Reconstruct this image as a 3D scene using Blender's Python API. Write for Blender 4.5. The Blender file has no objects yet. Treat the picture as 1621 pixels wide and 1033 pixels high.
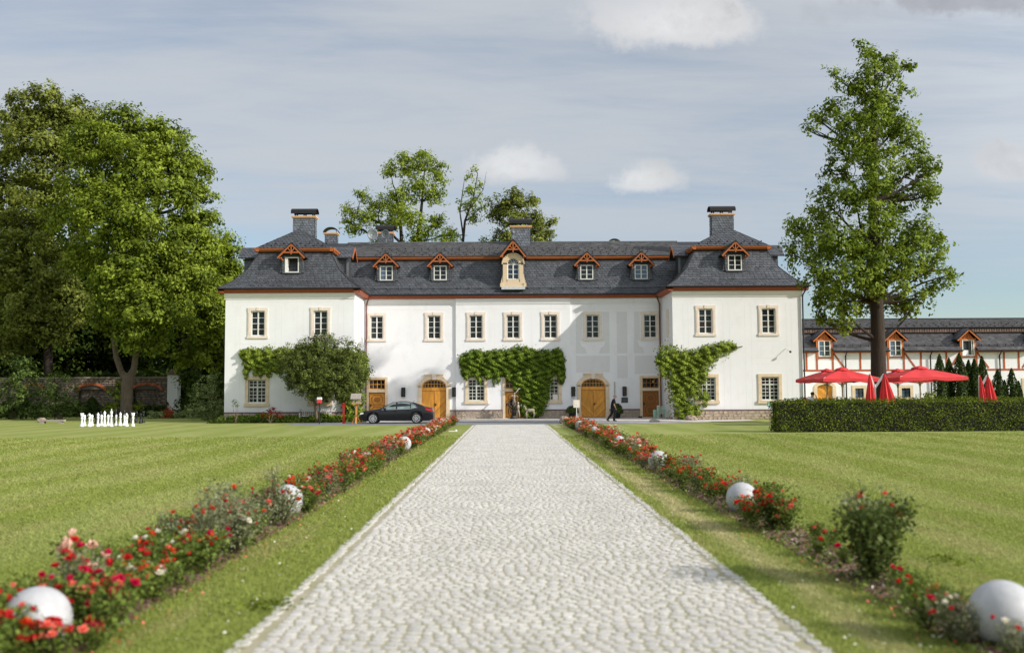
import bpy, math, random
import numpy as np
from mathutils import Vector, Matrix, Euler
random.seed(7)
RNG = np.random.default_rng(11)
SC = bpy.context.scene
COL = SC.collection
PI = math.pi

# ------------------------------------------------------------------ camera, light, exposure
F_PX = 1576.0
EYE = 1.95
_v = Vector((803 - 810.5, 516.5 - 622, F_PX)).normalized()
_r = math.radians(0.3)
_u = Vector((-math.sin(_r), math.cos(_r), 0)); _u = (_u - _u.dot(_v) * _v).normalized()
_x = _u.cross(_v)
if _x.x < 0: _x = -_x

def at(px, py, D):
    """the point of the place seen at a pixel of the photograph, at distance D along the drive"""
    d = Vector((px - 810.5, 516.5 - py, F_PX))
    w = Vector((d.dot(_x), d.dot(_v), d.dot(_u)))
    w *= D / w.y
    return Vector((w.x, w.y, w.z + EYE))

cam_d = bpy.data.cameras.new('camera'); cam = bpy.data.objects.new('camera', cam_d); COL.objects.link(cam)
ax = Vector((_x.x, _v.x, _u.x)); ay = Vector((_x.y, _v.y, _u.y)); az = -Vector((_x.z, _v.z, _u.z))
cam.matrix_world = Matrix(((ax.x, ay.x, az.x, 0), (ax.y, ay.y, az.y, 0), (ax.z, ay.z, az.z, EYE), (0, 0, 0, 1)))
cam_d.sensor_width = 36; cam_d.lens = 36 * F_PX / 1621
cam_d.clip_end = 2000
cam_d.dof.use_dof = True; cam_d.dof.focus_distance = 68; cam_d.dof.aperture_fstop = 1.1
SC.camera = cam

SUN_AZ = 66; SUN_EL = 25        # degrees off the drive's axis (to the right, behind the camera), height
def _n(nt, t, **k):
    n = nt.nodes.new(t)
    for a, b in k.items(): setattr(n, a, b)
    return n
world = bpy.data.worlds.new('World'); SC.world = world; world.use_nodes = True
def build_world():
    nt = world.node_tree; nt.nodes.clear(); L = nt.links.new
    out = _n(nt, 'ShaderNodeOutputWorld'); bg = _n(nt, 'ShaderNodeBackground'); bg.inputs[1].default_value = 0.1
    L(bg.outputs[0], out.inputs[0])
    sky = _n(nt, 'ShaderNodeTexSky', sky_type='NISHITA', sun_disc=False)
    sky.sun_elevation = math.radians(SUN_EL); sky.sun_rotation = math.radians(180 - SUN_AZ)
    sky.altitude = 300; sky.air_density = 1.0; sky.dust_density = .6; sky.ozone_density = 2.0
    tc = _n(nt, 'ShaderNodeTexCoord'); sp = _n(nt, 'ShaderNodeSeparateXYZ'); L(tc.outputs['Generated'], sp.inputs[0])
    def M(op, a, b=None, c=None, clamp=False):
        m = _n(nt, 'ShaderNodeMath', operation=op); m.use_clamp = clamp
        for i, v in enumerate((a, b, c)):
            if v is None: continue
            if isinstance(v, (int, float)): m.inputs[i].default_value = v
            else: L(v, m.inputs[i])
        return m.outputs[0]
    def vec(x, y, z):
        c = _n(nt, 'ShaderNodeCombineXYZ')
        for i, v in enumerate((x, y, z)):
            if isinstance(v, (int, float)): c.inputs[i].default_value = v
            else: L(v, c.inputs[i])
        return c.outputs[0]
    def noise(v, s, det=6, r=.55, dist=0):
        n = _n(nt, 'ShaderNodeTexNoise'); L(v, n.inputs['Vector'])
        n.inputs['Scale'].default_value = s; n.inputs['Detail'].default_value = det; n.inputs['Roughness'].default_value = r
        n.inputs['Distortion'].default_value = dist
        return n.outputs[0]
    def smooth(v, a, b):
        m = _n(nt, 'ShaderNodeMapRange', interpolation_type='SMOOTHSTEP'); L(v, m.inputs[0])
        m.inputs[1].default_value = a; m.inputs[2].default_value = b
        return m.outputs[0]
    def mix(f, a, b):
        m = _n(nt, 'ShaderNodeMix', data_type='RGBA'); L(f, m.inputs[0])
        for i, v in ((6, a), (7, b)):
            if isinstance(v, tuple): m.inputs[i].default_value = (*v, 1)
            else: L(v, m.inputs[i])
        return m.outputs[2]
    zc = M('ADD', M('MAXIMUM', sp.outputs[2], 0.0), 0.10)
    pv = vec(M('DIVIDE', sp.outputs[0], zc), M('DIVIDE', sp.outputs[1], zc), 0)
    # high thin veil, drawn out sideways by the wind
    mp = _n(nt, 'ShaderNodeMapping'); L(pv, mp.inputs[0]); mp.inputs['Scale'].default_value = (.32, 1.0, 1); mp.inputs['Rotation'].default_value = (0, 0, .22)
    veil = noise(mp.outputs[0], 1.1, 9, .58, .5)
    veil2 = noise(mp.outputs[0], 4.5, 8, .65, .8)
    vf = smooth(M('ADD', M('MULTIPLY', veil, .78), M('MULTIPLY', veil2, .22)), .27, .60)
    vf = M('MULTIPLY', vf, smooth(sp.outputs[2], .02, .2))
    vf = M('ADD', M('MULTIPLY', vf, .60), M('MULTIPLY', smooth(sp.outputs[2], .06, .24), .30))
    # thin cloud scatters forward: the veil grows brighter towards the sun
    dt = _n(nt, 'ShaderNodeVectorMath', operation='DOT_PRODUCT'); L(tc.outputs['Generated'], dt.inputs[0])
    dt.inputs[1].default_value = (math.sin(math.radians(SUN_AZ)) * math.cos(math.radians(SUN_EL)), -math.cos(math.radians(SUN_AZ)) * math.cos(math.radians(SUN_EL)), math.sin(math.radians(SUN_EL)))
    fw = M('ADD', 1.0, M('MULTIPLY', M('POWER', M('MAXIMUM', dt.outputs['Value'], 0.0), 1.3), 1.7))
    vc = _n(nt, 'ShaderNodeVectorMath', operation='SCALE'); vc.inputs[0].default_value = (4.5, 4.72, 4.98); L(fw, vc.inputs['Scale'])
    base = mix(vf, sky.outputs[0], vc.outputs[0])
    # heaped clouds at their bearings and heights
    front = M('GREATER_THAN', sp.outputs[1], .05)
    ysafe = M('MAXIMUM', sp.outputs[1], .05)
    u = M('DIVIDE', sp.outputs[0], ysafe); v = M('DIVIDE', sp.outputs[2], ysafe)
    n1 = noise(vec(u, v, 0), 14, 8, .62); n2 = noise(vec(u, v, 3.3), 48, 6, .65)
    wob = M('SUBTRACT', M('ADD', M('MULTIPLY', n1, .75), M('MULTIPLY', n2, .25)), .5)
    cur = base
    for (cx, cy, wx, wy, dens, tone, lo) in [
        (1075, 42, 150, 66, .88, (6.3, 6.3, 6.35), .75), (1000, 15, 130, 60, .5, (5.8, 5.85, 6.0), .7),
        (812, 262, 66, 36, .85, (6.3, 6.4, 6.5), .35), (850, 270, 50, 24, .6, (6.0, 6.15, 6.4), .35),
        (1012, 288, 66, 30, .82, (6.2, 6.25, 6.3), .35), (1592, 262, 56, 40, .7, (5.7, 5.75, 5.9), .4),
        (1510, -8, 230, 56, .72, (3.3, 3.4, 3.75), .7), (1350, 20, 150, 40, .35, (3.6, 3.75, 4.1), .7)]:
        p = at(cx, cy, 100.0); cu = p.x / 100; cv = (p.z - EYE) / 100; su = wx / F_PX; sv = wy / F_PX
        du = M('DIVIDE', M('SUBTRACT', u, cu), su); dv = M('DIVIDE', M('SUBTRACT', v, cv), sv)
        # flatter underside than top
        dv = M('MULTIPLY', dv, M('ADD', 1.0, M('MULTIPLY', M('LESS_THAN', dv, 0.0), lo)))
        d = M('SQRT', M('ADD', M('MULTIPLY', du, du), M('MULTIPLY', dv, dv)))
        e = M('ADD', d, M('MULTIPLY', wob, 3.4))
        f = M('SUBTRACT', 1.0, smooth(e, .42, 1.2))
        f = M('MULTIPLY', M('MULTIPLY', f, dens), front)
        shade = M('ADD', .93, M('MULTIPLY', wob, .9))
        tn = _n(nt, 'ShaderNodeVectorMath', operation='SCALE'); tn.inputs[0].default_value = tone; L(shade, tn.inputs['Scale'])
        cur = mix(f, cur, tn.outputs[0])
    L(cur, bg.inputs[0])
build_world()
sun_d = bpy.data.lights.new('sun', 'SUN'); sun_d.energy = 3.9; sun_d.angle = math.radians(.5); sun_d.color = (1, .95, .87)
sun = bpy.data.objects.new('sun', sun_d); COL.objects.link(sun); sun.location = (60, -40, 60)
_s = Vector((math.sin(math.radians(SUN_AZ)) * math.cos(math.radians(SUN_EL)), -math.cos(math.radians(SUN_AZ)) * math.cos(math.radians(SUN_EL)), math.sin(math.radians(SUN_EL))))
sun.rotation_euler = _s.to_track_quat('Z', 'Y').to_euler()
vs = SC.view_settings; vs.view_transform = 'Standard'; vs.look = 'None'; vs.exposure = 0.38; vs.gamma = 1; vs.use_curve_mapping = False

# ------------------------------------------------------------------ materials
def pm(name, col, rough=.8, var=.12, scale=4.0, bump=0.0, metal=0.0, spec=.3, col2=None, sc3=(1, 1, 1), island=0.0, bscale=None, coat=0):
    m = bpy.data.materials.new(name); m.use_nodes = True; nt = m.node_tree; L = nt.links.new
    b = nt.nodes['Principled BSDF']; b.inputs['Roughness'].default_value = rough; b.inputs['Metallic'].default_value = metal
    b.inputs['Specular IOR Level'].default_value = spec
    if coat: b.inputs['Coat Weight'].default_value = coat; b.inputs['Coat Roughness'].default_value = .04
    tc = _n(nt, 'ShaderNodeTexCoord'); mp = _n(nt, 'ShaderNodeMapping'); mp.inputs['Scale'].default_value = sc3
    L(tc.outputs['Object'], mp.inputs[0])
    ns = _n(nt, 'ShaderNodeTexNoise'); ns.inputs['Scale'].default_value = scale; ns.inputs['Detail'].default_value = 6; ns.inputs['Roughness'].default_value = .6
    L(mp.outputs[0], ns.inputs['Vector'])
    mr = _n(nt, 'ShaderNodeMapRange'); L(ns.outputs[0], mr.inputs[0]); mr.inputs[1].default_value = .3; mr.inputs[2].default_value = .7
    mx = _n(nt, 'ShaderNodeMix', data_type='RGBA'); L(mr.outputs[0], mx.inputs[0])
    c2 = col2 if col2 else tuple(min(1, c * (1 + var)) for c in col)
    c1 = col if col2 else tuple(c * (1 - var) for c in col)
    mx.inputs[6].default_value = (*c1, 1); mx.inputs[7].default_value = (*c2, 1)
    outc = mx.outputs[2]
    if island:
        g = _n(nt, 'ShaderNodeNewGeometry'); a = _n(nt, 'ShaderNodeMapRange'); L(g.outputs['Random Per Island'], a.inputs[0])
        a.inputs[3].default_value = 1 - island; a.inputs[4].default_value = 1 + island
        oi = _n(nt, 'ShaderNodeObjectInfo'); a2 = _n(nt, 'ShaderNodeMapRange'); L(oi.outputs['Random'], a2.inputs[0])
        a2.inputs[3].default_value = 1 - island * .6; a2.inputs[4].default_value = 1 + island * .6
        mm = _n(nt, 'ShaderNodeMath', operation='MULTIPLY'); L(a.outputs[0], mm.inputs[0]); L(a2.outputs[0], mm.inputs[1])
        s = _n(nt, 'ShaderNodeVectorMath', operation='SCALE'); L(outc, s.inputs[0]); L(mm.outputs[0], s.inputs['Scale']); outc = s.outputs[0]
    L(outc, b.inputs['Base Color'])
    if bump:
        n2 = _n(nt, 'ShaderNodeTexNoise'); n2.inputs['Scale'].default_value = bscale or scale * 6; n2.inputs['Detail'].default_value = 5
        L(mp.outputs[0], n2.inputs['Vector'])
        bp = _n(nt, 'ShaderNodeBump'); bp.inputs['Strength'].default_value = bump; bp.inputs['Distance'].default_value = .02
        L(n2.outputs[0], bp.inputs['Height']); L(bp.outputs[0], b.inputs['Normal'])
    return m

def leafmat(name, dark, light, trans=.3, rough=.5):
    m = bpy.data.materials.new(name); m.use_nodes = True; nt = m.node_tree; L = nt.links.new; nt.nodes.clear()
    out = _n(nt, 'ShaderNodeOutputMaterial')
    at_ = _n(nt, 'ShaderNodeAttribute', attribute_name='tone')
    mx = _n(nt, 'ShaderNodeMix', data_type='RGBA'); L(at_.outputs['Fac'], mx.inputs[0])
    mx.inputs[6].default_value = (*dark, 1); mx.inputs[7].default_value = (*light, 1)
    b = _n(nt, 'ShaderNodeBsdfPrincipled'); b.inputs['Roughness'].default_value = rough + .1; b.inputs['Specular IOR Level'].default_value = .10
    t = _n(nt, 'ShaderNodeBsdfTranslucent'); ms = _n(nt, 'ShaderNodeMixShader'); ms.inputs[0].default_value = trans
    hs = _n(nt, 'ShaderNodeHueSaturation'); hs.inputs['Value'].default_value = 1.25; hs.inputs['Saturation'].default_value = 1.1; L(mx.outputs[2], hs.inputs['Color'])
    L(mx.outputs[2], b.inputs['Base Color']); L(hs.outputs[0], t.inputs[0]); L(b.outputs[0], ms.inputs[1]); L(t.outputs[0], ms.inputs[2]); L(ms.outputs[0], out.inputs[0])
    return m

def glassmat(name, tint=(.02, .025, .03), trans=.45, rough=.03):
    m = bpy.data.materials.new(name); m.use_nodes = True; nt = m.node_tree; L = nt.links.new; nt.nodes.clear()
    out = _n(nt, 'ShaderNodeOutputMaterial'); b = _n(nt, 'ShaderNodeBsdfPrincipled')
    b.inputs['Base Color'].default_value = (*tint, 1); b.inputs['Roughness'].default_value = rough; b.inputs['IOR'].default_value = 1.52
    t = _n(nt, 'ShaderNodeBsdfTransparent'); t.inputs[0].default_value = (.85, .9, .88, 1)
    fr = _n(nt, 'ShaderNodeMixShader'); fr.inputs[0].default_value = trans
    L(b.outputs[0], fr.inputs[1]); L(t.outputs[0], fr.inputs[2]); L(fr.outputs[0], out.inputs[0])
    return m

M_ = {}
def plaster(name, c, line=None):
    m = pm(name, c, .9, .03, .6, .25, spec=.1, bscale=30)
    nt = m.node_tree; L = nt.links.new; b = nt.nodes['Principled BSDF']; src = b.inputs['Base Color'].links[0].from_socket
    tc = _n(nt, 'ShaderNodeTexCoord'); mp = _n(nt, 'ShaderNodeMapping'); mp.inputs['Scale'].default_value = (1.2, 1.2, .5); L(tc.outputs['Object'], mp.inputs[0])
    ns = _n(nt, 'ShaderNodeTexNoise'); ns.inputs['Scale'].default_value = 1.6; ns.inputs['Detail'].default_value = 7; ns.inputs['Roughness'].default_value = .65; L(mp.outputs[0], ns.inputs['Vector'])
    r1 = _n(nt, 'ShaderNodeMapRange', interpolation_type='SMOOTHSTEP'); L(ns.outputs[0], r1.inputs[0]); r1.inputs[1].default_value = .50; r1.inputs[2].default_value = .72; r1.inputs[4].default_value = .30
    mx = _n(nt, 'ShaderNodeMix', data_type='RGBA'); L(r1.outputs[0], mx.inputs[0]); L(src, mx.inputs[6]); mx.inputs[7].default_value = (c[0] * .84, c[1] * .82, c[2] * .78, 1)
    # rain splash and dust just above the ground
    sp = _n(nt, 'ShaderNodeSeparateXYZ'); L(tc.outputs['Object'], sp.inputs[0]); n2 = _n(nt, 'ShaderNodeTexNoise'); n2.inputs['Scale'].default_value = 2.5; n2.inputs['Detail'].default_value = 6
    ad = _n(nt, 'ShaderNodeMath', operation='MULTIPLY_ADD'); L(n2.outputs[0], ad.inputs[0]); ad.inputs[1].default_value = 1.6; L(sp.outputs[2], ad.inputs[2])
    r2 = _n(nt, 'ShaderNodeMapRange', interpolation_type='SMOOTHSTEP'); L(ad.outputs[0], r2.inputs[0]); r2.inputs[1].default_value = 1.0; r2.inputs[2].default_value = 2.1; r2.inputs[3].default_value = .5; r2.inputs[4].default_value = 0
    m2 = _n(nt, 'ShaderNodeMix', data_type='RGBA'); L(r2.outputs[0], m2.inputs[0]); L(mx.outputs[2], m2.inputs[6]); m2.inputs[7].default_value = (c[0] * .78, c[1] * .74, c[2] * .68, 1)
    L(m2.outputs[2], b.inputs['Base Color']); return m
M_['plaster'] = plaster('white_plaster', (.765, .76, .768))
M_['panel'] = plaster('grey_painted_plaster', (.665, .655, .65))
M_['white_band'] = plaster('white_band_plaster', (.84, .83, .815))
M_['fine_line'] = pm('faint_pink_paint_line', (.72, .675, .665), .9, .03)
M_['sandstone'] = pm('sandstone', (.64, .51, .35), .85, .14, 3, .25, spec=.15)
M_['sandpink'] = pm('pink_edged_stone', (.71, .61, .52), .85, .1, 3, .1, spec=.15)
M_['slate'] = pm('slate', (.070, .074, .084), .5, .22, 2.2, .15, spec=.45, island=.22)
M_['slatebase'] = pm('slate_underlay', (.035, .036, .042), .7, .1)
M_['slatepale'] = pm('weathered_slate', (.088, .085, .088), .6, .2, 1.5, .1, spec=.35, island=.25)
M_['lead'] = pm('lead_sheet', (.16, .17, .18), .5, .1, 3, metal=.4)
M_['orange'] = pm('stained_orange_wood', (.37, .11, .032), .6, .15, 8, .1, sc3=(.3, 1, 1))
M_['redbrown'] = pm('red_brown_cornice', (.30, .075, .03), .6, .15, 5, .1)
M_['paleorange'] = pm('copper_coloured_trim', (.62, .36, .18), .5, .1, 5)
M_['white_wood'] = pm('white_painted_wood', (.70, .69, .64), .5, .06, 6, .05)
M_['palegreen_wood'] = pm('pale_green_grey_wood', (.55, .57, .50), .5, .06, 6, .05)
M_['door'] = pm('oiled_orange_door_wood', (.66, .30, .045), .5, .18, 6, .1, sc3=(1, 1, .3), island=.16)
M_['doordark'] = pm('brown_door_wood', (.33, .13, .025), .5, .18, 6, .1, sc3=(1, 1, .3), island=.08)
M_['moulding'] = pm('shade_toned_moulding', (.21, .08, .018), .5, .15, 6)  # darker than the door wood: groove shade put into the colour
M_['glass'] = glassmat('window_glass')
M_['skyglass'] = glassmat('sky_tinted_window_glass', (.10, .15, .22), .25, .08)  # blue base colour stands in for reflected sky
M_['iron'] = pm('black_iron', (.025, .024, .026), .5, .1, 6, metal=.3)
M_['curtain'] = pm('grey_green_curtain', (.20, .23, .20), .9, .15, 10, sc3=(8, 1, .5))
M_['curtainw'] = pm('white_curtain', (.62, .62, .60), .9, .08, 10, sc3=(8, 1, .5))
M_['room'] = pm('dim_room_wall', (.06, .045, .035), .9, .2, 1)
M_['stone'] = pm('rubble_stone', (.43, .34, .26), .9, .28, 3, .4, island=.28, bscale=20)
M_['stonew'] = pm('warm_rubble_stone', (.46, .35, .25), .9, .25, 3, .4, island=.25, bscale=20)
M_['mortar'] = pm('mortar', (.30, .26, .21), .95, .15, 8, .2)
M_['darkline'] = pm('purple_brown_paint_band', (.13, .085, .09), .8, .1)
M_['copper'] = pm('brown_copper_pipe', (.16, .065, .055), .45, .15, 4, metal=.5)
M_['cobble'] = pm('pale_granite_cobble', (.50, .48, .445), .85, .10, .9, .35, island=.12, bscale=60)
M_['edging'] = pm('granite_edging', (.50, .475, .43), .85, .10, 10, .35, island=.1, bscale=60)
M_['sand'] = pm('mossy_joint_sand', (.42, .37, .29), .95, 0, 1.6, .3, col2=(.27, .26, .14))
M_['asphalt'] = pm('pale_worn_asphalt', (.20, .205, .215), .9, .1, 2, .2)
M_['pavement'] = pm('light_concrete_pavement', (.56, .52, .49), .9, .1, 1.5, .2)
M_['bark'] = pm('brown_bark', (.16, .12, .085), .95, .3, 3, .8, sc3=(3, 3, .6), bscale=14)
M_['barkdark'] = pm('dark_fissured_bark', (.040, .030, .022), .95, .35, 3, .9, sc3=(3, 3, .5), bscale=12)
M_['mulch'] = pm('bark_mulch', (.20, .12, .085), .95, .4, 18, .8, island=.4)
M_['soil'] = pm('dark_soil', (.055, .040, .028), .95, .3, 6, .6)
M_['ball'] = pm('speckled_white_plastic', (.42, .42, .43), .5, .14, 7, .12, spec=.4, bscale=90)
M_['chesswhite'] = pm('white_plastic', (.82, .81, .82), .45, .04, 8)
M_['chessblack'] = pm('black_plastic', (.012, .012, .014), .4, .04, 8)
M_['red'] = pm('red_canvas', (.62, .045, .048), .8, .12, 3, .1)
M_['metalwhite'] = pm('white_metal', (.70, .70, .70), .4, .04, 8)
M_['beige'] = pm('beige_metal_pole', (.50, .42, .34), .5, .06, 8)
M_['redpaint'] = pm('red_paint', (.75, .05, .025), .4, .08, 8)
M_['timber'] = pm('red_brown_timber', (.36, .085, .03), .7, .2, 6, .2)
M_['woodpale'] = pm('light_orange_timber', (.56, .25, .08), .6, .2, 9, .1, sc3=(1, 1, .25))
M_['woodgrey'] = pm('grey_weathered_wood', (.30, .26, .23), .85, .2, 8, .2)
M_['rock'] = pm('grey_brown_rock', (.32, .25, .20), .95, .25, 4, .6)
M_['skin'] = pm('skin', (.50, .27, .20), .6, .06, 6)
M_['cloth_black'] = pm('black_cloth', (.012, .012, .014), .9, .2, 6)
M_['cloth_dark'] = pm('dark_denim', (.022, .022, .026), .9, .2, 6)
M_['hair_grey'] = pm('grey_hair', (.28, .26, .25), .9, .2, 30)
M_['hair_dark'] = pm('dark_hair', (.03, .018, .012), .8, .2, 30)
M_['shirt'] = pm('white_shirt', (.72, .73, .78), .9, .05, 6)
M_['bronze'] = pm('dark_bronze', (.045, .038, .030), .45, .35, 9, .3, metal=.5)
M_['bronzepale'] = pm('pale_corroded_bronze', (.38, .33, .27), .6, .35, 9, .3)
M_['mint'] = pm('mint_green_plastic', (.34, .58, .44), .5, .05, 6)
M_['mintpale'] = pm('pale_mint_painted_wood', (.42, .58, .45), .6, .06, 6)
M_['carpaint'] = pm('black_car_paint', (.008, .008, .011), .22, .05, 3, spec=.35, coat=.25)
M_['rubber'] = pm('tyre_rubber', (.015, .015, .015), .8, .1, 8)
M_['alloy'] = pm('silver_alloy', (.62, .62, .64), .3, .04, 8, metal=.5)
M_['chrome'] = pm('chrome_trim', (.65, .66, .70), .15, .03, 8, metal=.9)
M_['carglass'] = pm('tinted_car_glass', (.16, .22, .20), .08, .5, 1.3, spec=.8)
M_['tail'] = pm('red_tail_lamp', (.60, .02, .02), .25, .05, 8)
M_['signwhite'] = pm('sign_board', (.70, .62, .52), .6, .04, 8)
M_['signgreen'] = pm('green_sign_paint', (.03, .30, .17), .5, .04, 8)
M_['plaque'] = pm('dark_plaque', (.035, .035, .038), .4, .15, 20)
M_['tile'] = pm('brown_roof_tile', (.17, .11, .085), .8, .25, 3, .2, island=.25)
M_['brick'] = pm('orange_brick', (.42, .12, .05), .85, .2, 5, .2, island=.2)
M_['lampglass'] = pm('frosted_lamp_glass', (.72, .72, .68), .3, .05, 8)
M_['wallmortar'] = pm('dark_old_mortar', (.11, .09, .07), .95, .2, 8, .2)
M_['wallstone'] = pm('shaded_rubble_stone', (.26, .205, .155), .9, .28, 3, .4, island=.28, bscale=20)  # shade on the garden wall is put into this darker stone colour
G = {}
G['tree'] = leafmat('fresh_green_leaves', (0.050, 0.078, 0.008), (0.314, 0.388, 0.048))
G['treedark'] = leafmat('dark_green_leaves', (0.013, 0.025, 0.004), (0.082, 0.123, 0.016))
G['treeolive'] = leafmat('olive_green_leaves', (0.056, 0.073, 0.013), (0.285, 0.317, 0.064))
G['oak'] = leafmat('tall_tree_leaves', (0.044, 0.073, 0.008), (0.276, 0.352, 0.050))
G['airy'] = leafmat('airy_tree_leaves', (0.095, 0.133, 0.016), (0.391, 0.471, 0.065), .4)
G['ivy'] = leafmat('creeper_leaves', (0.027, 0.053, 0.005), (0.217, 0.309, 0.033), .25, .4)
G['vine'] = leafmat('light_vine_leaves', (0.056, 0.086, 0.008), (0.334, 0.418, 0.056), .3, .45)
G['olive'] = leafmat('grey_green_leaves', (0.027, 0.041, 0.008), (0.180, 0.220, 0.050), .15)
G['hedge'] = leafmat('hedge_leaves', (0.020, 0.038, 0.004), (0.201, 0.248, 0.024), .22)
G['thuja'] = leafmat('thuja_sprays', (0.007, 0.018, 0.003), (0.060, 0.093, 0.015), .12)
G['spruce'] = leafmat('conifer_sprays', (0.019, 0.038, 0.008), (0.125, 0.178, 0.039), .15)
G['rose'] = leafmat('rose_leaves', (0.039, 0.066, 0.010), (0.196, 0.259, 0.050), .22, .4)
G['rosepale'] = leafmat('pale_rose_leaves', (.13, .15, .07), (.30, .31, .19), .25, .5)
G['rosedark'] = leafmat('dark_rose_leaves', (.028, .046, .008), (.135, .175, .045), .22, .4)
G['hosta'] = leafmat('pale_edged_leaves', (0.060, 0.100, 0.020), (0.350, 0.400, 0.160), .25)
G['dogwood'] = leafmat('variegated_leaves', (0.066, 0.105, 0.022), (0.330, 0.374, 0.154), .25)
G['maple'] = leafmat('red_maple_leaves', (0.090, 0.018, 0.010), (0.260, 0.035, 0.020), .3)
G['redplant'] = leafmat('scarlet_leaves', (0.300, 0.030, 0.010), (0.550, 0.060, 0.020), .3)

def petal(name, a, b):
    return leafmat(name, a, b, .3, .6)
B_ = {'red': petal('red_petals', (.42, .012, .018), (.68, .040, .045)),
      'crimson': petal('crimson_petals', (.36, .004, .03), (.66, .02, .09)),
      'orange': petal('orange_red_petals', (.56, .045, .018), (.78, .13, .06)),
      'coral': petal('coral_petals', (.72, .12, .09), (.85, .28, .20)),
      'pink': petal('pale_pink_petals', (.82, .45, .36), (.88, .66, .55)),
      'white': petal('cream_petals', (.72, .66, .52), (.82, .80, .72)),
      'yellow': petal('apricot_petals', (.80, .48, .12), (.85, .62, .25))}

# ------------------------------------------------------------------ object helpers
def tag(o, label=None, cat=None, group=None, kind=None):
    if label: o['label'] = label
    if cat: o['category'] = cat
    if group: o['group'] = group
    if kind: o['kind'] = kind
    return o
def thing(name, loc, label, cat, group=None, rz=0):
    o = bpy.data.objects.new(name, None); COL.objects.link(o); o.location = loc; o.rotation_euler = (0, 0, rz)
    o.empty_display_size = .2
    return tag(o, label, cat, group)
def link(name, me, parent=None, world=False, loc=None):
    o = bpy.data.objects.new(name, me); COL.objects.link(o)
    if loc is not None: o.location = loc
    if parent is not None:
        o.parent = parent
        if world: o.matrix_parent_inverse = Matrix.Translation(-parent.location)
    return o
def children(o): return CH.get(o.name, [])
def copy_tree(o, parent='same', loc=None, rz=None, scale=None, world=False):
    c = o.copy(); COL.objects.link(c)
    if parent != 'same': c.parent = parent
    if parent not in ('same', None) and world: c.matrix_parent_inverse = Matrix.Translation(-parent.location)
    if loc is not None: c.location = loc
    if rz is not None: c.rotation_euler = (0, 0, rz)
    if scale is not None: c.scale = scale if not isinstance(scale, (int, float)) else (scale,) * 3
    for ch in list(o.children): copy_tree(ch, c)
    return c
def drop(o):
    for ch in list(o.children): drop(ch)
    bpy.data.objects.remove(o)

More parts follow.
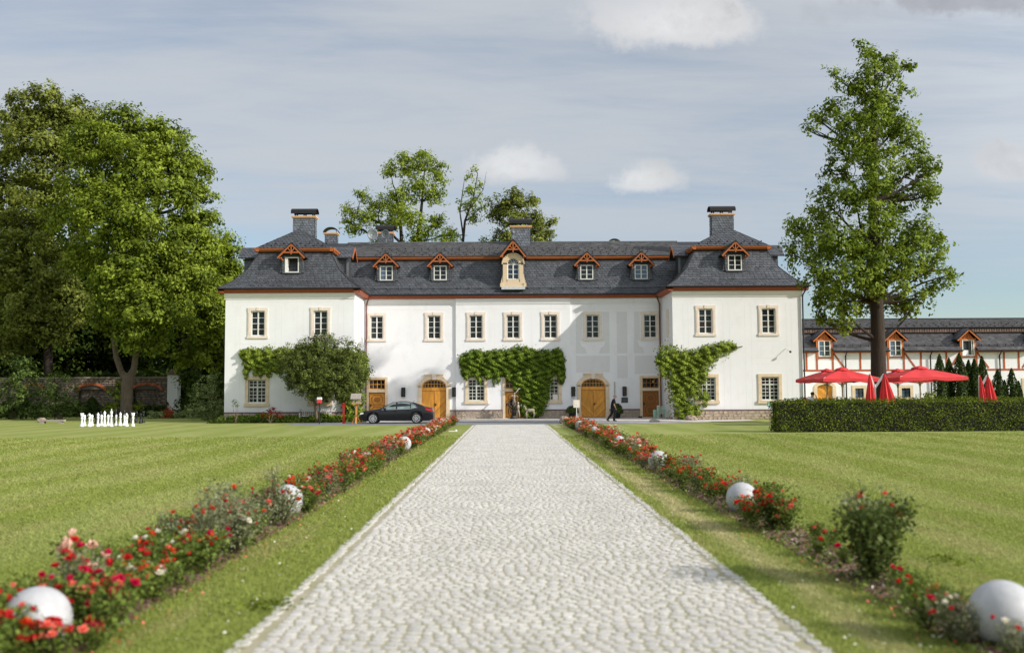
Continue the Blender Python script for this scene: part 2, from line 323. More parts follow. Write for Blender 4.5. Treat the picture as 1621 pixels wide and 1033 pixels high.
class MB:
    def __init__(s): s.v = []; s.f = []; s.m = []; s.cur = 0
    def add(s, vs, fs):
        b = len(s.v); s.v += [tuple(v) for v in vs]; s.f += [tuple(b + i for i in f) for f in fs]; s.m += [s.cur] * len(fs); return s
    def box(s, x0, x1, y0, y1, z0, z1):
        return s.add([(x0, y0, z0), (x1, y0, z0), (x1, y1, z0), (x0, y1, z0), (x0, y0, z1), (x1, y0, z1), (x1, y1, z1), (x0, y1, z1)],
                     [(0, 3, 2, 1), (4, 5, 6, 7), (0, 1, 5, 4), (1, 2, 6, 5), (2, 3, 7, 6), (3, 0, 4, 7)])
    def bar(s, a, b, w, h=None):
        a, b = Vector(a), Vector(b); d = (b - a).normalized(); h = h or w
        up = Vector((0, 0, 1)) if abs(d.z) < .95 else Vector((0, 1, 0))
        n = d.cross(up).normalized() * w / 2; u = n.cross(d).normalized() * h / 2
        vs = [p + i * n + j * u for p in (a, b) for i, j in ((-1, -1), (1, -1), (1, 1), (-1, 1))]
        return s.add(vs, [(0, 1, 2, 3), (7, 6, 5, 4), (0, 4, 5, 1), (1, 5, 6, 2), (2, 6, 7, 3), (3, 7, 4, 0)])
    def tube(s, pts, rad, n=8, cap=True):
        pts = [Vector(p) for p in pts]
        if isinstance(rad, (int, float)): rad = [rad] * len(pts)
        base = len(s.v); ref = None; rings = []
        for i, p in enumerate(pts):
            d = (pts[min(i + 1, len(pts) - 1)] - pts[max(i - 1, 0)]).normalized()
            if ref is None: ref = d.orthogonal().normalized()
            ref = (ref - ref.dot(d) * d)
            ref = ref.normalized() if ref.length > 1e-5 else d.orthogonal().normalized()
            q = d.cross(ref)
            rings.append([p + rad[i] * (math.cos(2 * PI * k / n) * ref + math.sin(2 * PI * k / n) * q) for k in range(n)])
        vs = [v for r in rings for v in r]; fs = []
        for i in range(len(pts) - 1):
            for k in range(n):
                k2 = (k + 1) % n; fs.append((i * n + k, i * n + k2, (i + 1) * n + k2, (i + 1) * n + k))
        if cap: fs.append(tuple(range(n))[::-1]); fs.append(tuple((len(pts) - 1) * n + k for k in range(n)))
        return s.add(vs, fs)
    def lathe(s, prof, c=(0, 0, 0), n=16):
        vs = []; fs = []; c = Vector(c)
        for r, z in prof:
            for k in range(n): vs.append(c + Vector((r * math.cos(2 * PI * k / n), r * math.sin(2 * PI * k / n), z)))
        for i in range(len(prof) - 1):
            for k in range(n):
                k2 = (k + 1) % n; fs.append((i * n + k, i * n + k2, (i + 1) * n + k2, (i + 1) * n + k))
        fs.append(tuple(range(n))[::-1]); fs.append(tuple((len(prof) - 1) * n + k for k in range(n)))
        return s.add(vs, fs)
    def prism(s, poly, y0, y1):
        """poly: (x,z) outline, extruded along y"""
        n = len(poly); vs = [(x, y0, z) for x, z in poly] + [(x, y1, z) for x, z in poly]
        return s.add(vs, [tuple(range(n)), tuple(range(2 * n - 1, n - 1, -1))] + [(i, i + n, (i + 1) % n + n, (i + 1) % n) for i in range(n)])
    def prismx(s, poly, x0, x1):
        n = len(poly); vs = [(x0, y, z) for y, z in poly] + [(x1, y, z) for y, z in poly]
        return s.add(vs, [tuple(range(n)), tuple(range(2 * n - 1, n - 1, -1))] + [(i, i + n, (i + 1) % n + n, (i + 1) % n) for i in range(n)])
    def quad(s, a, b, c, d): return s.add([a, b, c, d], [(0, 1, 2, 3)])
    def ico(s, c, r, seed=0, jit=.2, sc=(1, 1, 1), n=10, m=7):
        rr = random.Random(seed); vs = []; fs = []
        for i in range(m + 1):
            th = PI * i / m
            for k in range(n):
                q = r * (1 + rr.uniform(-jit, jit)); ph = 2 * PI * k / n
                vs.append((c[0] + q * math.sin(th) * math.cos(ph) * sc[0], c[1] + q * math.sin(th) * math.sin(ph) * sc[1], c[2] + q * math.cos(th) * sc[2]))
        for i in range(m):
            for k in range(n):
                k2 = (k + 1) % n; fs.append((i * n + k, (i + 1) * n + k, (i + 1) * n + k2, i * n + k2))
        return s.add(vs, fs)
    def mesh(s, name, mats, smooth=False):
        me = bpy.data.meshes.new(name); me.from_pydata(s.v, [], s.f)
        if not isinstance(mats, (list, tuple)): mats = [mats]
        for m in mats: me.materials.append(m)
        if len(mats) > 1: me.polygons.foreach_set('material_index', s.m)
        if smooth: me.polygons.foreach_set('use_smooth', [True] * len(s.f))
        me.update(); return me
    def build(s, name, mats, parent=None, world=False, smooth=False, loc=None):
        return link(name, s.mesh(name, mats, smooth), parent, world, loc)

def np_mesh(name, V, nper, mat, tone=None, smooth=False):
    """V: (N*nper,3) array; every nper verts one polygon"""
    n = len(V) // nper; me = bpy.data.meshes.new(name)
    me.vertices.add(n * nper); me.vertices.foreach_set('co', V.astype(np.float32).ravel())
    me.loops.add(n * nper); me.loops.foreach_set('vertex_index', np.arange(n * nper, dtype=np.int32))
    me.polygons.add(n); me.polygons.foreach_set('loop_start', np.arange(0, n * nper, nper, dtype=np.int32))
    if tone is not None:
        a = me.attributes.new('tone', 'FLOAT', 'POINT'); a.data.foreach_set('value', np.repeat(tone, nper).astype(np.float32))
    me.materials.append(mat); me.update(calc_edges=True); return me

def unit(a): return a / np.maximum(np.linalg.norm(a, axis=1, keepdims=True), 1e-9)
def leaf_quads(P, Nrm, size, rng, narrow=.55, droop=0.0):
    """rhombic leaves at P facing roughly Nrm"""
    n = len(P); size = np.broadcast_to(size, (n,))[:, None] * rng.uniform(.5, 1.5, (n, 1))
    R = rng.normal(size=(n, 3)); R[:, 2] -= droop
    T = unit(np.cross(np.cross(Nrm, R), Nrm)); S = np.cross(Nrm, T)
    c = narrow
    V = np.stack([P - T * size * .5, P + S * size * c * .5 + Nrm * size * .10, P + T * size * .5, P - S * size * c * .5 + Nrm * size * .10], 1)
    return V.reshape(-1, 3)

def crown_cloud(blobs, per_m2, clump_r, per_clump, leaf, rng, fill=.35, flat=.7, zmin=None):
    """blobs: (x,y,z,r). Leaf clumps on and inside the shells of overlapping blobs"""
    PP = []; NN = []; TT = []; C = []
    for (x, y, z, r) in blobs:
        k = max(3, int(per_m2 * 4 * PI * r * r * .5))
        d = unit(rng.normal(size=(k, 3)))
        rad = r * np.where(rng.random(k) < fill, rng.uniform(.25, .8, k), rng.uniform(.8, 1.08, k))[:, None]
        cc = np.array([x, y, z]) + d * rad * np.array([1, 1, .92]); C.append(cc)
        m = rng.poisson(per_clump, k) + 2
        idx = np.repeat(np.arange(k), m)
        o = unit(rng.normal(size=(len(idx), 3))) * (rng.random((len(idx), 1)) ** .45) * clump_r * rng.uniform(.6, 1.3, (k, 1))[idx]
        o[:, 2] *= flat
        axis = unit(d * .7 + rng.normal(size=(k, 3)) * .6 + np.array([0, 0, .15]))
        o += axis[idx] * (rng.uniform(-.75, 1.0, (len(idx), 1)) * clump_r * 1.0)
        p = cc[idx] + o
        nrm = unit(d[idx] * .55 + unit(o + 1e-6) * .5 + np.array([0, 0, .45]) + rng.normal(size=p.shape) * .45)
        PP.append(p); NN.append(nrm); TT.append(np.clip(rng.normal(.5, .2, k)[idx] + rng.normal(0, .18, len(idx)), 0, 1))
    P = np.concatenate(PP); Nn = np.concatenate(NN); T = np.concatenate(TT)
    if zmin is not None:
        k = P[:, 2] > zmin; P, Nn, T = P[k], Nn[k], T[k]
    return P, Nn, T, C

def bent(a, b, n=5, wob=.08, lift=.0, rnd=random):
    a, b = Vector(a), Vector(b); L = (b - a).length; pts = []
    j = Vector((rnd.uniform(-1, 1), rnd.uniform(-1, 1), rnd.uniform(-.5, .5))) * wob * L
    k = Vector((rnd.uniform(-1, 1), rnd.uniform(-1, 1), rnd.uniform(-.5, .5))) * wob * L * .5
    for i in range(n + 1):
        t = i / n; pts.append(a.lerp(b, t) + j * math.sin(PI * t) + k * math.sin(2 * PI * t) + Vector((0, 0, -lift * L * math.sin(PI * t))))
    return pts

def make_tree(name, base, trunk, blobs, label, cat, bark, leafm, group=None, per_m2=.9, clump_r=.8, per_clump=14, leaf=.24, seed=1,
              fill=.35, twigs=3, limb_r=.18, zmin=None, forks=None, crown_name='crown', flat=.7, minr=.02):
    rng = np.random.default_rng(seed); rnd = random.Random(seed)
    root = thing(name, base, label, cat, group)
    mb = MB(); pts = [Vector(p) for p, r in trunk]
    mb.tube([p for p, r in trunk], [r for p, r in trunk], 12)
    tr = mb.build('trunk', bark, root, True, True)
    P, N, T, C = crown_cloud(blobs, per_m2, clump_r, per_clump, leaf, rng, fill, flat, zmin)
    lb = MB(); 
    for fk in (forks or []): lb.tube([p for p, r in fk], [r for p, r in fk], 10)
    allp = pts + [Vector(p) for fk in (forks or []) for p, r in fk]
    allp = [p for p in allp if p.z > pts[0].z + (pts[-1].z - pts[0].z) * .22]
    for b, cc in zip(blobs, C):
        c = Vector(b[:3]); 
        cand = [p for p in allp if p.z < c.z - .1 * b[3]] or allp
        s = min(cand, key=lambda p: (p - c).length + .5 * max(0, p.z - c.z + .6 * (p.xy - c.xy).length))
        L = (c - s).length
        r0 = min(limb_r, max(minr * 2, .028 * L + .02 * b[3]))
        lb.tube(bent(s, c, 6, .07, .03, rnd), [r0 * (1 - .75 * i / 6) for i in range(7)], 6)
        for _ in range(twigs + int(b[3])):
            q = Vector(cc[rnd.randrange(len(cc))]); s2 = s.lerp(c, rnd.uniform(.6, 1))
            lb.tube(bent(s2, q, 3, .12, 0, rnd), [r0 * .3, r0 * .22, r0 * .14, minr * .5], 4)
    lb.build('branches', bark, root, True)
    me = np_mesh(crown_name, leaf_quads(P, N, leaf, rng), 4, leafm, T)
    link(crown_name, me, root, True)
    return root

# ------------------------------------------------------------------ ground, path, road
PX0, PX1 = -2.10, 2.40          # edges of the cobbled drive
PY0, PY1 = 2.0, 60.6
def grass_material(name='mown_grass', blades=False):
    m = bpy.data.materials.new(name); m.use_nodes = True; nt = m.node_tree; L = nt.links.new
    b = nt.nodes['Principled BSDF']; b.inputs['Roughness'].default_value = .75; b.inputs['Specular IOR Level'].default_value = .06
    tc = _n(nt, 'ShaderNodeTexCoord'); sp = _n(nt, 'ShaderNodeSeparateXYZ'); L(tc.outputs['Object'], sp.inputs[0])
    def noise(s, sc3, det=4, r=.55):
        mp = _n(nt, 'ShaderNodeMapping'); mp.inputs['Scale'].default_value = sc3; L(tc.outputs['Object'], mp.inputs[0])
        n = _n(nt, 'ShaderNodeTexNoise'); n.inputs['Scale'].default_value = s; n.inputs['Detail'].default_value = det; n.inputs['Roughness'].default_value = r
        L(mp.outputs[0], n.inputs['Vector']); return n.outputs[0]
    def M(op, a, c=None, clamp=False):
        q = _n(nt, 'ShaderNodeMath', operation=op); q.use_clamp = clamp
        for i, v in enumerate((a, c)):
            if v is None: continue
            if isinstance(v, (int, float)): q.inputs[i].default_value = v
            else: L(v, q.inputs[i])
        return q.outputs[0]
    def mix(f, a, c):
        q = _n(nt, 'ShaderNodeMix', data_type='RGBA'); L(f, q.inputs[0])
        for i, v in ((6, a), (7, c)):
            if isinstance(v, tuple): q.inputs[i].default_value = (*v, 1)
            else: L(v, q.inputs[i])
        return q.outputs[2]
    def ss(v, a, c):
        q = _n(nt, 'ShaderNodeMapRange', interpolation_type='SMOOTHSTEP'); L(v, q.inputs[0]); q.inputs[1].default_value = a; q.inputs[2].default_value = c; return q.outputs[0]
    wob = noise(.25, (1, .35, 1), 3)
    ph = M('ADD', M('MULTIPLY', sp.outputs[0], 2.6), M('MULTIPLY', wob, 11.0))
    st = ss(M('ADD', M('MULTIPLY', M('SINE', ph), .5), .5), .15, .85)
    # mower tracks are faint on the verges beside the drive
    ax_ = M('ABSOLUTE', sp.outputs[0]); far = ss(ax_, 3.6, 4.6)
    st = M('MULTIPLY', st, far)
    st = M('MULTIPLY', st, M('ADD', .35, M('MULTIPLY', noise(.4, (1, .25, 1), 3), 1.0)))
    base = mix(M('MULTIPLY', st, .52), (.245, .280, .068), (.385, .388, .160))
    big = ss(noise(.12, (1, .5, 1), 4), .40, .68)
    base = mix(M('MULTIPLY', big, .40), base, (.190, .246, .052))
    # dry yellow ground along the middle of the verge and in streaks on the lawn
    d = M('MULTIPLY', ss(noise(.9, (1.6, .28, 1), 5, .6), .50, .66), .55)
    base = mix(d, base, (.33, .30, .13))
    vr = M('ABSOLUTE', M('SUBTRACT', ax_, M('ADD', 2.65, M('MULTIPLY', noise(.6, (1, .5, 1), 3), .5)))); vd = M('SUBTRACT', 1.0, ss(vr, .05, .32))
    base = mix(M('MULTIPLY', M('MULTIPLY', M('MULTIPLY', vd, ss(sp.outputs[0], -1.0, 1.0)), ss(noise(.5, (1, .3, 1), 4), .34, .54)), .9), base, (.44, .39, .21))
    fine = noise(14, (1, .5, 1), 5, .7)
    base = mix(M('MULTIPLY', ss(fine, .35, .7), .30), base, (.195, .232, .056))
    tone = _n(nt, 'ShaderNodeAttribute', attribute_name='tone')
    if blades:
        v = M('ADD', .95, M('MULTIPLY', tone.outputs['Fac'], .6))
        s = _n(nt, 'ShaderNodeVectorMath', operation='SCALE'); L(base, s.inputs[0]); L(v, s.inputs['Scale']); base = s.outputs[0]
        L(base, b.inputs['Base Color'])
        out = [n for n in nt.nodes if n.type == 'OUTPUT_MATERIAL'][0]
        t = _n(nt, 'ShaderNodeBsdfTranslucent'); L(base, t.inputs[0]); ms = _n(nt, 'ShaderNodeMixShader'); ms.inputs[0].default_value = .42
        L(b.outputs[0], ms.inputs[1]); L(t.outputs[0], ms.inputs[2]); L(ms.outputs[0], out.inputs[0])
    else:
        L(base, b.inputs['Base Color'])
        bp = _n(nt, 'ShaderNodeBump'); bp.inputs['Strength'].default_value = .55; bp.inputs['Distance'].default_value = .05
        L(noise(30, (1, .6, 1), 6, .75), bp.inputs['Height']); L(bp.outputs[0], b.inputs['Normal'])
    return m
M_['grass'] = grass_material(); M_['blades'] = grass_material('grass_blades', True)
g = MB(); g.quad((-700, -300, 0), (700, -300, 0), (700, 900, 0), (-700, 900, 0))
tag(g.build('lawn', M_['grass']), kind='structure')

# forecourt: asphalt road and the lighter pavement at the house
mb = MB(); mb.add([(-14.2, 63.0, .004), (-12.5, 62.4, .004), (9, 62.4, .004), (11.4, 64.0, .004), (13.5, 65.6, .004), (13.5, 70.0, .004), (-10.0, 70.0, .004), (-14.2, 67.8, .004)], [tuple(range(8))])
tag(mb.build('road', M_['asphalt']), kind='structure')
mb = MB(); mb.box(-10.8, 11.75, 69.6, 75.75, -.1, .03); tag(mb.build('pavement', M_['pavement']), kind='structure')
mb = MB(); mb.add([(4.2, 64.6, .008), (9.5, 63.4, .008), (12.5, 64.9, .008), (17.0, 68.2, .008), (17.0, 70.7, .008), (4.9, 70.7, .008)], [tuple(range(6))])
tag(mb.build('side_pavement', M_['pavement']), kind='structure')

mb = MB(); mb.quad((PX0, PY0, .006), (PX1, PY0, .006), (PX1, PY1 + 1.8, .006), (PX0, PY1 + 1.8, .006))
path = tag(mb.build('cobbled_path', M_['sand']), kind='structure')
def cobble_mesh(seed, w, d, h=.018, n=8):
    rr = random.Random(seed); mb = MB(); low = []; mid = []; top = []
    for k in range(n):
        a = 2 * PI * (k + .5) / n; ca, sa = math.cos(a), math.sin(a)
        q = 1 / max(abs(ca), abs(sa)) ** .82 * .5
        q *= rr.uniform(.93, 1.03)
        low.append((ca * q * w, sa * q * d, -.01)); mid.append((ca * q * w * .97, sa * q * d * .97, h * .6)); top.append((ca * q * w * .84, sa * q * d * .84, h))
    vs = low + mid + top; fs = []
    for a in (0, 1):
        for k in range(n): fs.append((a * n + k, a * n + (k + 1) % n, (a + 1) * n + (k + 1) % n, (a + 1) * n + k))
    fs.append(tuple(2 * n + k for k in range(n)))
    return vs, fs
COB = [cobble_mesh(i, 1, 1) for i in range(10)]
stones = []   # x, y, w, d, rot
cw, cd = .118, .120
rng = random.Random(5)
y = PY0
row = 0
while y < PY1 + 1.4:
    n = int((PX1 - PX0 - .42) / cw); off = rng.uniform(-.4, .4) * cw
    x = PX0 + .13 + rng.uniform(0, .35) * cw
    while x < PX1 - .20:
        w = cw * rng.uniform(.72, 1.32)
        t = (x - PX0 - .15) / (PX1 - PX0 - .3)
        wave = .08 * abs(math.sin(PI * t * 3.5))              # segmental arcs across the drive
        slope = .08 * math.cos(PI * t * 3.5) * math.copysign(1, math.sin(PI * t * 3.5)) * PI * 3.5 / 4.2
        stones.append((x + w / 2, y + wave + rng.uniform(-.018, .018), w * rng.uniform(.90, .96), cd * rng.uniform(.84, .95), math.atan(slope) * .9 + rng.uniform(-.14, .14)))
        x += w
    y += cd; row += 1
edge = []
for sx in (-1, 1):
    y = PY0
    while y < PY1:
        l = rng.uniform(.17, .27); edge.append(((PX0 + .02 if sx < 0 else PX1 - .02) + rng.uniform(-.02, .02), y + l / 2, .13 * rng.uniform(.85, 1.15), l * .93, rng.uniform(-.05, .05))); y += l
def place_stones(lst, name, mat, near, h):
    lst = sorted(lst, key=lambda s: s[1]); 
    vis = [s for s in lst if s[1] > 7.2]; hid = [s for s in lst if s[1] <= 7.2 and s[1] > 6.2]
    meshes = []
    for vs, fs in COB:
        mb = MB(); mb.add([(a, b, c / .018) for a, b, c in vs], fs); meshes.append(mb.mesh(name, mat))
    for i, (x, y, w, d, r) in enumerate(vis[:near]):
        o = link(name, meshes[i % 10], path); o.location = (x, y, .006); o.rotation_euler = (rng.uniform(-.02, .02), rng.uniform(-.02, .02), r); o.scale = (w, d, h * rng.uniform(.8, 1.15))
    rest = vis[near:] + hid; C6 = [cobble_mesh(40 + i, 1, 1, n=6) for i in range(10)]
    V = []; Fc = []
    for i, (x, y, w, d, r) in enumerate(rest):
        vs, fs = C6[i % 10]; c, s_ = math.cos(r), math.sin(r); b = len(V); hh = h * rng.uniform(.8, 1.15) / .018
        tx, ty = rng.uniform(-.03, .03), rng.uniform(-.03, .03)
        V += [(x + c * a * w - s_ * bb * d, y + s_ * a * w + c * bb * d, .006 + z * hh + (a * tx * w + bb * ty * d if z > 0 else 0)) for a, bb, z in vs]
        Fc += [tuple(b + k for k in f) for f in fs]
    me = bpy.data.meshes.new(name + '_field'); me.from_pydata(V, [], Fc); me.materials.append(mat); me.update()
    tag(link('far_' + name + 's', me, path), kind='stuff')
place_stones(stones, 'cobblestone', M_['cobble'], 300, .006)
place_stones(edge, 'edging_stone', M_['edging'], 300, .010)

# flower beds
def bed(name, x0, x1, y0, y1, seed):
    rr = random.Random(seed); mb = MB(); L_ = []; R_ = []; n = 110
    for i in range(n + 1):
        y = y0 + (y1 - y0) * i / n
        L_.append((x0 + rr.uniform(-.06, .06), y, .012)); R_.append((x1 + rr.uniform(-.06, .06), y, .012))
    vs = L_ + [((x0 + x1) / 2, l[1], .05) for l in L_] + R_
    N = n + 1
    mb.add(vs, [(k * N + i, (k + 1) * N + i, (k + 1) * N + i + 1, k * N + i + 1) for k in (0, 1) for i in range(n)])
    b = tag(mb.build(name, M_['mulch']), kind='structure')
    # bark chips
    rg = np.random.default_rng(seed); k = 9000
    yy = 5 + (y1 - 5) * rg.random(k) ** 2.2; P = np.stack([rg.uniform(x0 - .05, x1 + .05, k), yy, .02 + .035 * rg.random(k)], 1)
    Nn = unit(rg.normal(size=(k, 3)) * .5 + np.array([0, 0, 1.]))
    me = np_mesh('bark_chip', leaf_quads(P, Nn, .035 + .0008 * yy, rg, .5), 4, M_['mulch'])
    tag(link('bark_chips', me, b), kind='stuff')
    return b
LB = (-4.00, -3.26); RB = (3.46, 4.16)
bed('left_flower_bed', LB[0], LB[1], 3.0, 62.0, 3)
bed('right_flower_bed', RB[0], RB[1], 3.0, 62.0, 4)

# grass blades: one mass, thinning with distance
def grass():
    rg = np.random.default_rng(21); N = 560000
    D = 6.8 * (46 / 6.8) ** (rg.random(N) ** .85); X = rg.uniform(-1, 1, N) * (.55 * D + 1.2)
    e = rg.normal(size=N) * .035 + .03 * np.sin(D * 3.1) * np.sin(D * 1.3 + X)
    ok = ((X + e < PX0 + .0) | (X + e > PX1 - .0)) & ((X + e < LB[0] + .02) | (X + e > LB[1] - .02)) & ((X + e < RB[0] + .02) | (X + e > RB[1] - .02))
    X = X[ok]; D = D[ok]; n = len(X)
    # tufts: gather blades
    h = (.018 + .0007 * D) * rg.uniform(.6, 1.5, n); w = (.0030 + .00042 * D) * rg.uniform(.7, 1.3, n)
    edge_ = (np.abs(X - PX0) < .14) | (np.abs(X - PX1) < .14) | (np.abs(X - LB[0]) < .1) | (np.abs(X - LB[1]) < .1) | (np.abs(X - RB[0]) < .1) | (np.abs(X - RB[1]) < .1)
    h[edge_] *= 1.5
    a = rg.uniform(0, 2 * PI, n); lean = rg.normal(size=(n, 2)) * .85
    B = np.stack([X, D, np.zeros(n)], 1); S = np.stack([np.cos(a) * w, np.sin(a) * w, np.zeros(n)], 1)
    T = B + np.stack([lean[:, 0] * h, lean[:, 1] * h, h], 1)
    V = np.stack([B - S, B + S, T], 1).reshape(-1, 3)
    me = np_mesh('grass', V, 3, M_['blades'], rg.random(n)); tag(link('grass', me), kind='stuff', label='short mown green grass with dry streaks')
grass()
# clover and weed tufts standing out of the lawn
def weeds():
    rg = np.random.default_rng(8); P = []; 
    for (px, py, D) in [(1500, 885, 11.5), (1210, 775, 20), (1235, 772, 20.5), (430, 945, 9.4), (405, 948, 9.3), (1330, 845, 13.8), ]:
        c = at(px, py, D); k = 90
        q = np.array([c.x, c.y, .02]) + rg.normal(size=(k, 3)) * np.array([.16, .16, .012]); P.append(q)
    P = np.concatenate(P); Nn = unit(rg.normal(size=P.shape) * .5 + np.array([0, 0, 1.]))
    tag(link('weed_leaves', np_mesh('weeds', leaf_quads(P, Nn, .055, rg), 4, G['tree'], rg.random(len(P)) * .5)), kind='stuff', label='small leafy weed patches in the mown lawn')
weeds()

# ------------------------------------------------------------------ slates
def slates(mb, a, b, c, d, row=.22, w=.28, lift=.034, rs=None, shape=0):
    """a,b lower edge ends, c,d upper edge ends (c over b, d over a); every slate its own tilted piece"""
    rs = rs or random.Random(3)
    a, b, c, d = map(Vector, (a, b, c, d)); H_ = ((d + c) / 2 - (a + b) / 2).length; n = max(1, round(H_ / row))
    nrm = (b - a).cross(d - a).normalized()
    vs = []; fs = []
    for i in range(n):
        t = i / n; t2 = min(1.0, (i + 1.25) / n)
        l, r = a.lerp(d, t), b.lerp(c, t); lu, ru = a.lerp(d, t2), b.lerp(c, t2)
        Ln = (r - l).length; k = max(1, round(Ln / w)); e = (r - l).normalized(); up = ((lu + ru) / 2 - (l + r) / 2)
        up = up - up.dot(e) * e
        offs = .5 * (i % 2)
        sw = Ln / k
        for j in range(-1, k + 1):
            x0 = (j + offs) * sw + rs.uniform(-.01, .01); x1 = x0 + sw * .96
            # clip to the patch outline at this row
            lo_top = (lu - l).dot(e); hi_top = Ln + (ru - r).dot(e)
            x0c, x1c = max(x0, 0), min(x1, Ln)
            if x1c - x0c < .05: continue
            u0, u1 = max(x0c, lo_top), min(x1c, hi_top)
            if u1 - u0 < .02: u0 = u1 = min(max((x0c + x1c) / 2, lo_top), max(hi_top, lo_top))
            lf = lift * rs.uniform(.7, 1.3); bb = len(vs)
            pt = .30 if shape == 0 else .05
            P0 = l + e * x0c + up * pt * .5 + nrm * lf; P1 = l + e * x1c + up * pt * .5 + nrm * lf
            PB = l + e * (x0c + (x1c - x0c) * (.66 if shape == 0 else .5)) + nrm * lf - up * .04
            U0 = l + e * u0 + up + nrm * .003; U1 = l + e * u1 + up + nrm * .003
            vs += [P0, PB, P1, U1, U0, P0 - nrm * lf, PB - nrm * lf, P1 - nrm * lf]
            fs += [(bb, bb + 1, bb + 2, bb + 3, bb + 4), (bb + 5, bb + 6, bb + 1, bb), (bb + 6, bb + 7, bb + 2, bb + 1)]
    mb.add(vs, fs)

# profile of the flared lower roofs: (inset from the eave, height)
PROF = [(0, 9.46), (.72, 10.02), (1.45, 10.95), (2.05, 12.30)]
def roof_y(z, y0):                                        # depth of the slope at height z
    for (i0, z0), (i1, z1) in zip(PROF, PROF[1:]):
        if z <= z1: return y0 + i0 + (i1 - i0) * (z - z0) / (z1 - z0)
    return y0 + PROF[-1][0]
YM, YW = 75.8, 70.8               # wall planes of the middle and of the wings
EM, EW = 75.25, 70.3              # their eaves
XC = .47
house = thing('manor_house', (XC, 73.0, 0), 'long white manor house with two projecting wings and slate mansard roofs', 'building')

def wall_grid(mb, x0, x1, z0, z1, y, holes, depth=.30, thick=.5):
    """front face at y with rectangular openings and their reveals"""
    xs = sorted({x0, x1, *[h[0] for h in holes], *[h[1] for h in holes]}); zs = sorted({z0, z1, *[h[2] for h in holes], *[h[3] for h in holes]})
    for i in range(len(xs) - 1):
        for j in range(len(zs) - 1):
            cx, cz = (xs[i] + xs[i + 1]) / 2, (zs[j] + zs[j + 1]) / 2
            if any(h[0] < cx < h[1] and h[2] < cz < h[3] for h in holes): continue
            mb.quad((xs[i], y, zs[j]), (xs[i + 1], y, zs[j]), (xs[i + 1], y, zs[j + 1]), (xs[i], y, zs[j + 1]))
    for (a, b, c, d) in holes:
        mb.quad((a, y, c), (a, y, d), (a, y + depth, d), (a, y + depth, c)); mb.quad((b, y, d), (b, y, c), (b, y + depth, c), (b, y + depth, d))
        mb.quad((a, y, d), (b, y, d), (b, y + depth, d), (a, y + depth, d)); mb.quad((a, y + depth, c), (b, y + depth, c), (b, y, c), (a, y, c))

UPW = [XC + d for d in (-10.40, -6.02, -2.82, 0, 2.85, 6.07, 10.47)]
GATES = [-5.56, 6.53]; SDOORS = [-9.89, 10.90]; GWIN = [-2.34, 3.27]
UZ0, UZ1 = 6.11, 7.88; UHW = .49
GZ0, GZ1 = 1.40, 3.02; GHW = .62
LWX = [-17.73, -13.27]; RWX = [14.18, 18.68]
RIS = (-3.90, 4.85); YR = YM - .12
def uh(x): return (x - UHW, x + UHW, UZ0, UZ1)
def gh(x): return (x - GHW, x + GHW, GZ0, GZ1)
holesL = [uh(UPW[0]), uh(UPW[1])] + [(GATES[0] - .93, GATES[0] + .93, .08, 3.02)] + [(SDOORS[0] - .62, SDOORS[0] + .62, .08, 3.04)]
holesC = [uh(UPW[i]) for i in (2, 3, 4)] + [gh(x) for x in GWIN] + [(XC - .62, XC + .62, .08, 3.04)]
holesR = [uh(UPW[5]), uh(UPW[6])] + [(GATES[1] - .93, GATES[1] + .93, .08, 3.02)] + [(SDOORS[1] - .62, SDOORS[1] + .62, .08, 3.04)]
mb = MB()
wall_grid(mb, -10.88, RIS[0], 0, 9.3, YM, [h for h in holesL]); 
wall_grid(mb, RIS[0], RIS[1], 0, 9.3, YR, holesC)
wall_grid(mb, RIS[1], 11.82, 0, 9.3, YM, holesR)
for x in RIS: mb.quad((x, YR, 0), (x, YM, 0), (x, YM, 9.3), (x, YR, 9.3))
mb.build('wall', M_['plaster'], house, True)
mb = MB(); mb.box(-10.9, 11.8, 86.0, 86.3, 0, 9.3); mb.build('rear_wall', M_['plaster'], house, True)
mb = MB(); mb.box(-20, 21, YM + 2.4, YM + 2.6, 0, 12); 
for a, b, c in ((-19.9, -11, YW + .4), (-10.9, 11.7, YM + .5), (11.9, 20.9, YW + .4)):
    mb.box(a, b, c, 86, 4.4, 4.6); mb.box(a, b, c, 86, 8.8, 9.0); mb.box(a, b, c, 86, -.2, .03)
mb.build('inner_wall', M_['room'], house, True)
for nm, (x0, x1), wx in (('wing_wall', (-20.05, -10.88), LWX), ('wing_wall', (11.82, 21.05), RWX)):
    mb = MB(); wall_grid(mb, x0, x1, 0, 9.3, YW, [uh(x) for x in wx] + [gh(x) for x in wx])
    side = x1 if x0 < 0 else x0
    mb.quad((x0, YW, 0), (x0, 86, 0), (x0, 86, 9.3), (x0, YW, 9.3)); mb.quad((x1, YW, 0), (x1, 86, 0), (x1, 86, 9.3), (x1, YW, 9.3)); mb.quad((x0, 86, 0), (x1, 86, 0), (x1, 86, 9.3), (x0, 86, 9.3))
    mb.build(nm, M_['plaster'], house, True)
# purple-brown line above the plinths, small pipes painted in the corner
mb = MB()
for a, b, y in [(-10.86, -10.72, YM), (-9.0, -6.85, YM), (-4.35, RIS[0], YM), (RIS[0], -.35, YR), (1.3, RIS[1], YR), (RIS[1], 5.3, YM), (7.75, 10.1, YM), (-20.06, -10.87, YW), (11.81, 21.06, YW)]:
    MB().box(a, b, y - .05, y + .02, .62, .71).build('plinth_band', M_['darkline'], house, True)
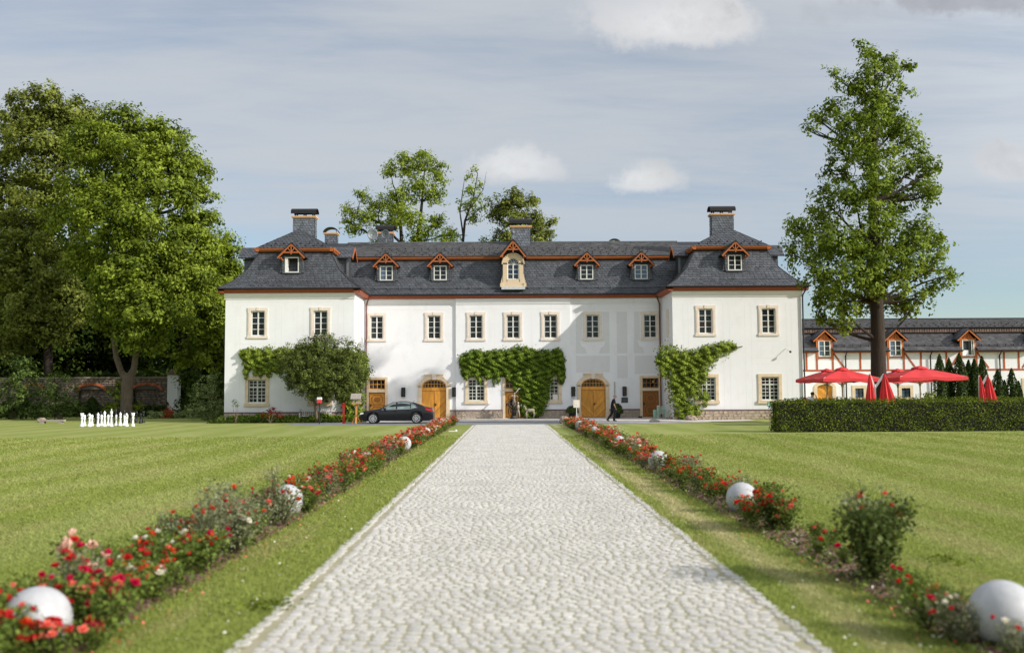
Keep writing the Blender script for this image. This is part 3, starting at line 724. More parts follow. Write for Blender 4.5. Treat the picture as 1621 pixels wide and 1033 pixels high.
# rubble plinths, stone by stone
SV = []
for i in range(7):
    rr = random.Random(i + 50); q = MB(); n = 7; lo = []; hi = []
    for k in range(n):
        a = 2 * PI * (k + .5) / n; s = .5 / max(abs(math.cos(a)), abs(math.sin(a))) ** .8 * rr.uniform(.9, 1.02)
        lo.append((math.cos(a) * s, 0, math.sin(a) * s)); hi.append((math.cos(a) * s * .78, -1 + rr.uniform(-.2, .2), math.sin(a) * s * .78))
    q.add(lo + hi, [tuple(n + k for k in range(n))] + [(k, (k + 1) % n, n + (k + 1) % n, n + k) for k in range(n)])
    SV.append(q)
def stone_meshes(mat): return [q.mesh('stone', mat) for q in SV]
SM1, SM2 = stone_meshes(M_['stone']), stone_meshes(M_['stonew'])
def rubble(parent, segs, z0, z1, rows, wavg, meshes, seed):
    rr = random.Random(seed)
    for (x0, x1, y) in segs:
        zs = [z0]; 
        for r in range(rows): zs.append(zs[-1] + (z1 - z0) / rows * rr.uniform(.8, 1.2))
        k = (z1 - z0) / (zs[-1] - z0); zs = [z0 + (z - z0) * k for z in zs]
        for r in range(rows):
            x = x0
            while x < x1 - .03:
                w = min(wavg * rr.uniform(.55, 1.6), x1 - x); 
                if x1 - x - w < .08: w = x1 - x
                hh = zs[r + 1] - zs[r]
                o = link('stone', meshes[rr.randrange(7)], parent, False)
                o.location = (x + w / 2, y, (zs[r] + zs[r + 1]) / 2 + rr.uniform(-.02, .02)); o.scale = (w * rr.uniform(.9, 1.02), .04 + rr.uniform(0, .035), hh * rr.uniform(.78, 1.08)); o.rotation_euler = (0, rr.uniform(-.14, .14), 0)
                x += w
mb = MB(); segs = [(-9.0, -6.85, YM), (-4.35, RIS[0], YM), (RIS[0], -.37, YR), (1.3, RIS[1], YR), (RIS[1], 5.3, YM), (7.75, 10.1, YM)]
for k_, (a, b, y) in enumerate(segs):
    pl = MB().box(a, b, y - .035, y + .01, 0, .62).build('plinth', M_['mortar'], house, True); rubble(pl, [(a, b, y)], .0, .62, 5, .30, SM1, 6 + 10 * k_)
mb = MB(); segw = [(11.82, 21.05, YW)]; mb.box(11.82, 21.05, YW - .035, YW + .01, 0, .62)
pl = mb.build('plinth', M_['mortar'], house, True); rubble(pl, segw, .0, .62, 3, .40, SM2, 7)
mb = MB(); mb.box(-20.05, -10.88, YW - .035, YW + .01, 0, .62)
pl = mb.build('plinth', M_['mortar'], house, True); rubble(pl, [(-20.05, -10.88, YW)], .0, .62, 3, .40, SM2, 8)

# painted grey fields and fine lines of the old facade decoration
def fline(*a): MB().box(*a).build('painted_line', M_['fine_line'], house, True)
def field(x0, x1, z0, z1, y): MB().box(x0, x1, y - .006, y + .01, z0, z1).build('painted_field', M_['panel'], house, True)
def vline(x, z0, z1, y): fline(x - .010, x + .010, y - .003, y + .01, z0, z1)
def hline(x0, x1, z, y): fline(x0, x1, y - .003, y + .01, z - .010, z + .010)
def scallop(xc, y, z0):                                     # the lighter apron under an upper window is left free
    for s in (-1, 1):
        MB().prism([(xc + s * .45, z0), (xc + s * 1.28, z0), (xc + s * 1.28, z0 + .95), (xc + s * 1.0, z0 + .95), (xc + s * .85, z0 + .55), (xc + s * .62, z0 + .45)], y - .006, y + .01).build('painted_field', M_['panel'], house, True)
for gx, ux in ((GATES[1], UPW[5]), ):
    field(ux - 1.28, ux - .78, 5.9, 8.1, YM); field(ux + .78, ux + 1.28, 5.9, 8.1, YM); scallop(ux, YM, 4.93); field(ux - 1.28, ux + 1.28, 3.5, 4.75, YM)
for s, ux in ((1, UPW[6]), ):
    field(ux - s * 1.22 if s > 0 else ux + .8, ux - .8 if s > 0 else ux + 1.22, 5.9, 8.1, YM)
    a, b = sorted((ux - s * 1.22, ux + s * .75)); field(a, b, 3.35, 4.75, YM); scallop(ux, YM, 4.93) if s > 0 else None
for a, b in ((8.38, 9.18), ):
    field(a, b, 4.93, 8.1, YM); field(a, b, 3.05 if a > 0 else 3.0, 4.75, YM)
for x in [XC - 1.42, XC + 1.42]: vline(x, 4.9, 8.3, YR)
hline(-3.7, 4.7, 8.35, YR); hline(-10.6, -4.0, 8.35, YM); hline(5.0, 11.6, 8.35, YM)
for (a, b), wx in (((-20.05, -10.88), LWX), ((11.82, 21.05), RWX)):
    for x in wx:
        vline(x - 1.25, .72, 8.3, YW); vline(x + 1.25, .72, 8.3, YW); hline(x - 1.25, x + 1.25, 5.55, YW)
        hline(x - 1.25, x + 1.25, 3.95, YW); hline(x - 1.25, x + 1.25, 4.35, YW)
    hline(a + .3, b - .3, 8.55, YW)
    vline(a + .75, .72, 8.3, YW); vline(b - .75, .72, 8.3, YW); vline((wx[0] + wx[1]) / 2 - .55, .72, 8.3, YW); vline((wx[0] + wx[1]) / 2 + .55, .72, 8.3, YW)
# moulded plaster cornice under the eaves
mb = MB()
def mould(x0, x1, y): mb.prismx([(y + .02, 8.72), (y - .05, 8.74), (y - .05, 8.80), (y - .13, 8.95), (y - .20, 9.05), (y - .20, 9.14), (y + .02, 9.14)], x0, x1)
mould(-10.88, RIS[0], YM); mould(RIS[0] - .0, RIS[1], YR); mould(RIS[1], 11.82, YM); mould(-20.1, -10.83, YW); mould(11.77, 21.1, YW)
mb.build('plaster_cornice', M_['plaster'], house, True)

# ------------------------------------------------------------------ windows and doors (local prototypes, wall plane at y=0)
def upper_window(curtain=None, flowers=False):
    w = MB(); W, H = UHW, UZ1 - UZ0
    w.box(-W, W, .10, .17, 0, .07); w.box(-W, W, .10, .17, H - .07, H); w.box(-W, -W + .07, .10, .17, .07, H - .07); w.box(W - .07, W, .10, .17, .07, H - .07)
    w.box(-.045, .045, .09, .16, .07, H - .07)
    r = w.build('window', M_['white_wood'])
    b = MB(); hs = (H - .14) / 4
    for i in (1, 2, 3): b.box(-W + .07, -.045, .11, .145, .07 + hs * i - .018, .07 + hs * i + .018); b.box(.045, W - .07, .11, .145, .07 + hs * i - .018, .07 + hs * i + .018)
    b.build('glazing_bar', M_['white_wood'], r)
    pm_ = MB().box(-.5, .5, 0, .008, -.5, .5).mesh('pane', M_['glass'])
    for i in range(4):
        for s in (-1, 1):
            o = link('pane', pm_, r); pw = W - .115; o.scale = (pw, 1, hs - .036); o.location = (s * (.045 + pw / 2), .125, .07 + hs * (i + .5))
            o.rotation_euler = (random.uniform(-.02, .03), 0, random.uniform(-.02, .02))
    s = MB(); t = .22
    for (a, b_, c, d) in ((-W - t, -W, -.02, H + .02), (W, W + t, -.02, H + .02)): s.box(a, b_, -.05, .12, c, d)
    s.box(-W - t - .02, W + t + .02, -.055, .12, H + .02, H + .23); s.box(-W - t - .04, W + t + .04, -.075, .12, -.19, -.02)
    s.build('stone_surround', M_['sandpink'], r)
    s = MB(); 
    for sx in (-1, 1): s.box(sx * (W + .11) - .06, sx * (W + .11) + .06, -.062, .0, .1, H - .1)
    s.box(-.1, .1, -.085, 0, H + .03, H + .26)
    s.build('surround_relief', M_['sandpink'], r)
    if curtain:
        c = MB()
        for sx in (-1, 1):
            for k in range(7):
                x0 = sx * (W - .02 - k * .045); 
                c.quad((x0, .24 + .03 * (k % 2), H), (x0 - sx * .045, .24 + .03 * ((k + 1) % 2), H), (sx * (W - .02 - (k + 1) * .022), .24 + .03 * ((k + 1) % 2), .05), (sx * (W - .02 - k * .022), .24 + .03 * (k % 2), .05))
        c.build('curtain', M_[curtain], r)
    if flowers:
        f = MB(); rr = random.Random(2)
        for x in (-.3, -.22, .2, .3, .1): f.lathe([(.03, 0), (.05, .05), (.035, .1), (.02, .12)], (x, .22, .07), 6); f.ico((x, .22, .24), .06, rr.randrange(99), .4, n=6, m=4)
        f.build('sill_ornament', M_['curtainw'], r)
    return r
def ground_window():
    w = MB(); W, H = GHW, GZ1 - GZ0; T = 1.06
    w.box(-W, W, .10, .17, 0, .07); w.box(-W, W, .10, .17, H - .07, H); w.box(-W, -W + .07, .10, .17, .07, H - .07); w.box(W - .07, W, .10, .17, .07, H - .07)
    w.box(-.05, .05, .09, .16, .07, H - .07); w.box(-W + .07, -.05, .09, .16, T, T + .10); w.box(.05, W - .07, .09, .16, T, T + .10)
    r = w.build('window', M_['palegreen_wood'])
    b = MB()
    for s in (-1, 1):
        xm = s * (W - .07 + .05) / 2; b.box(xm - .016, xm + .016, .11, .145, .07, T); b.box(xm - .016, xm + .016, .11, .145, T + .10, H - .07)
        for i in (1, 2, 3):
            z = .07 + (T - .07) / 4 * i; lo, hi = sorted((s * .05, s * (W - .07))); b.box(lo, hi, .112, .143, z - .016, z + .016)
        z = (T + .10 + H - .07) / 2; b.box(lo, hi, .112, .143, z - .016, z + .016)
    b.build('glazing_bar', M_['white_wood'], r)
    pm_ = MB().box(-.5, .5, 0, .008, -.5, .5).mesh('pane', M_['glass'])
    for s in (-1, 1):
        for z0, z1 in ((.07, T), (T + .10, H - .07)):
            o = link('pane', pm_, r); o.scale = (W - .12, 1, z1 - z0); o.location = (s * (W - .02) / 2, .127, (z0 + z1) / 2)
    s = MB(); t = .22
    for (a, b_) in ((-W - t, -W), (W, W + t)): s.box(a, b_, -.06, .12, -.02, H + .02)
    s.box(-W - t - .01, W + t + .01, -.065, .12, H + .02, H + .24); s.box(-W - t - .05, W + t + .05, -.12, .12, -.24, -.02)
    s.build('stone_surround', M_['sandstone'], r)
    return r
def inst(proto, x, y, z, name=None, parent=house):
    o = copy_tree(proto, parent, (x, y, z), world=True)
    return o
p0 = upper_window(); p1 = upper_window('curtain'); p2 = upper_window('curtainw'); p3 = upper_window(None, True)
for x, p in zip(UPW, (p2, p3, p1, p3, p3, p0, p2)):
    inst(p, x, YR if RIS[0] < x < RIS[1] else YM, UZ0)
for x, p in zip(LWX + RWX, (p1, p1, p1, p1)): inst(p, x, YW, UZ0)
gw = ground_window()
for x in GWIN: inst(gw, x, YR, GZ0)
for x in LWX + RWX: inst(gw, x, YW, GZ0 - .04)
for p in (p0, p1, p2, p3, gw): drop(p)
# narrow upper windows in the inner wing flanks, seen edge-on
mb = MB(); mb.box(-10.9, -10.82, 72.4, 73.2, 6.0, 8.0); mb.box(11.76, 11.84, 72.4, 73.2, 6.0, 8.0); mb.box(11.76, 11.84, 72.3, 73.3, 1.1, 3.1); mb.build('flank_window', M_['sandpink'], house, True)

def arch_pts(hw, z0, rise, n=14, flat=.0):
    """three-centred arch outline from right springing to left"""
    pts = []
    for i in range(n + 1):
        a = PI * i / n; pts.append((math.cos(a) * hw, z0 + rise * math.sin(a) ** .85))
    return pts
def gate():
    hw, zs, zt = .93, 2.36, 3.02
    root = MB(); root.box(-hw, hw, .17, .21, .10, 2.20); root.box(-hw, hw, .13, .22, 2.20, 2.38); r = root.build('gate', M_['door'])
    for s in (-1, 1):                                       # leaves of slanting boards
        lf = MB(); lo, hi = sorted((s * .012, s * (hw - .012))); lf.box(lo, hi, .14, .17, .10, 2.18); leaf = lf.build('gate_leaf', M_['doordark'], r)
    pk = MB(); step = .17; n = 22
    for s in (-1, 1):
        for k in range(-8, n):
            z = .10 + k * step
            # board centre line rises towards the outside, clipped to the leaf
            poly = [(.03, z), (.03, z + step * .84), (hw - .03, z + step * .84 + (hw - .06)), (hw - .03, z + (hw - .06))]
            def clip(poly, zmin, zmax):
                for lim, sg in ((zmin, 1), (zmax, -1)):
                    out = []
                    for i in range(len(poly)):
                        p, q = poly[i], poly[(i + 1) % len(poly)]; fp, fq = sg * (p[1] - lim) >= 0, sg * (q[1] - lim) >= 0
                        if fp: out.append(p)
                        if fp != fq: t = (lim - p[1]) / (q[1] - p[1]); out.append((p[0] + (q[0] - p[0]) * t, lim))
                    poly = out
                    if len(poly) < 3: return []
                return poly
            pc = clip(poly, .14, 2.14)
            if len(pc) > 2: pk.prism([(s * x, zz) for x, zz in pc], .120, .142)
    tag(pk.build('boarding', M_['door'], r), kind='stuff')
    hd = MB(); hd.box(.05, .11, .09, .12, 1.0, 1.22); hd.bar((.08, .08, 1.12), (.26, .08, 1.12), .03); hd.build('handle', M_['iron'], r)
    f = MB(); f.box(-hw, hw, .12, .2, 2.38, 2.42)
    ring = arch_pts(hw - .02, 2.42, .58); inn = arch_pts(hw - .09, 2.42, .51)
    for (a, b, c, d) in zip(ring, ring[1:], inn[1:], inn): f.prism([a, b, c, d], .12, .19)
    for k in range(-3, 4):
        x = k * .23; z = 2.42 + .51 * max(0, 1 - (x / (hw - .09)) ** 2) ** .45; f.box(x - .016, x + .016, .135, .17, 2.42, z)
    f.box(-hw + .05, hw - .05, .14, .165, 2.66, 2.69); f.build('fanlight_grille', M_['door'], r)
    g_ = MB(); g_.prism(arch_pts(hw - .05, 2.40, .55), .165, .172); g_.build('pane', M_['glass'], r)
    # sandstone surround with a raised shouldered arch and keystone
    s = MB()
    for sx in (-1, 1):
        lo, hi = sorted((sx * hw, sx * (hw + .27))); s.box(lo, hi, -.09, .17, .55, 2.55)
        lo, hi = sorted((sx * (hw - .02), sx * (hw + .32))); s.box(lo, hi, -.13, .17, 0, .55); s.box(lo, hi, -.12, .10, 2.52, 2.62)
    inn = arch_pts(hw - .01, 2.40, .62, 18)
    out = []
    for (x, z) in inn:
        t = x / hw
        if abs(t) > .80: out.append((math.copysign(hw + .26, t), min(2.80, 2.45 + .4 * (1 - (abs(t) - .8) / .2))))
        elif abs(t) > .52: out.append((math.copysign(.62 + (abs(t) - .52) / .28 * (hw + .20 - .62), t), 3.28 - (abs(t) - .52) / .28 * .48))
        else: out.append((t / .52 * .66, 3.36))
    for (a, b, c, d) in zip(inn, inn[1:], out[1:], out): s.prism([a, d, c, b], -.09, .17)
    s.prism([(-.72, 3.34), (.72, 3.34), (.76, 3.42), (-.76, 3.42)], -.13, .1)
    s.build('stone_surround', M_['sandstone'], r)
    s = MB(); s.prism([(-.13, 3.0), (.13, 3.0), (.17, 3.45), (-.17, 3.45)], -.16, .1)
    ribo = [(x * 1.10, 2.40 + (z - 2.40) * 1.16) for x, z in inn]; ribi = [(x * 1.05, 2.40 + (z - 2.40) * 1.09) for x, z in inn]
    for (a, b, c, d) in zip(ribi, ribi[1:], ribo[1:], ribo): s.prism([a, d, c, b], -.115, .0)
    s.build('surround_relief', M_['sandpink'], r)
    return r
def side_door(dark=False):
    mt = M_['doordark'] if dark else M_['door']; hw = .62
    r = MB().box(-hw, hw, .16, .22, .06, 2.06).build('door', mt)
    q = MB()
    def octa(cz, w, h, y0, y1, t=.05):
        o = [(-w, -h * .5), (-w * .6, -h), (w * .6, -h), (w, -h * .5), (w, h * .5), (w * .6, h), (-w * .6, h), (-w, h * .5)]
        for i in range(8):
            a, b = o[i], o[(i + 1) % 8]; f = 1 - t / w
            q.prism([(a[0], cz + a[1]), (b[0], cz + b[1]), (b[0] * f, cz + b[1] * f), (a[0] * f, cz + a[1] * f)], y0, y1)
        q.prism([(x * .55, cz + z * .55) for x, z in o], y0 + .01, y1)
    octa(1.52, .42, .34, .125, .165); octa(.60, .42, .38, .125, .165)
    for a, b in ((-hw, -hw + .07), (hw - .07, hw)): q.box(a, b, .14, .17, .06, 2.06)
    q.box(-hw + .07, hw - .07, .14, .17, .06, .13); q.box(-hw + .07, hw - .07, .14, .17, 1.99, 2.06); q.box(-hw + .07, hw - .07, .142, .17, 1.06, 1.11)
    q.build('door_panel', M_['moulding'] if dark else M_['doordark'], r)  # relief coloured darker than its door, painting in the shade of the grooves
    MB().box(-.52, -.46, .10, .14, .98, 1.2).bar((-.49, .1, 1.12), (-.36, .1, 1.12), .025).build('handle', M_['iron'], r)
    t = MB(); t.box(-hw, hw, .12, .19, 2.30, 2.36); t.box(-hw, hw, .12, .19, 2.98, 3.04); t.box(-hw, -hw + .06, .12, .19, 2.36, 2.98); t.box(hw - .06, hw, .12, .19, 2.36, 2.98)
    for x in (-.30, 0, .30): t.box(x - .02, x + .02, .13, .17, 2.36, 2.98)
    t.box(-hw + .06, hw - .06, .13, .17, 2.65, 2.69); t.build('transom_window', mt, r)
    MB().box(-hw + .05, hw - .05, .148, .156, 2.35, 2.99).build('pane', M_['glass'], r)
    c = MB(); 
    for k in range(6): c.quad((-.5 + k * .07, .26 + .03 * (k % 2), 2.3), (-.43 + k * .07, .26 + .03 * ((k + 1) % 2), 2.3), (-.43 + k * .07, .26 + .03 * ((k + 1) % 2), 3.0), (-.5 + k * .07, .26 + .03 * (k % 2), 3.0))
    c.build('curtain', M_['curtainw'], r)
    s = MB()
    for sx in (-1, 1): lo, hi = sorted((sx * hw, sx * (hw + .20))); s.box(lo, hi, -.06, .16, 0, 3.05)
    s.box(-hw - .2, hw + .2, -.065, .16, 3.05, 3.22); s.box(-hw, hw, -.04, .2, 2.07, 2.29); s.box(-hw, hw, -.1, .16, -.0, .06)
    s.build('stone_surround', M_['sandstone'], r)
    return r
gt = gate()
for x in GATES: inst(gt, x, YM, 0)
drop(gt)
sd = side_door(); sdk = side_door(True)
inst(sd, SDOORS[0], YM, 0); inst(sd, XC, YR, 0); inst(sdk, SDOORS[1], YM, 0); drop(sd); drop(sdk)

# ------------------------------------------------------------------ roofs
def patch(mbb, mbs, a, b, c, d, **k):
    mbb.quad(a, b, c, d); slates(mbs, a, b, c, d, **k)
def flared(mbb, mbs, x0, x1, y0, depth_back, rs, sides=('front',)):
    """lower mansard: rectangle x0..x1, front eave y0, back eave depth_back, hips on the corners"""
    for (i0, z0), (i1, z1) in zip(PROF, PROF[1:]):
        k = 1.2                                               # side hips run in a little further than the front
        F0 = [(x0 + i0 * k, y0 + i0, z0), (x1 - i0 * k, y0 + i0, z0)]; F1 = [(x0 + i1 * k, y0 + i1, z1), (x1 - i1 * k, y0 + i1, z1)]
        B0 = [(x0 + i0 * k, depth_back - i0, z0), (x1 - i0 * k, depth_back - i0, z0)]; B1 = [(x0 + i1 * k, depth_back - i1, z1), (x1 - i1 * k, depth_back - i1, z1)]
        patch(mbb, mbs, F0[0], F0[1], F1[1], F1[0], rs=rs)
        patch(mbb, mbs, B0[0], F0[0], F1[0], B1[0], rs=rs); patch(mbb, mbs, F0[1], B0[1], B1[1], F1[1], rs=rs)
        mbb.quad(B0[1], B0[0], B1[0], B1[1])
def snow_dots(mb, x0, x1, y0, z0, y1, z1, rows=3, step=.55, rs=None):
    for r in range(rows):
        t = (r + .6) / (rows + 3.0); x = x0 + (r % 2) * step / 2
        while x < x1: mb.box(x - .03, x + .03, y0 + (y1 - y0) * t - .09, y0 + (y1 - y0) * t + .05, z0 + (z1 - z0) * t + .01, z0 + (z1 - z0) * t + .09); x += step * rs.uniform(.85, 1.15)
rs = random.Random(12)
base = MB(); sl = MB()
for (i0, z0), (i1, z1) in zip(PROF, PROF[1:]):                # middle range, front slope
    patch(base, sl, (-12.2, EM + i0, z0), (13.2, EM + i0, z0), (13.2, EM + i1, z1), (-12.2, EM + i1, z1), rs=rs)
RY, RZ = 81.0, 14.25; UY = EM + 1.78
base.quad((-16, UY, 12.60), (17, UY, 12.60), (17, RY, RZ), (-16, RY, RZ)); base.quad((-16, RY, RZ), (17, RY, RZ), (17, 86.6, 12.4), (-16, 86.6, 12.4)); base.quad((-12, 86.6, 12.4), (13, 86.6, 12.4), (13, 87, 9.4), (-12, 87, 9.4))
sl2 = MB(); slates(sl2, (-12.9, UY, 12.60), (13.9, UY, 12.60), (13.9, RY, RZ), (-12.9, RY, RZ), rs=rs, row=.22, w=.30, shape=1)
roof = base.build('roof', M_['slatebase'], house, True)
tag(sl.build('lower_slates', M_['slate'], roof, False), kind='stuff'); tag(sl2.build('upper_slates', M_['slatepale'], roof, False), kind='stuff')
sn = MB(); snow_dots(sn, -10.2, 11.2, UY, 12.60, RY, RZ, 4, .6, rs); tag(sn.build('snow_stops', M_['iron'], roof), kind='stuff')
rd = MB(); rd.tube([(-13, RY, RZ + .03), (14, RY, RZ + .03)], .06, 6); rd.build('ridge_cap', M_['lead'], roof)
sg = MB()
x = -10.0
while x < 11.2:
    zz = 9.95; yy = roof_y(zz, EM); sg.box(x - .02, x + .02, yy - .16, yy + .05, zz - .05, zz + .12); x += .9
for z_ in (10.0, 10.1): sg.tube([(-10.2, roof_y(9.95, EM) - .13, z_), (11.3, roof_y(9.95, EM) - .13, z_)], .018, 5)
sg.build('snow_rail', M_['lead'], roof)
# orange boards: upper cornice and eaves
ob = MB()
ob.prismx([(UY + .35, 12.34), (UY + .12, 12.34), (UY + .08, 12.40), (UY + .02, 12.43), (UY - .02, 12.55), (UY + .35, 12.58)], -12.6, 13.6)
ob.build('upper_cornice', M_['orange'], house, True)
ob = MB(); ob.prismx([(YM - .05, 9.14), (EM + .16, 9.16), (EM + .10, 9.26), (EM + .02, 9.30), (EM + .02, 9.40), (YM - .05, 9.40)], -10.9, 11.8); ob.build('eaves_board', M_['redbrown'], house, True)
gu = MB(); gu.tube([(-10.4, EM - .04, 9.42), (11.4, EM - .04, 9.42)], .065, 8); gu.build('gutter', M_['iron'], house, True)

WINGS = [(-20.52, -10.40, -15.46), (11.36, 21.50, 16.50)]
for (x0, x1, xa) in WINGS:
    base = MB(); sl = MB(); flared(base, sl, x0, x1, EW, 86.5, rs)
    r = base.build('wing_roof', M_['slatebase'], house, True); tag(sl.build('lower_slates', M_['slate'], r), kind='stuff')
    ins = 2.25; fx0, fx1, fy = x0 + ins, x1 - ins, EW + 1.82; AY = 73.6; AZ = 14.18
    base = MB(); sl = MB()
    F0, F1, A, Bk = (fx0, fy, 12.58), (fx1, fy, 12.58), (xa, AY, AZ), (xa, 82.5, AZ)
    base.add([F0, F1, A, Bk, (fx0, 84.5, 12.58), (fx1, 84.5, 12.58)], [(0, 1, 2), (0, 2, 3, 4), (1, 5, 3, 2), (4, 3, 5)])
    slates(sl, F0, F1, (xa + .01, AY, AZ), (xa - .01, AY, AZ), rs=rs)
    slates(sl, F1, (fx1, 82.5, 12.58), Bk, A, rs=rs); slates(sl, (fx0, 82.5, 12.58), F0, A, Bk, rs=rs)
    r2 = base.build('wing_upper_roof', M_['slatebase'], house, True); tag(sl.build('upper_slates', M_['slate'], r2), kind='stuff')
    sn = MB(); 
    for rr_, t in enumerate((.10, .22)):
        xx = fx0 + .5 + rr_ * .25
        while xx < fx1 - .5:
            sn.box(xx - .03, xx + .03, fy + (AY - fy) * t - .08, fy + (AY - fy) * t + .03, 12.58 + (AZ - 12.58) * t + .02, 12.58 + (AZ - 12.58) * t + .10); xx += .62
    tag(sn.build('snow_stops', M_['iron'], r2), kind='stuff')
    hp = MB()
    for P in (F0, F1): hp.tube([P, A], .035, 5)
    hp.tube([A, Bk], .035, 5)
    hp.build('ridge_cap', M_['iron'], r2)
    hp = MB(); k = 1.2
    for sx in (0, 1):
        hp.tube([((x0 + i * k) if sx == 0 else (x1 - i * k), EW + i, z + .02) for i, z in PROF], .035, 5)
    hp.build('hip_cap', M_['iron'], r)
    ob = MB()
    prof = [(.0, 12.33), (-.20, 12.33), (-.24, 12.41), (-.30, 12.44), (-.34, 12.56), (0, 12.60)]
    ob.prismx([(fy + .22 + a, z) for a, z in prof], fx0 - .1, fx1 + .1)
    for xx, s in ((fx0 + .22, 1), (fx1 - .22, -1)):
        ob.prism([(xx + s * a, z) for a, z in prof], fy - .1, 84)
    ob.build('upper_cornice', M_['orange'], house, True)
    wx0, wx1 = (-20.05, -10.88) if x0 < 0 else (11.82, 21.05)
    prof = [(0, 9.14), (-.32, 9.16), (-.38, 9.26), (-.44, 9.30), (-.44, 9.42), (0, 9.42)]
    ob = MB(); ob.prismx([(YW + a, z) for a, z in prof], wx0 - .44, wx1 + .44)
    ob.prism([(wx0 + a, z) for a, z in prof], YW - .44, 86); ob.prism([(wx1 - a, z) for a, z in prof], YW - .44, 86)
    ob.build('eaves_board', M_['redbrown'], house, True)
    gu = MB(); gu.tube([(x0, EW - .05, 9.44), (x1, EW - .05, 9.44)], .06, 8); gu.tube([(x1 + .04 if x0 < 0 else x0 - .04, EW - .05, 9.44), (x1 + .04 if x0 < 0 else x0 - .04, 75.2, 9.44)], .06, 8)
    if x0 > 0: gu.tube([(x1 + .04, EW - .05, 9.44), (x1 + .04, 84, 9.44)], .06, 8)
    gu.build('gutter', M_['iron'], house, True)
    # cross-roof with a gable at either end above the mansard
    a, b = (-20.15, -11.55) if x0 < 0 else (12.60, 20.9)
    base = MB(); sl = MB(); y0_, y1_, y2_ = 74.2, 75.4, 76.6
    base.prismx([(y0_, 12.16), (y1_, 13.10), (y2_, 12.16), (y2_, 12.10), (y1_, 13.03), (y0_, 12.10)], a, b)
    slates(sl, (a, y0_, 12.17), (b, y0_, 12.17), (b, y1_, 13.11), (a, y1_, 13.11), rs=rs)
    r3 = base.build('cross_roof', M_['slatebase'], house, True); tag(sl.build('slates', M_['slate'], r3), kind='stuff')
    w = MB(); w.prismx([(y0_ + .35, 9.8), (y0_ + .35, 12.2), (y1_, 12.95), (y2_ - .35, 12.2), (y2_ - .35, 9.8)], a + .42, b - .42); cw_ = w.build('cross_roof_cheek', M_['slatebase'], house, True)
    sl = MB(); slates(sl, (a + .42, y0_ + .34, 9.8), (b - .42, y0_ + .34, 9.8), (b - .42, y0_ + .34, 12.15), (a + .42, y0_ + .34, 12.15), rs=rs, row=.2, w=.22); tag(sl.build('slates', M_['slate'], cw_), kind='stuff')
    t = MB(); xx = b - .42 if x0 < 0 else a + .42; t.box(xx - .07, xx + .07, y0_ + .22, y0_ + .36, 10.2, 12.1); t.build('corner_board', M_['lead'], house, True)
    t = MB(); xx = b + .01 if x0 < 0 else a - .03
    for s in (0, 1): 
        ya = y0_ - .03 if s == 0 else y2_ + .03; t.bar((xx, ya, 12.05), (xx, y1_, 13.02), .04, .16)
    t.build('bargeboard', M_['orange'], house, True)

def downpipe(x, y, ztop, side, ye):
    mb = MB(); mb.tube([(x + side * .45, ye, ztop), (x + side * .42, ye + .05, ztop - .25), (x + side * .1, y - .12, ztop - .55), (x, y - .10, ztop - .75), (x, y - .10, .1)], .055, 8)
    mb.tube([(x + side * .45, ye, ztop + .06), (x + side * .45, ye, ztop - .12)], [.13, .07], 8); return mb.build('downpipe', M_['copper'] if x < 15 else M_['iron'], house, True)
downpipe(-10.72, YM, 9.42, .6, EM); downpipe(11.66, YM, 9.42, -.6, EM); downpipe(21.12, YW, 9.42, .35, EW)

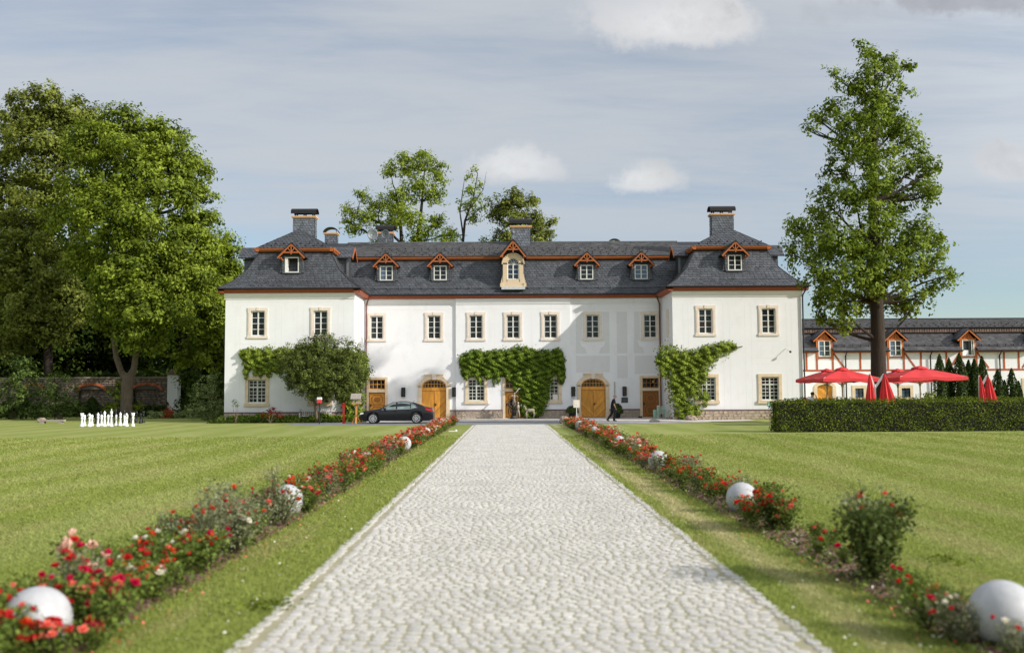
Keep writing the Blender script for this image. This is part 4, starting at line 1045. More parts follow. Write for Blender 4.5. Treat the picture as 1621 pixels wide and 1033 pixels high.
# dormers
def dormer(seed=0, win='skyglass', open_=False, curtain=False, yb=.9):
    """front plane at y=0, sill at z=0"""
    rs2 = random.Random(seed)
    w = MB(); w.box(-.70, -.50, 0, 1.5, -.1, 1.28); w.box(.50, .70, 0, 1.5, -.1, 1.28); w.prism([(-.70, 1.12), (.70, 1.12), (.70, 1.40), (0, 2.05), (-.70, 1.40)], .0, 2.2)
    w.box(-.5, .5, 0.02, .1, -.1, .02)
    r = w.build('dormer', M_['slatebase'])
    sl = MB()
    for a, b in ((-.70, -.50), (.50, .70)): slates(sl, (a, -.005, 0), (b, -.005, 0), (b, -.005, 1.25), (a, -.005, 1.25), rs=rs2, row=.2, w=.2)
    # flared cheeks of small slates
    for s in (-1, 1):
        for k in range(7):
            z = .0 + k * .18; f = .20 * (1 - k / 7) ** 1.6
            A_ = (s * (.71 + f), .12 + .0, z); B_2 = (s * (.71 + f * .75), 1.2, z)
            q = [(s * (.71 + f), .02, z), (s * (.70 + f * .6), .02, z + .2), (s * (.70 + f * .6), 1.2, z + .2), (s * (.71 + f), 1.2, z)]
            sl.add(q, [(0, 1, 2, 3)] if s > 0 else [(3, 2, 1, 0)]); sl.add([(s * .69, .02, z), (s * (.71 + f), .02, z), (s * (.70 + f * .6), .02, z + .2), (s * .69, .02, z + .2)], [(0, 1, 2, 3)])
    ov = 1.0
    for s in (-1, 1):
        a, b = (s * ov, -.35, 1.14), (s * ov, 2.2, 1.14); c, d = (0, 2.2, 2.15), (0, -.35, 2.15)
        if s > 0: slates(sl, a, b, c, d, rs=rs2)
        else: slates(sl, b, a, d, c, rs=rs2)
    tag(sl.build('slates', M_['slate'], r), kind='stuff')
    rf = MB()
    for s in (-1, 1): rf.prism([(s * (ov + .03), 1.05), (0, 2.07), (0, 2.14), (s * (ov + .03), 1.12)], -.37, 2.2)
    rf.build('dormer_roof', M_['iron'], r)
    t = MB()
    for s in (-1, 1):
        t.bar((s * (ov - .02), -.34, 1.02), (0, -.34, 2.04), .05, .13)
        t.bar((s * (ov - .14), -.28, 1.03), (s * .66, -.0, .90), .07, .10); t.bar((s * .72, -.30, 1.04), (s * .72, -.04, .9), .07, .12)
        t.bar((s * .02, -.33, 1.46), (s * .24, -.33, 1.74), .05, .06)
    t.bar((-.52, -.33, 1.42), (.52, -.33, 1.42), .06, .09); t.bar((0, -.33, 1.28), (0, -.33, 1.98), .07, .09)
    t.build('gable_truss', M_['orange'], r)
    f = MB(); W, H = .50, 1.12
    f.box(-W, W, -.03, .06, 0, .07); f.box(-W, W, -.03, .06, H - .07, H); f.box(-W, -W + .07, -.03, .06, .07, H - .07); f.box(W - .07, W, -.03, .06, .07, H - .07)
    if not open_:
        f.box(-.04, .04, -.035, .05, .07, H - .07)
        hs = (H - .14) / 3
        for i in (1, 2): f.box(-W + .07, -.04, -.01, .03, .07 + hs * i - .014, .07 + hs * i + .014); f.box(.04, W - .07, -.01, .03, .07 + hs * i - .014, .07 + hs * i + .014)
    else: f.box(-W + .07, -W + .20, -.01, .5, .07, H - .07)
    fr = f.build('window_frame', M_['white_wood'], r)
    if not open_:
        for s in (-1, 1):
            lo, hi = sorted((s * .04, s * (W - .07))); MB().box(lo, hi, .008, .016, .07, H - .07).build('pane', M_[win if s < 0 or not curtain else 'glass'], r)
    if curtain:
        c = MB()
        for k in range(8): c.quad((k * .05, .12 + .02 * (k % 2), .07), (k * .05 + .05, .12 + .02 * ((k + 1) % 2), .07), (k * .05 + .05, .12 + .02 * ((k + 1) % 2), 1.05), (k * .05, .12 + .02 * (k % 2), 1.05))
        c.build('curtain', M_['curtainw'], r)
    MB().box(-.66, .66, -.09, .02, -.06, .0).build('sill_flashing', M_['lead'], r)
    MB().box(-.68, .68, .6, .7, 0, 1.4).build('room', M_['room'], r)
    return r
DZ = 10.66; DY = roof_y(DZ, EM) - .12
dp = [dormer(1, 'skyglass', False, True), dormer(2, 'glass'), dormer(3, 'glass'), dormer(4, 'skyglass'), dormer(5, 'glass', True), dormer(6, 'glass')]
for x, p in zip((-9.28, -5.12, 6.18, 10.38), dp[:4]): inst(p, x, DY, DZ)
WY = roof_y(DZ + .04, EW) - .12
inst(dp[4], -15.48, WY, DZ + .04); inst(dp[5], 16.50, WY, DZ + .04)
for p in dp: drop(p)
def centre_dormer():
    x, y, z0 = .50, EM + .32, 10.02
    w = MB(); w.box(-.80, .80, .25, 2.4, 0, 2.45); w.prism([(-.80, 2.2), (.80, 2.2), (.80, 2.5), (0, 3.45), (-.8, 2.5)], .20, 3.2)
    r = w.build('dormer', M_['slatebase'])
    s = MB()                                                    # sandstone front
    s.box(-.95, .95, -.08, .25, 0, .14); s.box(-.92, .92, -.02, .25, .14, .38); s.box(-1.0, -.8, -.1, .25, 0, .30); s.box(.8, 1.0, -.1, .25, 0, .30)
    for sx in (-1, 1):
        lo, hi = sorted((sx * .46, sx * .78)); s.box(lo, hi, 0, .25, .38, 1.85)
        s.prism([(sx * .78, .38), (sx * .95, .38), (sx * .88, .62), (sx * .80, .95), (sx * .78, 1.0)], .03, .22)
    s.box(-.5, .5, 0, .25, .38, .60)
    inn = [(math.cos(PI * i / 12) * .46, 1.75 + .45 * math.sin(PI * i / 12)) for i in range(13)]; out = [(math.cos(PI * i / 12) * .80, 1.75 + .78 * math.sin(PI * i / 12)) for i in range(13)]
    for (a, b, c, d) in zip(inn, inn[1:], out[1:], out): s.prism([a, d, c, b], 0, .25)
    o2 = [(math.cos(PI * i / 12) * .88, 1.75 + .86 * math.sin(PI * i / 12)) for i in range(13)]
    for (a, b, c, d) in zip(out, out[1:], o2[1:], o2): s.prism([a, d, c, b], -.08, .2)
    s.build('stone_surround', M_['sandpale'], r)
    f = MB(); W = .46
    for k in (-W + .04, 0, W - .04): f.box(k - .04, k + .04, .10, .18, .60, 1.75)
    for z in (.64, 1.0, 1.36, 1.74): f.box(-W, W, .11, .17, z - (.03 if z in (.64, 1.74) else .016), z + (.04 if z == 1.74 else .016))
    for k in range(1, 6): a = PI * k / 6; f.bar((0, .14, 1.78), (math.cos(a) * .45, .14, 1.78 + .42 * math.sin(a)), .025)
    for (a, b) in zip(inn, inn[1:]): f.bar((a[0] * .95, .14, a[1]), (b[0] * .95, .14, b[1]), .06)
    f.build('window_frame', M_['white_wood'], r)
    g_ = MB(); g_.box(-W, W, .15, .158, .6, 1.76); g_.prism([(a * .97, b) for a, b in inn], .15, .158); g_.build('pane', M_['skyglassdark'], r)
    rf = MB(); t = MB(); ov = .98
    for s_ in (-1, 1):
        rf.prism([(s_ * (ov + .04), 2.28), (0, 3.55), (0, 3.64), (s_ * (ov + .04), 2.36)], -.40, 3.2)
        t.bar((s_ * ov, -.36, 2.26), (0, -.36, 3.50), .06, .15); t.bar((s_ * .03, -.34, 2.86), (s_ * .26, -.34, 3.14), .05, .07)
        t.bar((s_ * .80, -.34, 2.34), (s_ * .80, .0, 2.22), .08, .14)
    t.bar((-.45, -.34, 2.84), (.45, -.34, 2.84), .06, .09); t.bar((0, -.35, 2.62), (0, -.35, 3.42), .08, .10)
    rf.build('dormer_roof', M_['iron'], r); t.build('gable_truss', M_['orange'], r)
    sl = MB()
    for s_ in (-1, 1):
        a, b, c, d = (s_ * (ov + .04), -.4, 2.37), (s_ * (ov + .04), 3.2, 2.37), (0, 3.2, 3.65), (0, -.4, 3.65)
        slates(sl, *((a, b, c, d) if s_ > 0 else (b, a, d, c)), rs=rs)
        for k in range(11):
            z = .3 + k * .19; f_ = .22 * (1 - k / 11) ** 1.6
            q = [(s_ * (.81 + f_), .22, z), (s_ * (.80 + f_ * .6), .22, z + .2), (s_ * (.80 + f_ * .6), 1.6, z + .2), (s_ * (.81 + f_), 1.6, z)]
            sl.add(q, [(0, 1, 2, 3)]); sl.add([(s_ * .79, .22, z), (s_ * (.81 + f_), .22, z), (s_ * (.80 + f_ * .6), .22, z + .2), (s_ * .79, .22, z + .2)], [(0, 1, 2, 3)])
    tag(sl.build('slates', M_['slate'], r), kind='stuff')
    n_ = MB(); n_.tube([(0, -.3, 3.6), (0, -.3, 4.05)], [.05, .02], 8); n_.lathe([(.02, 3.95), (.10, 4.03), (.14, 4.12), (.10, 4.22), (.02, 4.28), (.012, 4.55)], (0, -.3, 0), 10)
    n_.build('finial', M_['lead'], r)
    MB().box(-.9, .9, -.42, .1, -.22, -.02).build('lead_apron', M_['chrome2'], r)
    r.location = (x, y, z0); r.parent = house; r.matrix_parent_inverse = Matrix.Translation(-house.location)
M_['sandpale'] = pm('pale_weathered_sandstone', (.55, .46, .33), .85, .18, 3, .3, col2=(.62, .47, .30))
M_['skyglassdark'] = glassmat('dark_sky_tinted_glass', (.03, .05, .09), .3, .05)  # sky reflection painted as a dark blue base colour
M_['chrome2'] = pm('bright_zinc_sheet', (.55, .56, .58), .45, .1, 6, metal=.3)
centre_dormer()

# chimneys
def chimney(x0, x1, y0, y1, zb, zt, cap, capw=.08, hood=True):
    b = MB(); b.box(x0, x1, y0, y1, zb, zt); r = b.build('chimney', M_['slatebase'], house, True)
    sl = MB(); slates(sl, (x0, y0 - .005, zb), (x1, y0 - .005, zb), (x1, y0 - .005, zt), (x0, y0 - .005, zt), rs=rs, row=.2, w=.22)
    slates(sl, (x1 + .005, y0, zb), (x1 + .005, y1, zb), (x1 + .005, y1, zt), (x1 + .005, y0, zt), rs=rs, row=.2, w=.22)
    slates(sl, (x0 - .005, y1, zb), (x0 - .005, y0, zb), (x0 - .005, y0, zt), (x0 - .005, y1, zt), rs=rs, row=.2, w=.22)
    tag(sl.build('slates', M_['slatelight'], r), kind='stuff')
    c = MB(); c.box(x0 - .08, x1 + .08, y0 - .08, y1 + .08, zt, zt + .07); c.box(x0 - .13, x1 + .13, y0 - .13, y1 + .13, zt + .07, zt + .17); c.build('collar', M_['paleorange'], r)
    h = MB(); yc = (y0 + y1) / 2; ym = (y1 - y0) / 2 + .2
    if cap == 'long':
        pts = [(yc - ym * math.cos(PI * i / 10), zt + .50 + .30 * math.sin(PI * i / 10)) for i in range(11)]
        pin = [(y, z - .05) for y, z in pts]
        for a, b_, c_, d in zip(pts, pts[1:], pin[1:], pin): h.prismx([a, b_, c_, d], x0 - .16, x1 + .16)
        h.prismx([(pts[0][0] - .02, pts[0][1] - .16), (pts[0][0] - .02, pts[0][1] + .06), (pts[0][0] + .02, pts[0][1] + .06), (pts[0][0] + .02, pts[0][1] - .16)], x0 - .16, x1 + .16)
        for i in range(3):
            xx = x0 + .15 + (x1 - x0 - .3) * i / 2
            for yy in (y0 + .05, y1 - .05): h.box(xx - .05, xx + .05, yy - .04, yy + .04, zt + .17, zt + .58)
    else:
        xc = (x0 + x1) / 2; xm = (x1 - x0) / 2 + .18
        pts = [(xc - xm * math.cos(PI * (.08 + .84 * i / 10)), zt + .12 + .52 * math.sin(PI * (.08 + .84 * i / 10))) for i in range(11)]; pin = [(x, z - .07) for x, z in pts]
        for a, b_, c_, d in zip(pts, pts[1:], pin[1:], pin): h.prism([a, b_, c_, d], y0 - .1, y1 + .1)
        for xx in (x0 + .02, x1 - .02): h.box(xx - .02, xx + .02, y0, y0 + .04, zt + .1, zt + .45)
    h.build('cowl', M_['iron'], r)
M_['slatelight'] = pm('blue_grey_slate', (.11, .12, .14), .5, .2, 2.2, .15, spec=.4, island=.25)
chimney(-16.50, -14.86, 76.5, 77.3, 13.2, 15.55, 'long'); chimney(15.95, 17.62, 76.5, 77.3, 13.2, 15.6, 'long')
chimney(.40, 1.94, 80.0, 80.8, 13.6, 15.30, 'long'); chimney(-10.55, -9.35, 81.0, 81.8, 13.8, 15.0, 'long')
chimney(-14.90, -13.96, 81.2, 81.9, 13.6, 15.0, 'arch'); chimney(8.60, 9.45, 82.6, 83.2, 13.2, 14.15, 'arch')

# fallen petals and clover flowers in the grass, low growth on the beds
def litter():
    rg = np.random.default_rng(31)
    def scatter(name, n, x0, x1, y1, size, mat, parent_label, z=.03, pw=1.8):
        D = 7 + (y1 - 7) * rg.random(n) ** pw; P = np.stack([rg.uniform(x0, x1, n), D, z + .02 * rg.random(n)], 1); Nn = unit(rg.normal(size=(n, 3)) * .5 + np.array([0, 0, 1.]))
        tag(link(name, np_mesh(name, leaf_quads(P, Nn, size, rg, .8), 4, mat, rg.random(n))), kind='stuff', label=parent_label)
    scatter('fallen_petals', 420, LB[0] - .1, LB[1] + .35, 30, .028, B_['coral'], 'fallen coral petals on soil and grass of the left bed')
    scatter('fallen_petals', 420, RB[0] - .3, RB[1] + .1, 30, .028, B_['coral'], 'fallen coral petals on the right bed')
    scatter('clover_flowers', 160, LB[1], PX0 - .1, 26, .026, B_['white'], 'tiny white clover flowers in the left verge', .035)
    scatter('clover_flowers', 110, PX1 + .1, RB[0], 26, .024, B_['white'], 'tiny white clover flowers in the right verge', .035)
    scatter('pale_chips', 700, RB[0], RB[1], 22, .03, B_['white'], 'pale dry leaves and chips on the right bed', .04)
    scatter('ground_cover', 5200, RB[0] - .05, RB[1] + .12, 40, .05, G['rose'], 'low green growth on the right bed', .05, 1.3)
    scatter('ground_cover', 3000, LB[0] - .1, LB[1] + .05, 40, .05, G['rose'], 'low green growth on the left bed', .05, 1.3)
litter()

# ------------------------------------------------------------------ half-timbered range on the right
BY = 86.0
barn = thing('half_timbered_building', (36, BY, 0), 'long white half-timbered building with red timbers and slate roof behind the parasols', 'building')
B0, B1 = 21.2, 62.0
BWX = [(29.78, 31.02), (33.80, 35.06)]
mb = MB(); bh = [(26.75, 28.1, 0, 2.6)] + [(a + .26, b - .26, 1.36, 2.2) for a, b in BWX] + [(40.6, 41.9, 0, 2.7), (44.8, 46.3, 1.3, 2.7)]
wall_grid(mb, B0, B1, 0, 5.45, BY, bh, .35); mb.quad((B1, BY, 0), (B1, 96, 0), (B1, 96, 5.45), (B1, BY, 5.45)); mb.quad((B0, 96, 0), (B1, 96, 0), (B1, 96, 5.4), (B0, 96, 5.4)); mb.quad((B0, BY, 0), (B0, 96, 0), (B0, 96, 5.45), (B0, BY, 5.45))
mb.build('wall', M_['plaster'], barn, True)
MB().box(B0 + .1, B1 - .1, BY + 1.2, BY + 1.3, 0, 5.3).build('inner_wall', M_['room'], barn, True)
DXS = [27.46, 33.62, 39.93, 46.2, 52.4]
tm = MB()
def post(x, z0=3.80, z1=5.38, w=.15): tm.box(x - w / 2, x + w / 2, BY - .03, BY + .02, z0, z1)
tm.box(B0, B1, BY - .035, BY + .02, 3.68, 3.83); [tm.box(a, b, BY - .036, BY + .02, 5.26, 5.42) for a, b in zip([B0] + [d + .66 for d in DXS], [d - .66 for d in DXS] + [B1])]
post(22.9, 0, 5.3); post(24.0); post(24.9, .3, 5.3)
for i, dx in enumerate(DXS):
    post(dx - .66); post(dx + .72); tm.box(dx - .6, dx + .65, BY - .032, BY + .02, 4.80, 4.90)
    post(dx + 3.1) if i != 1 else post(dx + 2.2)
    post(dx - 1.9) if i else None
    tm.bar((dx + .80, BY - .005, 5.22), (dx + 1.75, BY - .005, 3.9), .05, .14)
    if i: tm.bar((dx - .74, BY - .004, 5.22), (dx - 1.6, BY - .004, 3.9), .05, .14)
for x in (25.9,): post(x)
tm.build('timber_frame', M_['timber'], barn, True)
base = MB(); sl = MB(); rs = random.Random(77)
SEG = [(a + .66 if i else B0 - .1, b - .66 if b < B1 else B1) for i, (a, b) in enumerate(zip([B0] + DXS, DXS + [B1]))]
E0, T0, R0 = (BY - .5, 5.40), (BY + 1.75, 7.10), (BY + 5.5, 8.55)
for a, b in SEG: patch(base, sl, (a, E0[0], E0[1]), (b, E0[0], E0[1]), (b, T0[0], T0[1]), (a, T0[0], T0[1]), rs=rs, row=.2, w=.26)
r = base.build('roof', M_['slatebase'], barn, True); tag(sl.build('lower_slates', M_['slatepale'], r), kind='stuff')
base = MB(); sl = MB(); patch(base, sl, (B0 - .1, BY + 1.4, 7.50), (B1, BY + 1.4, 7.50), (B1, R0[0], R0[1]), (B0 - .1, R0[0], R0[1]), rs=rs, row=.22, w=.3, shape=1)
base.quad((B0, R0[0], R0[1]), (B1, R0[0], R0[1]), (B1, 97, 5.2), (B0, 97, 5.2))
r2 = base.build('upper_roof', M_['slatebase'], barn, True); tag(sl.build('upper_slates', M_['slatepale'], r2), kind='stuff')
mb = MB(); snow_dots(mb, B0, B1, BY + 1.4, 7.5, R0[0], R0[1], 3, .7, rs); tag(mb.build('snow_stops', M_['iron'], r2), kind='stuff')
mb = MB(); mb.box(B0, B1, BY + 1.5, BY + 1.9, 7.02, 7.44); mb.build('clerestory_band', M_['slatebase'], barn, True)
mb = MB(); x = B0
while x < B1: mb.prism([(x, 7.10), (x + .2, 7.10), (x + .17, 7.36), (x + .03, 7.36)], BY + 1.42, BY + 1.52); x += .22
tag(mb.build('vent_slats', M_['tile'], barn, True), kind='stuff')
MB().tube([(B0, BY + 1.38, 7.50), (B1, BY + 1.38, 7.50)], .05, 6).build('gutter', M_['iron'], barn, True)
for a, b in SEG: MB().tube([(a, BY - .56, 5.40), (b, BY - .56, 5.40)], .06, 6).build('gutter', M_['iron'], barn, True)
mb = MB(); mb.tube([(B0, R0[0], R0[1] + .03), (B1, R0[0], R0[1] + .03)], .06, 6); mb.build('ridge_cap', M_['iron'], barn, True)
for a, b in SEG: MB().box(a, b, BY - .48, BY - .04, 5.30, 5.38).build('eaves_board', M_['redbrown'], barn, True)
mb = MB()
x = B0 + .3
while x < B1:
    if any(a < x < b for a, b in SEG): mb.box(x - .015, x + .015, BY - .05, BY + .05, 5.74, 5.98)
    x += .7
for z in (5.82, 5.94):
    for a, b in SEG: mb.tube([(a, BY - .04, z), (b, BY - .04, z)], .018, 4)
mb.build('snow_rail', M_['iron'], r)
for x in (23.3, 29.25, 36.6, 42.6): MB().tube([(x, BY - .55, 5.35), (x, BY - .12, 5.0), (x, BY - .10, .1)], .055, 6).build('downpipe', M_['iron'], barn, True)
def barn_dormer(open_=False):
    w = MB(); w.box(-.66, .66, .12, 2.4, 0, 1.5); r = w.build('dormer', M_['slatebase'])
    t = MB()
    t.box(-.70, -.53, 0, .14, -.25, 1.44); t.box(.53, .70, 0, .14, -.25, 1.44); t.prism([(-.62, 1.40), (.62, 1.40), (0, 2.08)], .05, .15)
    t.box(-.7, .7, -.03, .1, 1.36, 1.50)
    for s in (-1, 1): t.bar((s * 1.02, -.25, 1.32), (0, -.25, 2.26), .05, .16)
    t.bar((0, .02, 1.5), (0, .02, 2.1), .07, .10); t.bar((-.35, .02, 1.5), (-.12, .02, 1.9), .06, .08); t.bar((.35, .02, 1.5), (.12, .02, 1.9), .06, .08)
    t.build('gable_front', M_['orange2'], r)
    rf = MB(); sl = MB()
    for s in (-1, 1):
        rf.prism([(s * 1.04, 1.34), (0, 2.28), (0, 2.36), (s * 1.04, 1.42)], -.28, 2.8)
        a, b, c, d = (s * 1.05, -.28, 1.44), (s * 1.05, 2.8, 1.44), (0, 2.8, 2.38), (0, -.28, 2.38); slates(sl, *((a, b, c, d) if s > 0 else (b, a, d, c)), rs=rs)
    rf.build('dormer_roof', M_['iron'], r); tag(sl.build('slates', M_['slate'], r), kind='stuff')
    f = MB(); W, H = .53, 1.40
    f.box(-W, W, -.02, .08, 0, .09); f.box(-W, W, -.02, .08, H - .09, H); f.box(-W, -W + .09, -.02, .08, .09, H - .09); f.box(W - .09, W, -.02, .08, .09, H - .09)
    if not open_:
        f.box(-.04, .04, -.025, .07, .09, H - .09)
        for z in (.5, .9): f.box(-W + .09, W - .09, .0, .05, z - .015, z + .015)
    else: f.box(.28, .34, -.02, .08, .09, H - .09)
    f.build('window_frame', M_['white_wood'], r)
    for s in (-1, 1):
        lo, hi = sorted((s * .04, s * (W - .09)))
        if not (open_ and s < 0): MB().box(lo, hi, .03, .038, .09, H - .09).build('pane', M_['skyglass' if s < 0 else 'glass'], r)
    return r
M_['orange2'] = pm('bright_orange_wood', (.46, .13, .03), .6, .15, 8, .1, sc3=(1, 1, .3))
bd, bd2 = barn_dormer(), barn_dormer(True)
for i, x in enumerate(DXS): inst(bd2 if i == 2 else bd, x, BY - .06, 4.95, parent=barn)
drop(bd); drop(bd2)
def barn_door(x, w=1.35, h=2.6):
    r = MB().box(-w / 2, w / 2, .2, .26, 0, h - .1).build('door', M_['door'])
    q = MB()
    for s in (-1, 1):
        for k in range(14):
            z = k * .18; q.bar((s * .04, .19, z + .1), (s * (w / 2 - .04), .19, z + .1 + .5), .02, .15) if z + .6 < h - .2 else None
    q.build('boarding', M_['door'], r)
    s = MB()
    for sx in (-1, 1): lo, hi = sorted((sx * w / 2, sx * (w / 2 + .28))); s.box(lo, hi, -.06, .3, 0, h - .35)
    inn = [(math.cos(PI * i / 10) * w / 2, h - .35 + .30 * math.sin(PI * i / 10)) for i in range(11)]; out = [(math.cos(PI * i / 10) * (w / 2 + .28), h - .35 + .58 * math.sin(PI * i / 10)) for i in range(11)]
    for (a, b, c, d) in zip(inn, inn[1:], out[1:], out): s.prism([a, d, c, b], -.06, .3)
    s.build('stone_surround', M_['sandstone'], r); MB().box(.05, .12, .14, .18, 1, 1.25).build('handle', M_['iron'], r)
    r.parent = barn; r.matrix_parent_inverse = Matrix.Translation(-barn.location); r.location = (x, BY, 0)
barn_door(27.43); barn_door(41.25, 1.3, 2.8)
def barn_window(x0, x1, z0, z1):
    r = MB(); W = (x1 - x0) / 2; H = z1 - z0; t = .26
    r.box(-W + t, W - t, .12, .18, t, t + .05); r.box(-W + t, W - t, .12, .18, H - t - .05, H - t); r.box(-.03, .03, .12, .18, t, H - t); r.box(-W + t, W - t, .13, .17, H / 2 - .02, H / 2 + .02)
    r.box(-W + t, -W + t + .05, .12, .18, t, H - t); r.box(W - t - .05, W - t, .12, .18, t, H - t)
    r = r.build('window', M_['iron'])
    s = MB(); s.box(-W, W, -.05, .2, 0, t); s.box(-W, W, -.05, .2, H - t, H); s.box(-W, -W + t, -.05, .2, t, H - t); s.box(W - t, W, -.05, .2, t, H - t); s.build('stone_surround', M_['sandstone'], r)
    MB().box(-W + t, W - t, .15, .16, t, H - t).build('pane', M_['skyglass'], r)
    r.parent = barn; r.matrix_parent_inverse = Matrix.Translation(-barn.location); r.location = ((x0 + x1) / 2, BY, z0)
for a, b in BWX: barn_window(a, b, 1.15, 2.46)
barn_window(44.5, 46.6, 1.0, 3.0)
mb = MB(); mb.box(21.2, 21.24, BY - .3, BY, 0, .1); 

# ------------------------------------------------------------------ old garden wall on the left
GY = 93.0
gwall = thing('garden_wall', (-42, GY, 0), 'old rubble stone garden wall with three brick-arched niches, left behind the lawn', 'wall')
NI = [(-45.0, -43.2), (-39.85, -37.5), (-34.8, -32.3)]
mb = MB(); wall_grid(mb, -70, -31.3, 0, 3.55, GY, [(a, b, 0, 2.5) for a, b in NI], .45)
for a, b in NI: 
    mb.quad((a, GY + .45, 0), (b, GY + .45, 0), (b, GY + .45, 2.9), (a, GY + .45, 2.9))
mb.quad((-70, GY, 3.55), (-31.3, GY, 3.55), (-31.3, GY + .8, 3.55), (-70, GY + .8, 3.55)); mb.quad((-31.3, GY, 0), (-31.3, GY + .8, 0), (-31.3, GY + .8, 3.55), (-31.3, GY, 3.55)); mb.quad((-70, GY + .8, 0), (-31.3, GY + .8, 0), (-31.3, GY + .8, 3.55), (-70, GY + .8, 3.55))
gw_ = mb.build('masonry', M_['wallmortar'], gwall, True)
rr = random.Random(9); V = []; Fc = []
def wall_stones(x0, x1, z0, z1, y, skip=None):
    z = z0
    while z < z1 - .03:
        h = min(rr.uniform(.11, .24), z1 - z); x = x0
        while x < x1 - .05:
            w = min(rr.uniform(.2, .65), x1 - x); cx, cz = x + w / 2, z + h / 2
            if not (skip and skip(cx, cz)):
                b = len(V); q = rr.uniform(.04, .09)
                for k in range(6):
                    a = 2 * PI * (k + .5) / 6; s = .5 / max(abs(math.cos(a)), abs(math.sin(a))) ** .8
                    V.append((cx + math.cos(a) * s * w * .97, y + .005, cz + math.sin(a) * s * h * .95))
                for k in range(6):
                    a = 2 * PI * (k + .5) / 6; s = .40 / max(abs(math.cos(a)), abs(math.sin(a))) ** .8
                    V.append((cx + math.cos(a) * s * w * .97, y - q, cz + math.sin(a) * s * h * .95))
                Fc.append(tuple(b + 6 + k for k in range(6))); Fc.extend([(b + k, b + (k + 1) % 6, b + 6 + (k + 1) % 6, b + 6 + k) for k in range(6)])
            x += w
        z += h
wall_stones(-55, -31.3, 0, 3.5, GY, lambda x, z: any(a - .12 < x < b + .12 and z < 2.35 + .55 * math.sqrt(max(0, 1 - ((x - (a + b) / 2) / ((b - a) / 2 + .12)) ** 2)) for a, b in NI))
for a, b in NI: wall_stones(a, b, 0, 2.5, GY + .44)
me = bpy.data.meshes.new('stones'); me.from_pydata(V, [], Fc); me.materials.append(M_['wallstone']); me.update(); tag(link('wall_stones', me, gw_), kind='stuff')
x = -55.0; mb = MB()
while x < -31.2: w = rr.uniform(.4, .8); mb.box(x, x + w * .96, GY - .12, GY + .85, 3.52, 3.66 + rr.uniform(-.02, .03)); x += w
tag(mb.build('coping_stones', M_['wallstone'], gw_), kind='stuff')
for a, b in NI:
    ar = MB(); n = 18; hw = (b - a) / 2; xc = (a + b) / 2
    arch = lambda t, e: (xc + math.cos(t) * (hw + e), 2.40 + math.sin(t) * (.50 + e))
    for i in range(n):
        t0, t1 = PI * i / n + .012, PI * (i + 1) / n - .012
        ar.prism([arch(t0, .0), arch(t0, .24), arch(t1, .24), arch(t1, 0)], GY - .12, GY + .3)
    tag(ar.build('brick_arch', M_['brick'], gwall, True), kind='stuff')
    fl_ = MB(); fl_.prism([(a, 2.3), (a, 2.42)] + [arch(PI - PI * i / 12, 0.01) for i in range(13)][1:-1] + [(b, 2.42), (b, 2.3)], GY + .40, GY + .43); 
pi_ = thing('white_pillar', (-30.65, GY - 1, 0), 'white rendered gate pillar with tiled cap at the end of the stone wall', 'pillar')
MB().box(-.52, .42, -.4, .5, .6, 3.80).build('shaft', M_['panel'], pi_); MB().box(-.55, .45, -.43, .53, 0, .6).build('plinth', M_['mortar'], pi_)
MB().add([(-.7, -.6, 3.8), (.6, -.6, 3.8), (.6, .7, 3.8), (-.7, .7, 3.8), (-.05, .05, 4.5)], [(0, 1, 4), (1, 2, 4), (2, 3, 4), (3, 0, 4), (3, 2, 1, 0)]).build('cap', M_['tile'], pi_)

# ------------------------------------------------------------------ trees
def bl(lst, D, z_floor=None):
    """(px, py, radius px, offset in depth) -> spheres at their real place"""
    out = []
    for t in lst:
        px, py, r = t[:3]; dd = t[3] if len(t) > 3 else 0
        p = at(px, py, D + dd); out.append((p.x, p.y, p.z, r * (D + dd) / F_PX))
    return out
def trk(pts, D): return [(tuple(at(px, py, D + dd)), r) for px, py, r, dd in pts]

# tall tree right of the house
rb = [(1380, 84, 20, 0), (1362, 72, 10, 0), (1398, 112, 30, .3), (1345, 128, 24, -.5), (1318, 118, 9, 0), (1290, 184, 15, 0), (1282, 208, 9, 0), (1316, 172, 20, 0), (1380, 158, 44, 0), (1436, 104, 9, 0), (1432, 140, 14, 0),
      (1342, 205, 42, -1), (1418, 198, 40, 1), (1448, 228, 22, 0), (1330, 262, 32, 1), (1385, 262, 46, -1.5), (1446, 268, 38, .5), (1478, 300, 20, 0), (1484, 262, 10, 0), (1306, 318, 28, 0), (1355, 322, 40, -1.5), (1430, 315, 30, 1), (1470, 310, 16, 0),
      (1268, 362, 28, 0), (1300, 350, 26, 1), (1318, 386, 46, -1.5), (1388, 378, 42, 1.5), (1455, 370, 34, 0), (1482, 382, 26, 1), (1252, 398, 18, 0), (1284, 424, 34, -.8), (1345, 432, 46, -2), (1420, 424, 46, -1.5), (1478, 425, 34, 0), (1508, 434, 16, 0),
      (1296, 470, 26, 0), (1330, 486, 34, -1), (1420, 476, 34, 1), (1462, 464, 22, 0), (1294, 505, 16, .5), (1332, 514, 16, -.5), (1440, 490, 14, 0), (1360, 470, 30, 1.5), (1400, 300, 34, 2), (1375, 225, 34, 2), (1390, 345, 26, -2), (1388, 295, 24, -2.2), (1360, 395, 26, -2), (1390, 410, 30, -2), (1386, 455, 26, -2), (1300, 395, 26, 1), (1440, 395, 30, -1), (1375, 120, 24, -1), (1375, 185, 30, -1.5), (1410, 350, 24, -1)]
